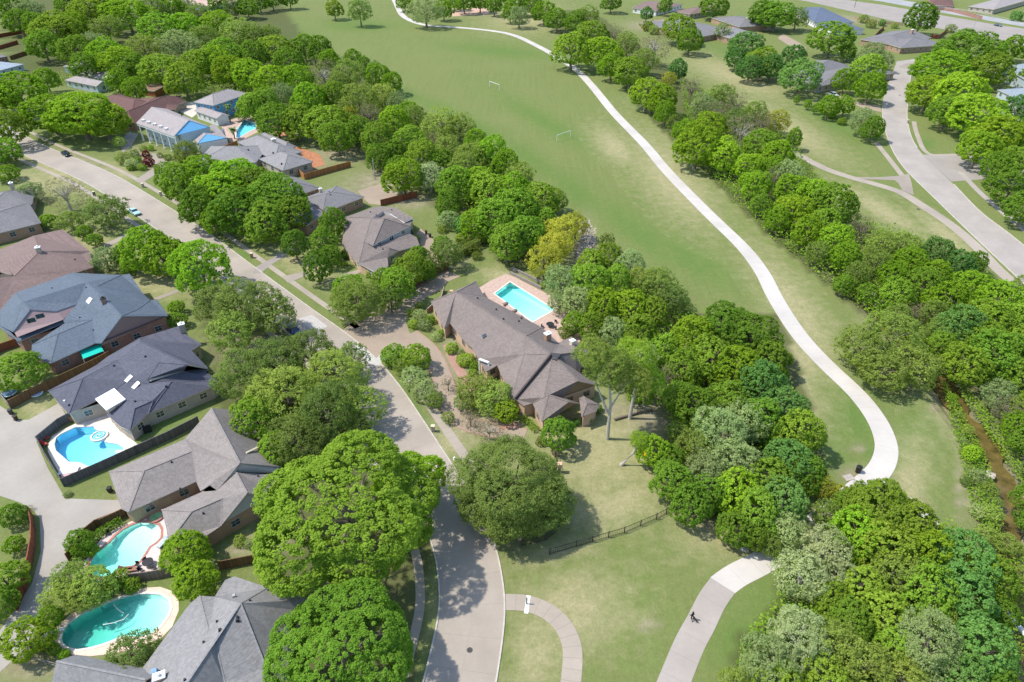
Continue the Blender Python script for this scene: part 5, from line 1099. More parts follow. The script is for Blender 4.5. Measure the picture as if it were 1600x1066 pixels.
for k, (dx, dy) in enumerate(((790, 365), (820, 372))): (x1, y1), = C(13, [(dx, dy)]); lounger(x1, y1, 100, 'brown lounger on the turquoise pool deck, ' + ['left one', 'right one'][k], plain('brown_cushion', (.28, .14, .10)))
(x1, y1), = C(13, [(1018, 205)]); lounger(x1, y1, -20, 'blue-grey lounger at the right end of the turquoise pool', PALEBLUE)
(x1, y1), = C(13, [(678, 145)]); chair(x1, y1, 20, 'single dark chair above the turquoise pool', None)
(x1, y1), = C('m1', [(835, 345)]); table(x1, y1, 'dark round patio table beside the aqua pool', .85)
for k, (dx, dy) in enumerate(((790, 352), (870, 322), (865, 360))): (x1, y1), = C('m1', [(dx, dy)]); chair(x1, y1, 90 * k + 60, 'dark chair at the patio table beside the aqua pool, ' + ['leftmost', 'farthest', 'nearest'][k], 'chairs at the aqua pool table')
for k, (dx, dy) in enumerate(((568, 215), (620, 258), (655, 298))): (x1, y1), = C('m1', [(dx, dy)]); lounger(x1, y1, 140, 'brown lounger between roof and aqua pool, ' + ['farthest', 'middle', 'nearest'][k], plain('lounger_brown', (.20, .14, .12)))
(x1, y1), = C(9, [(535, 460)]); p = P(x1, y1); root = empty('round_grill_cover', p, 'dark green covered round table beside the white patio roof', 'covered table'); m = MB(); m.tube([(0, 0, 0), (0, 0, .6), (0, 0, .75), (0, 0, .8)], [.95, .9, .7, .2], 18); m.build('cover', plain('green_cover', (.01, .10, .08)), root, world=False); m = MB(); m.tube([(0, 0, .8), (0, 0, .95)], .06, 8); m.build('finial', GREYM, root, world=False)
(x1, y1), = C(9, [(608, 425)]); m = MB(); p = P(x1, y1); m.box(p, (1.7, 1.5, .8), .4); m.box(p + Vector((0, 0, .8)), (1.8, 1.6, .1), .4, taper=.9); single('covered_grill', m, plain('cover_grey', (.17, .18, .21)), 'square grey covered grill beside the white patio roof', 'covered grill')
(x1, y1), = C(9, [(462, 485)]); m = MB(); p = P(x1, y1); m.box(p, (1.0, .7, .9), .4); m.box(p + Vector((0, 0, .9)), (1.1, .8, .08), .4); single('storage_box', m, plain('orange_wood', (.5, .26, .09)), 'orange wooden storage box beside the pool fence', 'storage box')
(x1, y1), = C(9, [(432, 812)]); m = MB(); p = P(x1, y1); m.box(p + Vector((0, 0, .25)), (2.9, 1.5, .15), .25); m.box(p, (2.6, 1.2, .25), .25); single('sun_platform', m, WHITE, 'white raised platform at the lower end of the bright blue pool', 'platform')
(x1, y1), = C(9, [(415, 835)]); m = MB(); p = P(x1, y1, .4); m.box(p, (1.6, .5, .12), .2); single('pool_float', m, plain('pink_float', (.7, .42, .42)), 'pink float lying against the white platform', 'pool float')
(x1, y1), = C(9, [(1035, 1000)]); p = P(x1, y1); root = empty('hot_tub', p, 'dark square hot tub in the courtyard of the taupe roofed house', 'hot tub', rz=.45); m = MB(); m.box((0, 0, 0), (1.9, 1.5, .8)); m.build('shell', plain('tub_shell', (.12, .10, .09)), root, world=False); m = MB(); m.box((0, 0, .8), (2.0, 1.6, .12), taper=.95); m.build('cover', plain('tub_cover', (.03, .03, .035)), root, world=False)
for k, (dx, dy) in enumerate(((1175, 930), (1205, 960), (1190, 985))): (x1, y1), = C(9, [(dx, dy)]); chair(x1, y1, 40 * k, 'grey patio chair in the shaded courtyard of the taupe roof, ' + ['left', 'right', 'nearest'][k] + ' one', 'courtyard chairs', GREYM)
(x1, y1), = C(9, [(925, 560)]); m = MB(); p = P(x1, y1); m.box(p, (1.2, .9, 1.0), .45); m.box(p + Vector((0, 0, 1)), (1.1, .8, .1), .45); single('air_conditioner', m, DARKM, 'dark air conditioner beside the beige wall of the dark slate roofed house', 'air conditioner')
# small lawn ornaments: white posts beside verge
p = P(710, 718); m = MB(); m.tube([p, p + Vector((0, 0, .5))], [.25, .15], 10); single('garden_light', m, WHITE, 'small white garden light on the bright green verge', 'garden light')
# yellow slide
p = P(993, 700); root = empty('slide', p, 'yellow children\'s slide under the trees behind the main house', 'slide', rz=R(-60)); m = MB()
m.add([(0, -.3, 1.5), (0, .3, 1.5), (2.6, .3, .15), (2.6, -.3, .15), (0, -.3, 1.6), (0, .3, 1.6), (2.6, .3, .25), (2.6, -.3, .25)], [(0, 1, 2, 3), (7, 6, 5, 4), (0, 3, 7, 4), (1, 5, 6, 2)]); m.beam((0, -.33, 1.5), (2.6, -.33, .15), .06, .3); m.beam((0, .33, 1.5), (2.6, .33, .15), .06, .3); m.build('chute', plain('yellow_plastic', (.75, .5, .02), .4, .05), root, world=False)
for y in (-.3, .3): m = MB(); m.tube([(-.6, y, 0), (-.05, y, 1.55)], .05, 6); m.build('ladder_rail', plain('yellow_plastic', (.7, .5, .02)), root, world=False)
m = MB()
for k in range(1, 6): t = k / 6; m.tube([(-.6 + .55 * t, -.3, 1.55 * t), (-.6 + .55 * t, .3, 1.55 * t)], .035, 6)
m.build('rung', GREYM, root, world=False)
# rocks
rr = random.Random(5)
def rocks(name, spots, label, cat, mat):
    for i, (x, y, s_) in enumerate(spots):
        p = P(x, y, -.2); m = MB(); n = 9
        m.ball(p, s_, 0, n, .5)
        for v in m.v: v += Vector((rr.uniform(-1, 1), rr.uniform(-1, 1), rr.uniform(-.6, .6))) * s_ * .16
        single(name, m, mat, label[i], cat)
LS = plain('limestone', (.44, .39, .32), .9, .2, 1.5)
rocks('boulder', [(1331, 436, 1.3), (1360, 462, 1.8), (1374, 475, 1.5), (1062, 604, 1.4), (1030, 512, 1.2), (1162, 858, .9), (1545, 742, 1.0)], ['pale boulder on the creek bank, farthest of the creek trio', 'pale boulder on the creek bank, middle of the creek trio', 'pale boulder on the creek bank, nearest of the creek trio', 'pale boulder among the dense trees right of the white trunk', 'pale boulder at the wood edge below the field', 'pale boulder at the end of the grey path trees', 'grey flat rock in the brown creek at the right'], 'boulder', LS)
def log_thing(a, b, label, r=.28, z=.3, name='fallen_log'):
    A, B = P(*a, z), P(*b, z); m = MB(); m.tube([A, (A + B) / 2 + Vector((.2, .2, .1)), B], [r, r * .8, r * .5], 9); m.tube([(A + B) / 2, (A + B) / 2 + Vector((1.2, .5, .7))], [r * .4, .04], 6); single(name, m, BARK, label, 'log')
log_thing((1256, 845), (1284, 822), 'fallen brown log among the whitish trees at the lower right', .4); log_thing((960, 655), (1020, 640), 'fallen log in the bare patch right of the white-trunked tree'); log_thing((1040, 660), (1085, 690), 'fallen log near the dense wood edge, the lower one')

# ------------------------------------------------------------------ person and dog on the path
def skinned(name, nodes, edges, rad, mat, parent, sub=1):
    me = bpy.data.meshes.new(name); me.from_pydata(nodes, edges, []); o = bpy.data.objects.new(name, me); COL.objects.link(o); me.materials.append(mat)
    md = o.modifiers.new('skin', 'SKIN'); md.use_smooth_shade = True
    for i, r_ in enumerate(rad): me.skin_vertices[0].data[i].radius = (r_, r_) if not hasattr(r_, '__len__') else r_
    me.skin_vertices[0].data[0].use_root = True
    s2 = o.modifiers.new('sub', 'SUBSURF'); s2.levels = sub; s2.render_levels = sub
    if parent: o.parent = parent
    return o
p = P(1080, 969); per = empty('person', (p.x, p.y, .034), 'person in dark clothes walking a dog on the grey path', 'person', rz=R(30))
skin = plain('skin', (.45, .28, .2), .6, .05, 2); blk = plain('black_cloth', (.02, .02, .024), .9, .1)
nodes = [(0, 0, .95), (0, 0, 1.15), (0, 0, 1.40), (0, 0, 1.52), (0, .01, 1.64), (.10, 0, .9), (.11, .18, .5), (.11, .12, .08), (.11, .26, .05), (-.10, 0, .9), (-.11, -.06, .5), (-.11, -.32, .12), (-.11, -.2, .05), (.19, 0, 1.38), (.25, -.08, 1.12), (.24, .08, .9), (-.19, 0, 1.38), (-.25, .06, 1.12), (-.22, .26, .98), (.24, .13, .82), (-.22, .32, .93)]
edges = [(0, 1), (1, 2), (2, 3), (3, 4), (0, 5), (5, 6), (6, 7), (7, 8), (0, 9), (9, 10), (10, 11), (11, 12), (2, 13), (13, 14), (14, 15), (2, 16), (16, 17), (17, 18), (15, 19), (18, 20)]
rad = [.13, .12, .14, .055, .1, .1, .065, .045, .04, .1, .065, .045, .04, .06, .045, .035, .06, .045, .035, .03, .03]
skinned('body', nodes, edges, rad, blk, per, 2)
m = MB(); m.ball((0, .02, 1.66), .105, 0, 14, 1.2); m.ball((0, .13, 1.65), .02, 0, 6); m.ball((.11, .02, 1.65), .025, 0, 6); m.ball((-.11, .02, 1.65), .025, 0, 6); m.build('face', skin, per, smooth=True, world=False)
m = MB(); m.ball((0, -.01, 1.70), .118, 0, 14, 1.05); m.build('hair', plain('dark_hair', (.03, .02, .015)), per, smooth=True, world=False)
for sx, (hx, hy, hz) in ((1, (.24, .14, .80)), (-1, (-.22, .34, .91))):
    nodes = [(hx, hy, hz)]; edges = []; rad = [.028]
    for k in range(5):
        a = (k - 2) * .016; n0 = len(nodes); th = k == 4
        nodes += [(hx + a, hy + .03, hz - .05 if not th else hz - .01), (hx + a, hy + .045, hz - .085 + abs(k - 1.5) * .008 if not th else hz - .03)]; edges += [(0, n0), (n0, n0 + 1)]; rad += [.009, .007]
    skinned('hand', nodes, edges, rad, skin, per, 1)
p = P(1086, 971); dog = empty('dog', (p.x, p.y, .034), 'small dark dog on the grey path beside the walking person', 'dog', rz=R(30))
nodes = [(0, 0, .42), (0, .2, .44), (0, .34, .46), (0, .45, .56), (0, .56, .58), (0, .66, .55), (.08, .3, .3), (.08, .28, .16), (.08, .31, .02), (-.08, .3, .3), (-.08, .34, .16), (-.08, .34, .02), (0, -.18, .42), (.08, -.2, .3), (.08, -.28, .17), (.08, -.24, .02), (-.08, -.2, .3), (-.08, -.24, .17), (-.08, -.2, .02), (0, -.32, .5), (0, -.42, .6)]
edges = [(0, 1), (1, 2), (2, 3), (3, 4), (4, 5), (2, 6), (6, 7), (7, 8), (2, 9), (9, 10), (10, 11), (0, 12), (12, 13), (13, 14), (14, 15), (12, 16), (16, 17), (17, 18), (12, 19), (19, 20)]
skinned('body', nodes, edges, [.1, .11, .11, .065, .07, .035, .045, .026, .025, .045, .026, .025, .09, .055, .028, .025, .055, .028, .025, .025, .015], plain('dog_fur', (.04, .03, .025), .95, .3, 8), dog, 2)
m = MB()
for x in (-.05, .05): m.add([(x - .02, .5, .63), (x + .02, .5, .63), (x, .53, .72), (x, .48, .64)], [(0, 1, 2), (1, 3, 2), (3, 0, 2)])
m.build('ear', MATS['dog_fur'], dog, world=False)
A = Vector(per.location) + Matrix.Rotation(R(30), 3, 'Z') @ Vector((.24, .14, .80)); B = Vector(dog.location) + Matrix.Rotation(R(30), 3, 'Z') @ Vector((0, .42, .6)); m = MB(); m.tube([A, (A + B) / 2 - Vector((0, 0, .12)), B], .012, 5); single('leash', m, RED, 'thin red leash between the walking person and the dog', 'leash')

# ------------------------------------------------------------------ trees: crown and trunk shapes shared by copies
def crown_mesh(name, style, n, leaf, seed, pk=1.0):
    rs = np.random.RandomState(seed)
    nl = {'dense': 30, 'airy': 26, 'sparse': 22}[style]
    L = [(0, 0, -.05, .72), (.25, .1, -.35, .45), (-.2, -.22, -.38, .45)]
    for i in range(nl):
        u = 1 - 1.62 * (i + .5) / nl + rs.uniform(-.08, .08); u = min(1, u); a = i * 2.399 + rs.uniform(-.5, .5); rr_ = math.sqrt(max(0, 1 - u * u)); k = rs.uniform(.56, .70)
        L.append((rr_ * math.cos(a) * k * rs.uniform(.82, 1.22), rr_ * math.sin(a) * k * rs.uniform(.82, 1.22), u * k * rs.uniform(.9, 1.15), rs.uniform(.22, .42)))
    L = np.array(L)
    per = {'dense': 34, 'airy': 24, 'sparse': 18}[style]; subr = {'dense': .078, 'airy': .082, 'sparse': .07}[style]
    per = int(per * pk); subr *= pk ** -.42
    sc = []
    for (x, y, z, r) in L:
        k = int(per * (r / .35) ** 1.6); u = rs.uniform(-.75, 1, k); a = rs.uniform(0, 6.2832, k); q = np.sqrt(1 - u * u)
        sc.append(np.stack([x + r * q * np.cos(a), y + r * q * np.sin(a), z + r * u, np.full(k, subr) * rs.uniform(.7, 1.35, k)], -1))
    sc = np.concatenate(sc)
    # keep only clumps near the outside of the union of lobes
    d = np.min([np.linalg.norm(sc[:, :3] - l[:3], axis=1) / l[3] for l in L], axis=0); keep = d > (.82 if style == 'dense' else .7)
    sc = sc[keep]; nc = len(sc); cid = rs.randint(0, nc, n); v3 = rs.normal(size=(n, 3)); v3 /= np.linalg.norm(v3, axis=1)[:, None]
    rad = rs.uniform(.35, 1.0, n) ** .5; pos = sc[cid, :3] + v3 * (sc[cid, 3] * rad)[:, None] * np.array([1.2, 1.2, 1.0])
    if style != 'dense':
        k = int(n * .16); pos[:k] = pos[:k] + rs.normal(size=(k, 3)) * .05
    out = pos / (np.linalg.norm(pos, axis=1)[:, None] + 1e-6); nr = v3 * .7 + out * .7 + np.array([0, 0, .45]) + rs.normal(size=(n, 3)) * .5
    nr /= np.linalg.norm(nr, axis=1)[:, None]; t = np.cross(nr, rs.normal(size=(n, 3))); t /= np.linalg.norm(t, axis=1)[:, None]; b = np.cross(nr, t)
    s = leaf * rs.uniform(.6, 1.25, n)[:, None]
    q = np.stack([pos - t * s * .6, pos - b * s * .42, pos + t * s * .6, pos + b * s * .42], 1).reshape(-1, 3)
    q[:, 2] = np.where(q[:, 2] < -.62, -.62 + (q[:, 2] + .62) * .3, q[:, 2])
    me = bpy.data.meshes.new(name); me.vertices.add(4 * n); me.vertices.foreach_set('co', q.ravel()); me.loops.add(4 * n); me.loops.foreach_set('vertex_index', np.arange(4 * n)); me.polygons.add(n)
    me.polygons.foreach_set('loop_start', np.arange(0, 4 * n, 4)); me.polygons.foreach_set('loop_total', np.full(n, 4)); me.update(calc_edges=True)
    cv = rs.uniform(0, 1, nc); v = np.clip(cv[cid] * .55 + rs.uniform(0, 1, n) * .45, 0, 1); ca = me.color_attributes.new('v', 'FLOAT_COLOR', 'POINT')
    ca.data.foreach_set('color', np.repeat(np.stack([v, v, v, np.ones(n)], -1), 4, axis=0).astype(np.float32).ravel()); me.materials.append(BARK); return me
def trunk_mesh(name, seed, branches, reach):
    rs = random.Random(seed); m = MB(); pts = [(0, 0, 0), (rs.uniform(-.02, .02), rs.uniform(-.02, .02), .22), (rs.uniform(-.05, .05), rs.uniform(-.05, .05), .5), (rs.uniform(-.06, .06), rs.uniform(-.06, .06), .8)]
    m.tube(pts, [.055, .036, .026, .008], 8); m.tube([(0, 0, -.01), (0, 0, .03)], [.075, .05], 8)
    for k in range(branches):
        a = k * 2.4 + rs.uniform(-.4, .4); z0 = rs.uniform(.25, .55); z1 = rs.uniform(.5, .9); rr_ = reach * rs.uniform(.6, 1)
        A = Vector((0, 0, z0)); B = Vector((rr_ * math.cos(a), rr_ * math.sin(a), z1)); mid = (A + B) / 2 + Vector((0, 0, .06)); m.tube([A, mid, B], [.020, .012, .004], 5)
        for j in range(2 if branches < 9 else 3): t2 = mid.lerp(B, rs.uniform(0, .7)); m.tube([t2, t2 + Vector((rs.uniform(-1, 1), rs.uniform(-1, 1), rs.uniform(.2, .8))) * .16], [.007, .003], 4)
    me = bpy.data.meshes.new(name); me.from_pydata([tuple(v) for v in m.v], [], m.f); me.update(); me.materials.append(BARK); return me
CL = {'S': (2600, .125, 1.3), 'M': (10500, .066, 2.2), 'L': (30000, .041, 3.6), 'X': (120000, .0225, 9.0)}
DN = {'dense': 1.0, 'airy': .72, 'sparse': .30}
_cm = {}
def get_crown(style, cls, var):
    k = (style, cls, var)
    if k not in _cm:
        n, lf, pk = CL[cls]; _cm[k] = crown_mesh('crown', style, int(n * DN[style]), lf * {'dense': 1, 'airy': .86, 'sparse': .62}[style], hash((len(style) * 31 + ord(cls) * 7 + var * 131)) % 99991, pk)
    return _cm[k]
_tm = {(s_, v): trunk_mesh('trunk', 50 + v, {'dense': 5, 'airy': 7, 'sparse': 14}[s_], .42) for s_ in ('dense', 'airy', 'sparse') for v in range(3)}
TREES = []
rt = random.Random(11)
def merge_rest(ts):
    co = []; fc = []; mi = []; cv = []; mats = []; base = 0
    for (px, py, r, H, zc, p, kind, where, shrub, flat, pale, cls) in ts:
        mat, words, style = FOL[kind]; d = (Vector((0, 0, CAMH)) - Vector((p.x, p.y, zc))).length; pxr = r / d * FPX * .64; c_ = 'S' if pxr < 9 else 'M'
        me = get_crown(style, c_, rt.randrange(4)); a = rt.uniform(0, 6.28); n = len(me.vertices); q = np.empty(n * 3, np.float32); me.vertices.foreach_get('co', q); q = q.reshape(-1, 3)
        q = q * np.array([r * 1.1, r * 1.1, H * .5]); c, s_ = math.cos(a), math.sin(a); q = np.stack([q[:, 0] * c - q[:, 1] * s_ + p.x, q[:, 0] * s_ + q[:, 1] * c + p.y, q[:, 2] + zc], -1)
        v = np.empty(n * 4, np.float32); me.color_attributes['v'].data.foreach_get('color', v); v = v.reshape(-1, 4)[:, 0] * .7 + rt.uniform(0, .3)
        if mat not in mats: mats.append(mat)
        co.append(q); cv.append(v); k = n // 4; mi += [mats.index(mat)] * k
        tm = _tm[(style, rt.randrange(3))]; nt_ = len(tm.vertices); w = np.empty(nt_ * 3, np.float32); tm.vertices.foreach_get('co', w); w = w.reshape(-1, 3) * np.array([r * 1.6, r * 1.6, H * .92]) + np.array([p.x, p.y, 0])
        fc += [tuple(range(base + 4 * i, base + 4 * i + 4)) for i in range(k)]; base += n
        if BARK not in mats: mats.append(BARK)
        fc += [tuple(base + i for i in f.vertices) for f in tm.polygons]; mi += [mats.index(BARK)] * len(tm.polygons); co.append(w); cv.append(np.zeros(nt_)); base += nt_
    o = mesh_obj('small_trees', np.concatenate(co).tolist(), fc, None, mats=mats, midx=mi); v = np.concatenate(cv)
    ca = o.data.color_attributes.new('v', 'FLOAT_COLOR', 'POINT'); ca.data.foreach_set('color', np.stack([v, v, v, np.ones(len(v))], -1).astype(np.float32).ravel()); tag(o, kind='stuff')
def place(px, py, rpx, kind, where, hk=1.0, shrub=False, lift=None, flat=1.0, pale=False, cls=None):
    r = 4.0; zc = 3.0
    for _ in range(6):
        p = P(px, py, zc); r = rpx * mpp(p); H = (2.9 * r ** .80 if r < 6 else 12.16 + (r - 6) * 1.0) * hk if not shrub else max(.7, r * 1.5 * hk)
        zc = H * (.54 if not shrub else .45)
    TREES.append([px, py, r, H, zc, p, kind, where, shrub, flat, pale, cls]); return TREES[-1]
def build_trees():
    groups = {}; REST = []
    def size_px(t):
        d = (Vector((0, 0, CAMH)) - Vector((t[5].x, t[5].y, t[4]))).length; inside = -20 < t[0] < 1620 and -15 < t[1] < 1080
        return t[2] / d * (1 if inside else .2) + (1 if any(k in t[7] for k in ('alone', 'beside the blue', 'two goals', 'pale lawn', 'aqua pool gully')) else 0)
    tr = sorted([t for t in TREES if not t[8]], key=size_px, reverse=True); REST = tr[297:]; ids = set(id(t) for t in REST)
    merge_rest(REST)
    for t in [t for t in TREES if id(t) not in ids]:
        px, py, r, H, zc, p, kind, where, shrub, flat, pale, cls = t
        big = 'tiny' if r < 1.0 else 'small' if r < 2.6 else 'mid-sized' if r < 5.5 else 'large' if r < 10 else 'giant'
        groups.setdefault((big, kind, where, shrub), []).append(t)
    ordn = ['leftmost', 'second', 'third', 'fourth', 'fifth', 'sixth', 'seventh', 'eighth', 'ninth', 'tenth', 'eleventh', 'twelfth', 'thirteenth', 'fourteenth', 'fifteenth', 'sixteenth']
    for (big, kind, where, shrub), ts in groups.items():
        ts.sort(key=lambda t: t[0]); mat, words, style = FOL[kind]
        for i, (px, py, r, H, zc, p, kd, wh, sh, flat, pale, cls) in enumerate(ts):
            noun = 'shrub' if shrub else 'tree'
            lab = '%s %s %s %s' % (big, words, noun, where)
            if len(ts) > 1:
                if len(ts) == 2: lab += ', ' + ('left one' if i == 0 else 'right one')
                else: lab += ', ' + ('leftmost' if i == 0 else 'rightmost' if i == len(ts) - 1 else ordn[i] + ' from left')
            if len(lab.split()) > 16: lab = lab.replace(' leafy', '').replace('thin ', '').replace('mid-sized ', 'medium ')
            if len(lab.split()) > 16: lab = lab.replace(' one', '').replace('of the brown creek', 'of the creek').replace('of the main house', 'of the house')
            dist = (Vector((0, 0, CAMH)) - Vector((p.x, p.y, zc))).length; pxr = r / dist * FPX * .64
            c_ = cls or ('S' if pxr < 9 else 'M' if pxr < 24 else 'L' if pxr < 62 else 'X'); var = rt.randrange(6 if c_ in 'SM' else 5 if c_ == 'L' else 2)
            root = empty('leafy_shrub' if shrub else 'leafy_tree', (p.x, p.y, -.05), lab, noun, ('shrubs ' if shrub else 'trees ') + where, rz=rt.uniform(0, 6.28))
            cw = bpy.data.objects.new('foliage' if shrub else 'crown', get_crown(style, c_, var)); COL.objects.link(cw); cw.parent = root
            cw.location = (0, 0, zc + .05); vz_ = (H * .49 if not shrub else H * .62) * flat; e = rt.uniform(.9, 1.1) if c_ != 'X' else 1.0; g_ = 1.12 if c_ != 'X' else 1.06; cw.scale = (r * g_ * e, r * g_ / e, vz_)
            cw.material_slots[0].link = 'OBJECT'; cw.material_slots[0].material = mat
            if not shrub or r > 1.6:
                tk = bpy.data.objects.new('trunk' if not shrub else 'stem', _tm[(style, rt.randrange(3))]); COL.objects.link(tk); tk.parent = root; tk.scale = (r * 1.6, r * 1.6, H * .92)
                if pale or kind in 'RW': tk.material_slots[0].link = 'OBJECT'; tk.material_slots[0].material = PALEBARK
def T(where, items, shrub=False, **kw):
    for it in items:
        place(it[0], it[1], it[2], it[3], where, hk=it[4] if len(it) > 4 else 1.0, shrub=shrub, **kw)

T('in the wood at the top left', [(120, 78, 26, 'G'), (68, 72, 26, 'G'), (112, 42, 26, 'B'), (132, 104, 22, 'G'), (30, 34, 22, 'G'), (170, 15, 24, 'G'), (20, 12, 26, 'G'), (45, 18, 22, 'S'), (88, 48, 36, 'G'), (140, 18, 30, 'G'), (168, 45, 24, 'O'), (200, 25, 34, 'B'), (240, 18, 24, 'D'), (270, 14, 20, 'B'), (288, 10, 18, 'S'), (340, 8, 14, 'G'), (365, 10, 18, 'D'), (386, 12, 16, 'G'), (110, 10, 24, 'G'), (60, 40, 22, 'G'), (310, 22, 18, 'O')])
T('above the red-brown roof', [(250, 46, 30, 'G'), (290, 45, 26, 'B'), (338, 40, 26, 'B'), (372, 52, 28, 'O'), (396, 58, 22, 'O'), (280, 70, 28, 'S'), (350, 82, 26, 'G'), (145, 70, 20, 'S'), (165, 84, 28, 'B'), (187, 97, 28, 'B'), (225, 75, 24, 'O'), (250, 110, 30, 'G'), (287, 125, 30, 'G'), (312, 100, 26, 'G'), (335, 96, 26, 'B'), (362, 112, 26, 'B'), (390, 118, 26, 'B'), (210, 140, 18, 'B'), (182, 126, 16, 'B'), (320, 60, 22, 'O'), (215, 105, 22, 'G'), (395, 85, 22, 'G')])
T('at the upper left beside the street', [(30, 145, 36, 'B'), (72, 125, 18, 'B'), (12, 200, 30, 'G'), (0, 236, 26, 'G', .8), (14, 246, 16, 'D', .7), (10, 270, 18, 'B', .6), (0, 150, 26, 'G')])
T('near the black car at the upper left', [(78, 180, 42, 'B'), (126, 178, 50, 'L'), (162, 190, 34, 'B')], hk=None) if False else T('near the black car at the upper left', [(78, 178, 40, 'B', .9), (125, 180, 52, 'B', .9), (163, 190, 33, 'B', .9)])
T('beside the blue houses', [(291, 237, 18, 'M'), (392, 165, 20, 'G'), (379, 180, 10, 'G', .7), (186, 222, 10, 'O', .7), (192, 246, 12, 'D', .6), (205, 256, 10, 'S', .6)])
T('at the lower field edge', [(420, 56, 18, 'O'), (430, 77, 24, 'G'), (475, 74, 22, 'G'), (500, 78, 20, 'G'), (450, 97, 22, 'G'), (515, 96, 18, 'B'), (550, 92, 14, 'G'), (585, 104, 9, 'S'), (570, 100, 10, 'G'), (425, 126, 26, 'B'), (465, 126, 24, 'B'), (505, 118, 24, 'R'), (545, 115, 24, 'O'), (590, 120, 20, 'B'), (612, 130, 16, 'B'), (530, 130, 18, 'O')])
T('in the mid wood left of the field', [(410, 165, 26, 'G'), (482, 155, 26, 'B'), (520, 150, 22, 'G'), (560, 156, 28, 'O'), (600, 152, 22, 'O'), (621, 162, 16, 'S'), (640, 174, 15, 'B'), (432, 190, 28, 'G'), (466, 192, 28, 'G'), (507, 195, 30, 'G'), (545, 180, 12, 'Y'), (577, 182, 20, 'R'), (615, 190, 22, 'B'), (650, 183, 18, 'O'), (440, 150, 20, 'S'), (535, 195, 22, 'G')])
T('behind the grey hipped roofs', [(527, 215, 26, 'G'), (590, 220, 28, 'G'), (640, 222, 26, 'G'), (690, 196, 28, 'O'), (718, 202, 24, 'O'), (592, 247, 20, 'G'), (660, 247, 26, 'G'), (700, 235, 24, 'O'), (735, 247, 24, 'O'), (767, 240, 26, 'B'), (790, 256, 20, 'B'), (622, 262, 18, 'G'), (652, 265, 16, 'W'), (560, 205, 20, 'G'), (675, 222, 16, 'R'), (745, 225, 20, 'B'), (615, 240, 20, 'G')])
T('standing alone on the open field', [(522, 14, 13, 'L', 1.1), (562, 17, 17, 'D', 1.3), (665, 18, 24, 'S', 1.1), (693, 16, 14, 'B')])
T('along the top edge', [(405, 4, 14, 'G'), (425, 0, 14, 'G'), (452, -2, 14, 'G'), (632, 4, 12, 'L'), (725, 4, 14, 'G', 1.1), (750, 2, 14, 'G', 1.1), (772, 8, 12, 'G', 1.2), (797, 20, 14, 'L'), (710, 0, 14, 'G'), (790, -6, 14, 'G')])
T('beside the path at the top', [(811, 26, 16, 'S'), (806, 8, 16, 'G'), (832, 8, 16, 'G'), (850, 20, 18, 'B'), (870, 30, 18, 'G'), (900, 36, 18, 'G'), (916, 28, 20, 'O'), (925, 55, 26, 'L'), (940, 85, 28, 'B'), (960, 58, 18, 'R'), (955, 104, 20, 'B'), (985, 112, 26, 'G'), (980, 70, 20, 'O'), (1006, 96, 20, 'O'), (1022, 74, 24, 'R', 1.2), (1058, 110, 14, 'T', 1.2), (1045, 124, 11, 'Y'), (1010, 147, 24, 'B'), (1035, 157, 22, 'B'), (1040, 177, 16, 'B'), (1055, 193, 14, 'M')])
T('right of the white path near the two goals', [(893, 78, 31, 'G', 1.1)])
T('in the thicket right of the path', [(1080, 142, 20, 'R'), (1100, 167, 22, 'S'), (1130, 150, 20, 'O'), (1150, 165, 20, 'R'), (1090, 230, 36, 'B'), (1110, 200, 26, 'B'), (1130, 242, 28, 'B'), (1160, 207, 26, 'R'), (1180, 178, 20, 'O'), (1187, 227, 26, 'G'), (1192, 195, 20, 'R'), (1215, 190, 18, 'Y'), (1120, 180, 20, 'R'), (1070, 205, 18, 'B'), (1150, 190, 20, 'D')])
T('near the gazebo at the top', [(1040, 10, 10, 'G', 1.2), (1062, 45, 26, 'V'), (1078, 64, 20, 'G'), (955, 3, 16, 'G'), (1116, 10, 22, 'G'), (1130, 48, 12, 'S'), (1196, 22, 26, 'V'), (1165, 72, 26, 'T'), (1190, 97, 24, 'G'), (1172, 107, 20, 'T'), (1010, 22, 10, 'T'), (1150, 92, 16, 'T')])
T('around the upper right houses', [(1212, 25, 26, 'V'), (1245, 28, 18, 'O'), (1300, 60, 34, 'V'), (1325, 82, 12, 'G'), (1250, 120, 30, 'T'), (1362, 86, 20, 'S'), (1380, 96, 14, 'S'), (1355, 108, 26, 'L'), (1320, 127, 17, 'B'), (1360, 137, 22, 'B'), (1295, 167, 16, 'B'), (1320, 165, 14, 'B'), (1350, 190, 20, 'S'), (1364, 202, 17, 'G'), (1245, 156, 5, 'G'), (1262, 163, 6, 'B'), (1274, 170, 6, 'G'), (1440, 28, 23, 'V', 1.2), (1240, 90, 20, 'T'), (1205, 105, 20, 'T')])
T('right of the right-hand street', [(1510, 82, 48, 'V'), (1470, 108, 38, 'B'), (1452, 145, 32, 'B'), (1500, 150, 42, 'B'), (1548, 110, 30, 'G'), (1525, 182, 38, 'B'), (1585, 75, 20, 'B'), (1590, 172, 24, 'T'), (1560, 215, 38, 'B'), (1530, 232, 30, 'B'), (1592, 220, 30, 'V'), (1580, 290, 32, 'V'), (1602, 325, 28, 'V'), (1560, 262, 24, 'G'), (1480, 175, 26, 'G'), (1590, 260, 28, 'G'), (1610, 120, 16, 'G')])
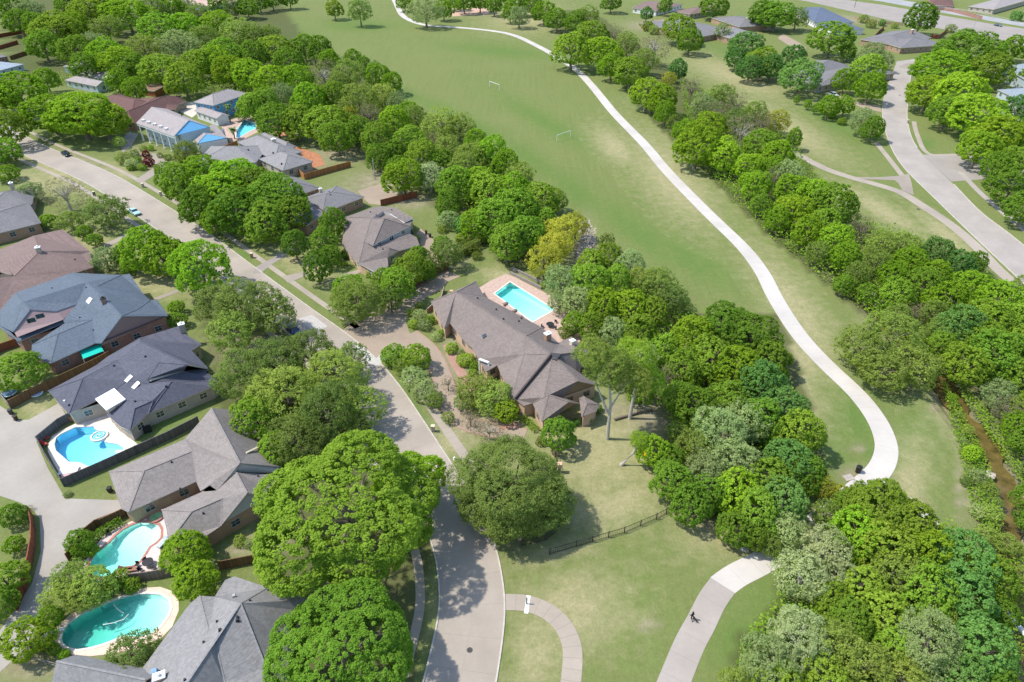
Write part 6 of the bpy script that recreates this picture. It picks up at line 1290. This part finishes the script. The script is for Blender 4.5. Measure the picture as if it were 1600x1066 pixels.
T('in the creek wood at its upper end', [(1242, 217, 11, 'B', 1.3), (1215, 242, 24, 'B'), (1205, 264, 20, 'B'), (1205, 284, 18, 'R'), (1238, 300, 28, 'B'), (1270, 308, 30, 'B'), (1302, 322, 34, 'V'), (1240, 332, 26, 'B'), (1217, 342, 20, 'B'), (1262, 362, 24, 'B'), (1345, 358, 20, 'R'), (1305, 375, 24, 'B'), (1278, 395, 18, 'O'), (1320, 402, 22, 'B'), (1180, 290, 22, 'B'), (1190, 320, 16, 'G'), (1290, 350, 24, 'G'), (1170, 262, 22, 'B'), (1232, 272, 22, 'S')])
T('in the middle of the creek wood', [(1375, 386, 26, 'O'), (1410, 386, 26, 'O'), (1370, 412, 22, 'O'), (1420, 412, 24, 'B'), (1465, 395, 24, 'T'), (1318, 445, 14, 'G'), (1340, 428, 18, 'O'), (1356, 458, 14, 'G'), (1395, 432, 22, 'B'), (1400, 462, 24, 'G'), (1442, 446, 26, 'G'), (1500, 415, 22, 'T'), (1524, 410, 17, 'V'), (1480, 470, 30, 'B'), (1520, 452, 30, 'B'), (1560, 470, 34, 'B'), (1540, 500, 34, 'G'), (1582, 500, 28, 'G'), (1500, 512, 32, 'T'), (1460, 492, 22, 'O'), (1432, 492, 18, 'R'), (1330, 412, 16, 'G'), (1600, 450, 20, 'O'), (1460, 430, 24, 'B'), (1405, 495, 20, 'O')])
T('in the clump beside the path bend', [(1345, 543, 36, 'O', .8), (1395, 528, 44, 'O', .85), (1428, 572, 38, 'O', .8), (1380, 580, 38, 'O', .8)])
T('on the far bank of the brown creek', [(1612, 775, 24, 'G'), (1608, 815, 18, 'V'), (1588, 665, 20, 'B'), (1470, 545, 24, 'G'), (1510, 572, 32, 'G'), (1560, 560, 40, 'V'), (1598, 592, 30, 'V'), (1540, 535, 30, 'G'), (1580, 645, 24, 'R'), (1562, 620, 24, 'S'), (1600, 690, 20, 'G'), (1605, 640, 26, 'V'), (1470, 520, 22, 'O'), (1605, 540, 30, 'G'), (1612, 735, 16, 'D')])
T('on the near bank of the brown creek', [(1512, 672, 8, 'O'), (1520, 708, 14, 'B'), (1528, 745, 13, 'S'), (1510, 752, 9, 'D'), (1490, 622, 7, 'B'), (1505, 690, 6, 'S'), (1548, 765, 12, 'O'), (1550, 805, 16, 'O'), (1498, 648, 6, 'D'), (1560, 785, 8, 'D'), (1528, 800, 12, 'S'), (1540, 835, 16, 'O'), (1575, 850, 18, 'O'), (1598, 900, 16, 'O')], shrub=True)
T('between the tan courtyard and the field', [(630, 276, 30, 'B', .9), (672, 276, 22, 'W'), (715, 290, 28, 'G'), (745, 286, 26, 'B'), (765, 300, 30, 'G'), (778, 342, 34, 'G'), (805, 328, 36, 'G'), (742, 352, 22, 'B'), (822, 368, 28, 'G'), (792, 380, 28, 'V'), (812, 276, 24, 'O'), (845, 312, 28, 'G'), (868, 312, 18, 'O'), (800, 298, 28, 'B'), (700, 320, 20, 'G'), (690, 255, 20, 'G'), (725, 262, 22, 'O'), (852, 345, 20, 'G')])
T('below the pale gully', [(880, 362, 26, 'Y'), (850, 408, 27, 'Y'), (900, 352, 19, 'Y'), (868, 386, 25, 'Y')])
T('right of the aqua pool', [(874, 474, 16, 'S', .9), (948, 378, 12, 'M'), (925, 412, 22, 'G'), (950, 402, 20, 'G'), (985, 412, 22, 'S'), (880, 442, 28, 'S'), (920, 442, 30, 'G'), (962, 440, 26, 'G'), (900, 472, 24, 'S'), (1002, 442, 24, 'O'), (1030, 447, 28, 'O'), (1052, 470, 24, 'D'), (945, 478, 28, 'B'), (985, 482, 30, 'B'), (922, 508, 20, 'G'), (896, 506, 16, 'B'), (960, 518, 22, 'S'), (1000, 520, 26, 'G'), (1020, 490, 24, 'G')])
T('left of the two storey house', [(520, 350, 20, 'G', 1.1), (505, 378, 20, 'G', 1.1), (515, 400, 16, 'G'), (460, 382, 18, 'V', 1.2), (495, 418, 20, 'V', 1.2), (558, 472, 42, 'O', .8), (545, 452, 24, 'B', .8)])
T('around the motor court of the main house', [(642, 420, 26, 'G'), (622, 446, 26, 'G'), (610, 468, 18, 'D'), (700, 396, 22, 'D'), (655, 400, 14, 'G'), (665, 424, 16, 'G'), (600, 440, 18, 'B'), (690, 385, 14, 'G'), (680, 410, 14, 'M')])
T('in the yard behind the two storey house', [(702, 345, 18, 'S'), (722, 352, 14, 'T'), (735, 388, 12, 'M'), (722, 392, 10, 'M'), (750, 372, 10, 'O'), (745, 400, 8, 'M'), (690, 358, 8, 'O'), (720, 372, 9, 'G')], shrub=True)
T('in the bright cluster beside the street', [(285, 287, 32, 'G'), (320, 277, 34, 'B'), (347, 302, 38, 'B'), (312, 322, 32, 'V'), (370, 332, 40, 'V'), (402, 292, 34, 'V'), (432, 310, 42, 'V'), (454, 332, 28, 'V'), (415, 352, 32, 'V'), (365, 280, 34, 'B'), (334, 345, 20, 'B'), (262, 275, 18, 'G')])
T('in the front yards left of the street', [(101, 303, 32, 'R', .8), (48, 300, 20, 'S', .7), (165, 330, 33, 'D', .75), (110, 345, 20, 'O', .7), (76, 345, 12, 'B', .7), (130, 362, 12, 'G', .7), (148, 376, 12, 'G', .7), (165, 405, 22, 'S', .8), (190, 402, 16, 'G'), (226, 390, 34, 'B'), (256, 402, 30, 'B'), (312, 416, 42, 'B'), (276, 396, 20, 'B'), (276, 500, 14, 'G', .7), (200, 420, 12, 'G', .7), (275, 480, 12, 'B', .7)])
T('in the row left of the street', [(340, 475, 34, 'D'), (385, 478, 44, 'D'), (425, 490, 34, 'D'), (362, 520, 34, 'O'), (385, 585, 44, 'D'), (432, 570, 46, 'D'), (485, 558, 42, 'D'), (525, 590, 44, 'O'), (450, 620, 50, 'O'), (515, 648, 50, 'D'), (402, 655, 38, 'G'), (560, 640, 36, 'O'), (462, 690, 40, 'D'), (432, 705, 28, 'G'), (418, 615, 32, 'O'), (548, 560, 24, 'D')])
place(543, 800, 138, 'V', 'overhanging the street at the lower centre', hk=.92, cls='X')
place(640, 755, 50, 'B', 'at the street side of the giant bright tree', hk=1.0)
place(538, 1022, 108, 'V', 'cut off by the bottom edge', hk=.85, cls='X')
place(800, 756, 92, 'D', 'at the street bend below the main house', hk=.8, cls='X')
place(845, 790, 46, 'D', 'at the street bend below the main house', hk=.8); place(760, 780, 48, 'D', 'at the street bend below the main house', hk=.8); place(800, 800, 52, 'D', 'at the street bend below the main house', hk=.8)
T('in front of the main house', [(700, 600, 12, 'R', .8), (722, 628, 14, 'S', .7), (700, 652, 10, 'O', .7), (650, 558, 22, 'G', .8), (645, 590, 20, 'S', .7), (662, 610, 20, 'S', .7), (678, 625, 16, 'O', .7), (745, 610, 30, 'O', .75), (772, 622, 28, 'O', .75), (790, 642, 20, 'B', .7), (764, 672, 22, 'R', .7), (615, 555, 20, 'G', .6), (632, 572, 18, 'O', .6), (735, 655, 16, 'R', .7)])
T('on the pale lawn beside the main house', [(873, 678, 26, 'V', 1.0)])
T('behind the main house', [(1022, 706, 24, 'B', 1.1), (1005, 560, 24, 'S', 1.0), (1000, 610, 22, 'G', 1.0)])
def tall_tree(base, crowns, label, kind, lean=0):
    b = P(*base); root = empty('leafy_tree', (b.x, b.y, 0), label, 'tree', 'tall pale trunked trees'); mat = FOL[kind][0]; m = MB(); first = None
    for k, (px, py, rpx) in enumerate(crowns):
        d = ray(px, py); t = (b.y + lean) / d.y; c = Vector((d.x * t, d.y * t, CAMH + d.z * t)); r = rpx * mpp(c)
        cw = bpy.data.objects.new('crown', get_crown('airy', 'L', k % 3)); COL.objects.link(cw); cw.parent = root; cw.location = (c.x - b.x, c.y - b.y, c.z); cw.scale = (r * 1.1, r * 1.1, r * .8); cw.rotation_euler = (0, 0, k * 2.1)
        cw.material_slots[0].link = 'OBJECT'; cw.material_slots[0].material = mat; top = Vector((c.x - b.x, c.y - b.y, c.z)); fork = first * .38 if first else Vector((0, 0, 0))
        if first is None: first = top
        mid = fork.lerp(top, .5) + Vector((.5 - k * .6, 0, 0)); m.tube([fork, mid, top], [.34 if k == 0 else .22, .22 if k == 0 else .14, .08], 8)
        for j in range(6): a = j * 1.05 + k; q = mid.lerp(top, .25 + j * .12); m.tube([q, q + Vector((math.cos(a) * r * .6, math.sin(a) * r * .6, r * .35))], [.09, .03], 5)
    m.build('trunk', PALEBARK, root, world=False)
tall_tree((949, 686), [(950, 572, 40), (984, 592, 32), (926, 552, 30)], 'very tall tree with pale forked trunk standing on the lawn right of the main house', 'O')
tall_tree((984, 654), [(992, 556, 34), (1012, 592, 26)], 'tall dark-trunked tree behind the pale forked trunk, in the bare patch', 'G')
tall_tree((970, 727), [(1000, 688, 17)], 'small leaning tree on the pale lawn near the yellow slide', 'G')
T('in the dense wood right of the main house', [(1082, 530, 34, 'B'), (1132, 512, 40, 'V'), (1172, 530, 40, 'V'), (1202, 560, 30, 'V'), (1110, 560, 36, 'G'), (1152, 580, 36, 'B'), (1190, 602, 36, 'T'), (1070, 575, 28, 'G'), (1090, 640, 36, 'V'), (1062, 620, 24, 'G'), (1135, 630, 34, 'V'), (1222, 640, 34, 'T'), (1248, 680, 36, 'G'), (1232, 722, 36, 'T'), (1260, 740, 28, 'V'), (1040, 545, 24, 'G'), (1045, 590, 20, 'R'), (1190, 660, 34, 'V')])
T('in the dense wood above the grey path', [(1050, 752, 30, 'V'), (1080, 790, 30, 'V'), (1124, 682, 42, 'S'), (1160, 662, 38, 'S'), (1150, 722, 38, 'S'), (1105, 740, 34, 'S'), (1182, 802, 34, 'L'), (1222, 782, 34, 'T'), (1150, 828, 26, 'V'), (1150, 770, 34, 'B'), (1200, 750, 34, 'V'), (1085, 700, 28, 'O'), (1110, 770, 30, 'V'), (1045, 720, 22, 'G'), (1180, 835, 22, 'V'), (1285, 762, 18, 'Y'), (1310, 772, 14, 'Y'), (1060, 680, 18, 'O')])
T('in the wood at the lower right', [(1330, 788, 24, 'L'), (1352, 775, 18, 'V'), (1395, 790, 24, 'B'), (1412, 800, 20, 'O'), (1292, 806, 22, 'O'), (1262, 838, 20, 'R'), (1230, 832, 28, 'S'), (1205, 850, 18, 'O'), (1290, 862, 38, 'W'), (1252, 902, 36, 'W'), (1310, 900, 30, 'W'), (1372, 800, 46, 'L'), (1342, 835, 40, 'B'), (1420, 825, 42, 'L'), (1385, 860, 44, 'L'), (1450, 870, 40, 'B'), (1505, 878, 44, 'T'), (1545, 905, 36, 'V'), (1450, 930, 44, 'G'), (1402, 905, 40, 'O'), (1502, 935, 42, 'T'), (1345, 920, 34, 'L'), (1380, 960, 36, 'L'), (1330, 970, 32, 'L'), (1340, 790, 26, 'V'), (1300, 940, 26, 'G')])
T('in the lower right corner', [(1250, 1000, 46, 'W'), (1205, 1035, 40, 'S'), (1300, 1010, 42, 'O'), (1450, 1010, 52, 'S'), (1350, 1040, 42, 'O'), (1402, 1010, 30, 'L'), (1532, 1015, 46, 'T'), (1500, 1060, 36, 'T'), (1410, 1060, 34, 'O'), (1222, 1070, 34, 'L'), (1150, 1072, 26, 'O'), (1290, 1060, 34, 'L'), (1470, 960, 30, 'O'), (1570, 960, 20, 'V'), (1560, 1068, 26, 'V'), (1180, 1050, 24, 'S')])
T('among the pools at the lower left', [(125, 846, 20, 'G', .8), (112, 906, 30, 'O', .8), (148, 915, 30, 'O', .8), (98, 930, 26, 'O', .8), (130, 930, 26, 'O', .8), (290, 863, 34, 'B', .8), (305, 905, 32, 'B', .8), (40, 1000, 32, 'B', .8), (78, 965, 18, 'B', .8), (205, 1020, 34, 'D', .75), (8, 905, 28, 'G', .9), (20, 805, 18, 'G', .8), (28, 580, 36, 'L', .8), (0, 940, 24, 'G', .9), (22, 850, 14, 'B', .8)])
T('near the pools at the lower left', [(186, 905, 16, 'G'), (206, 916, 12, 'V'), (172, 912, 12, 'G'), (85, 1015, 10, 'G'), (70, 1010, 10, 'M'), (100, 1022, 8, 'B'), (30, 800, 8, 'S'), (45, 795, 7, 'R'), (375, 845, 10, 'O'), (390, 850, 8, 'S'), (140, 860, 12, 'G'), (105, 772, 6, 'S')], shrub=True)
T('in flower beds by white columns', [(228, 241, 6, 'K'), (232, 254, 8, 'K'), (224, 232, 6, 'O'), (236, 232, 5, 'B'), (250, 243, 5, 'M'), (262, 246, 6, 'M'), (275, 244, 5, 'W'), (285, 250, 6, 'G'), (210, 240, 7, 'D'), (215, 250, 6, 'G'), (222, 262, 6, 'B'), (205, 262, 6, 'G'), (245, 262, 5, 'G')], shrub=True)
T('along the main house walls', [(706, 544, 10, 'L'), (728, 563, 12, 'L'), (742, 572, 8, 'L'), (738, 582, 6, 'G'), (655, 492, 10, 'S'), (662, 508, 11, 'S'), (682, 526, 8, 'S'), (646, 507, 8, 'L'), (720, 550, 6, 'S'), (690, 520, 6, 'G'), (808, 636, 8, 'Y'), (845, 690, 8, 'M'), (920, 655, 8, 'T'), (900, 660, 7, 'T'), (935, 640, 7, 'T'), (672, 500, 8, 'G'), (655, 478, 7, 'M'), (640, 488, 7, 'O')], shrub=True)
T('beside the yards at the right side', [(1013, 42, 9, 'L'), (1022, 48, 8, 'L'), (1486, 45, 8, 'M'), (1588, 26, 9, 'T'), (1350, 30, 8, 'O'), (1362, 38, 8, 'O'), (1378, 36, 6, 'T'), (1398, 40, 6, 'O'), (1316, 190, 7, 'G'), (1300, 180, 7, 'G')], shrub=True)
T('around the two storey house', [(562, 410, 9, 'V'), (580, 428, 8, 'B'), (595, 430, 8, 'B'), (612, 425, 8, 'G'), (640, 390, 9, 'G'), (540, 398, 8, 'G'), (650, 372, 7, 'O')], shrub=True)
T('beside the aqua pool trees', [(1062, 500, 10, 'D'), (1075, 510, 9, 'G'), (885, 520, 12, 'M'), (905, 522, 10, 'R'), (862, 438, 8, 'G'), (850, 445, 7, 'O')], shrub=True)
build_trees()
def hedge(label, pts, w, h, kind, crop=None):
    if crop: pts = C(crop, pts)
    W_ = PW(pts); rs = np.random.RandomState(int(abs(pts[0][0]) * 7) % 9999); L = sum((b - a).length for a, b in zip(W_[:-1], W_[1:])); n = int(L * (w + 2 * h) * 26); P0 = []
    segs = list(zip(W_[:-1], W_[1:])); ls = np.array([(b - a).length for a, b in segs]); ch = rs.choice(len(segs), n, p=ls / ls.sum())
    for k in range(n):
        a, b = segs[ch[k]]; t = rs.rand(); u = (b - a).normalized(); s_ = Vector((-u.y, u.x, 0)); side = rs.rand()
        if side < .45: y, z = rs.uniform(-w / 2, w / 2), h
        elif side < .72: y, z = -w / 2, rs.uniform(.05, h)
        else: y, z = w / 2, rs.uniform(.05, h)
        P0.append(a + (b - a) * t + s_ * (y + rs.normal() * .06) + Vector((0, 0, z + rs.normal() * .06)))
    m = MB()
    for p in P0:
        d = Vector(rs.normal(size=3)) + Vector((0, 0, .8)); d.normalize(); t = d.cross(Vector(rs.normal(size=3))).normalized(); b = d.cross(t); s_ = .16; m.quad(p - t * s_, p - b * s_ * .7, p + t * s_, p + b * s_ * .7)
    o = m.build('hedge', FOL[kind][0]); ca = o.data.color_attributes.new('v', 'FLOAT_COLOR', 'POINT'); vv = np.repeat(rs.uniform(0, 1, n), 4); ca.data.foreach_set('color', np.stack([vv, vv, vv, np.ones(4 * n)], -1).astype(np.float32).ravel()); tag(o, label, 'hedge')
hedge('clipped hedge along the front wall of the main house end gable', [(668, 892), (760, 975)], 1.0, .9, 'L', 'm1')
hedge('tall dark hedge above the motor court behind the dark wood screen', [(705, 410), (728, 398), (748, 386)], 1.6, 2.4, 'D')
hedge('reddish vine covered hedge beside the tall dark hedge', [(712, 398), (740, 384)], .9, 2.6, 'M')
hedge('long green hedge above the turquoise pool', [(590, 175), (680, 120), (770, 70)], 1.2, 1.0, 'V', 13)
hedge('yellow-green low hedge beside the gazebo', [(800, 160), (850, 190), (900, 195)], 2.0, 1.2, 'L', 3)
hedge('low clipped hedge left of the two storey house', [(505, 585), (570, 600)], 1.2, 1.0, 'L', 6)
hedge('green hedge between the alley and the turquoise pool', [(450, 300), (520, 250), (600, 215)], 1.4, 1.1, 'G', 13)
# palms
def palm(px, py, h, label):
    p = P(px, py); root = empty('palm_tree', p, label, 'palm tree'); rs = random.Random(int(px)); m = MB(); m.tube([(0, 0, 0), (.1, 0, h * .5), (0, .1, h)], [.24, .17, .15], 9); m.build('trunk', BARK, root, world=False)
    m = MB()
    for k in range(26):
        a = k * 2.4; el = rs.uniform(-.5, 1.1); L = rs.uniform(1.5, 2.1); pts = []
        for t in np.linspace(0, 1, 6): rr_ = L * t * math.cos(el * (1 - t * .3)); pts.append(Vector((rr_ * math.cos(a), rr_ * math.sin(a), h + L * t * math.sin(el) - 1.0 * t * t)))
        sd = Vector((-math.sin(a), math.cos(a), 0))
        for i in range(5): w0 = .30 * math.sin(math.pi * (i + .3) / 5.6); w1 = .30 * math.sin(math.pi * (i + 1.3) / 5.6) if i < 4 else .02; m.quad(pts[i] - sd * w0 - Vector((0, 0, .12)), pts[i], pts[i + 1], pts[i + 1] - sd * w1 - Vector((0, 0, .12))); m.quad(pts[i], pts[i] + sd * w0 - Vector((0, 0, .12)), pts[i + 1] + sd * w1 - Vector((0, 0, .12)), pts[i + 1])
    m.build('fronds', plain('palm_green', (.12, .19, .04), .7, .3), root, world=False)
palm(360, 190, 6.0, 'palm tree in front of the tall blue guest house'); palm(367, 217, 3.6, 'short palm tree beside the small cyan pool')

# undergrowth between the trunks of the woods: nobody could count it
rs = np.random.RandomState(21); U_ = []
def scatter(poly, n, zmax=.9, sz=.55):
    xs = [p[0] for p in poly]; ys = [p[1] for p in poly]; k = 0; W_ = PW(poly); wx = [p.x for p in W_]; wy = [p.y for p in W_]; pl = [(p.x, p.y) for p in W_]
    x = rs.uniform(min(wx), max(wx), n * 5); y = rs.uniform(min(wy), max(wy), n * 5); ok = pip(x, y, pl); x, y = x[ok][:n], y[ok][:n]
    for a, b in zip(x, y): U_.append((a, b, rs.uniform(.02, zmax), sz * rs.uniform(.6, 1.3)))
scatter([(60, 130), (200, 100), (440, 90), (560, 130), (700, 210), (800, 280), (870, 330), (800, 400), (720, 330), (640, 290), (560, 225), (400, 160), (280, 150), (180, 150)], 24000, 3.6, .55)
scatter([(860, 440), (1040, 440), (1090, 500), (1195, 520), (1275, 700), (1240, 790), (1170, 850), (1050, 780), (1040, 650), (960, 560)], 16000, 3.2, .38)
scatter([(1200, 850), (1330, 770), (1480, 830), (1560, 900), (1600, 1100), (1130, 1100), (1160, 1000), (1220, 930)], 14000, 2.6, .34)
scatter([(1060, 130), (1200, 180), (1320, 340), (1500, 400), (1600, 490), (1600, 700), (1520, 600), (1460, 560), (1320, 470), (1200, 370), (1080, 250)], 24000, 3.0, .48)
scatter([(1468, 588), (1500, 640), (1540, 715), (1562, 800), (1560, 850), (1520, 810), (1500, 720), (1482, 650)], 3200, .9, .28)
scatter([(1490, 585), (1540, 640), (1590, 700), (1600, 760), (1580, 740), (1530, 660), (1500, 620)], 1500, .9, .3)
scatter([(1540, 850), (1600, 860), (1640, 1000), (1560, 1060), (1560, 940)], 1500, .8, .3)
scatter([(1300, 400), (1340, 420), (1400, 490), (1470, 560), (1440, 570), (1370, 500), (1310, 450)], 2500, 1.6, .4)
scatter([(600, 380), (660, 420), (620, 460), (600, 470), (570, 430)], 700, .9, .4)
m = MB(); vals = []
for (x, y, z, s_) in U_:
    d = Vector(rs.normal(size=3)) + Vector((0, 0, 1.4)); d.normalize(); t = d.cross(Vector((1, .3, 0))).normalized(); b = d.cross(t); p = Vector((x, y, z)); s_ *= .6; m.quad(p - t * s_, p - b * s_ * .8, p + t * s_, p + b * s_ * .8); vals += [rs.rand()] * 4
o = m.build('undergrowth', FOL['G'][0]); ca = o.data.color_attributes.new('v', 'FLOAT_COLOR', 'POINT'); vv = np.array(vals); ca.data.foreach_set('color', np.stack([vv, vv, vv, np.ones(len(vv))], -1).astype(np.float32).ravel()); tag(o, kind='stuff')

# pale rubble in the bare gully: nobody could count it
rs = np.random.RandomState(8); gp_ = PW(C(7, [(470, 270), (520, 280), (525, 370), (520, 450), (480, 500), (440, 560), (410, 570), (400, 500), (430, 420), (430, 330)])); pl = [(p.x, p.y) for p in gp_]
xs = rs.uniform(min(p[0] for p in pl) - 1, max(p[0] for p in pl) + 1, 2600); ys = rs.uniform(min(p[1] for p in pl) - 1, max(p[1] for p in pl) + 1, 2600); ok = pip(xs, ys, pl); m = MB()
for x, y in zip(xs[ok][:900], ys[ok][:900]):
    r_ = rs.uniform(.1, .4) * (1.4 if rs.rand() > .93 else .8); a = rs.uniform(0, 3); m.box((x, y, -.75), (r_ * 1.8, r_ * 1.3, .45 + r_ * .5), a, taper=.6)
tag(m.build('rubble', LS), kind='stuff')
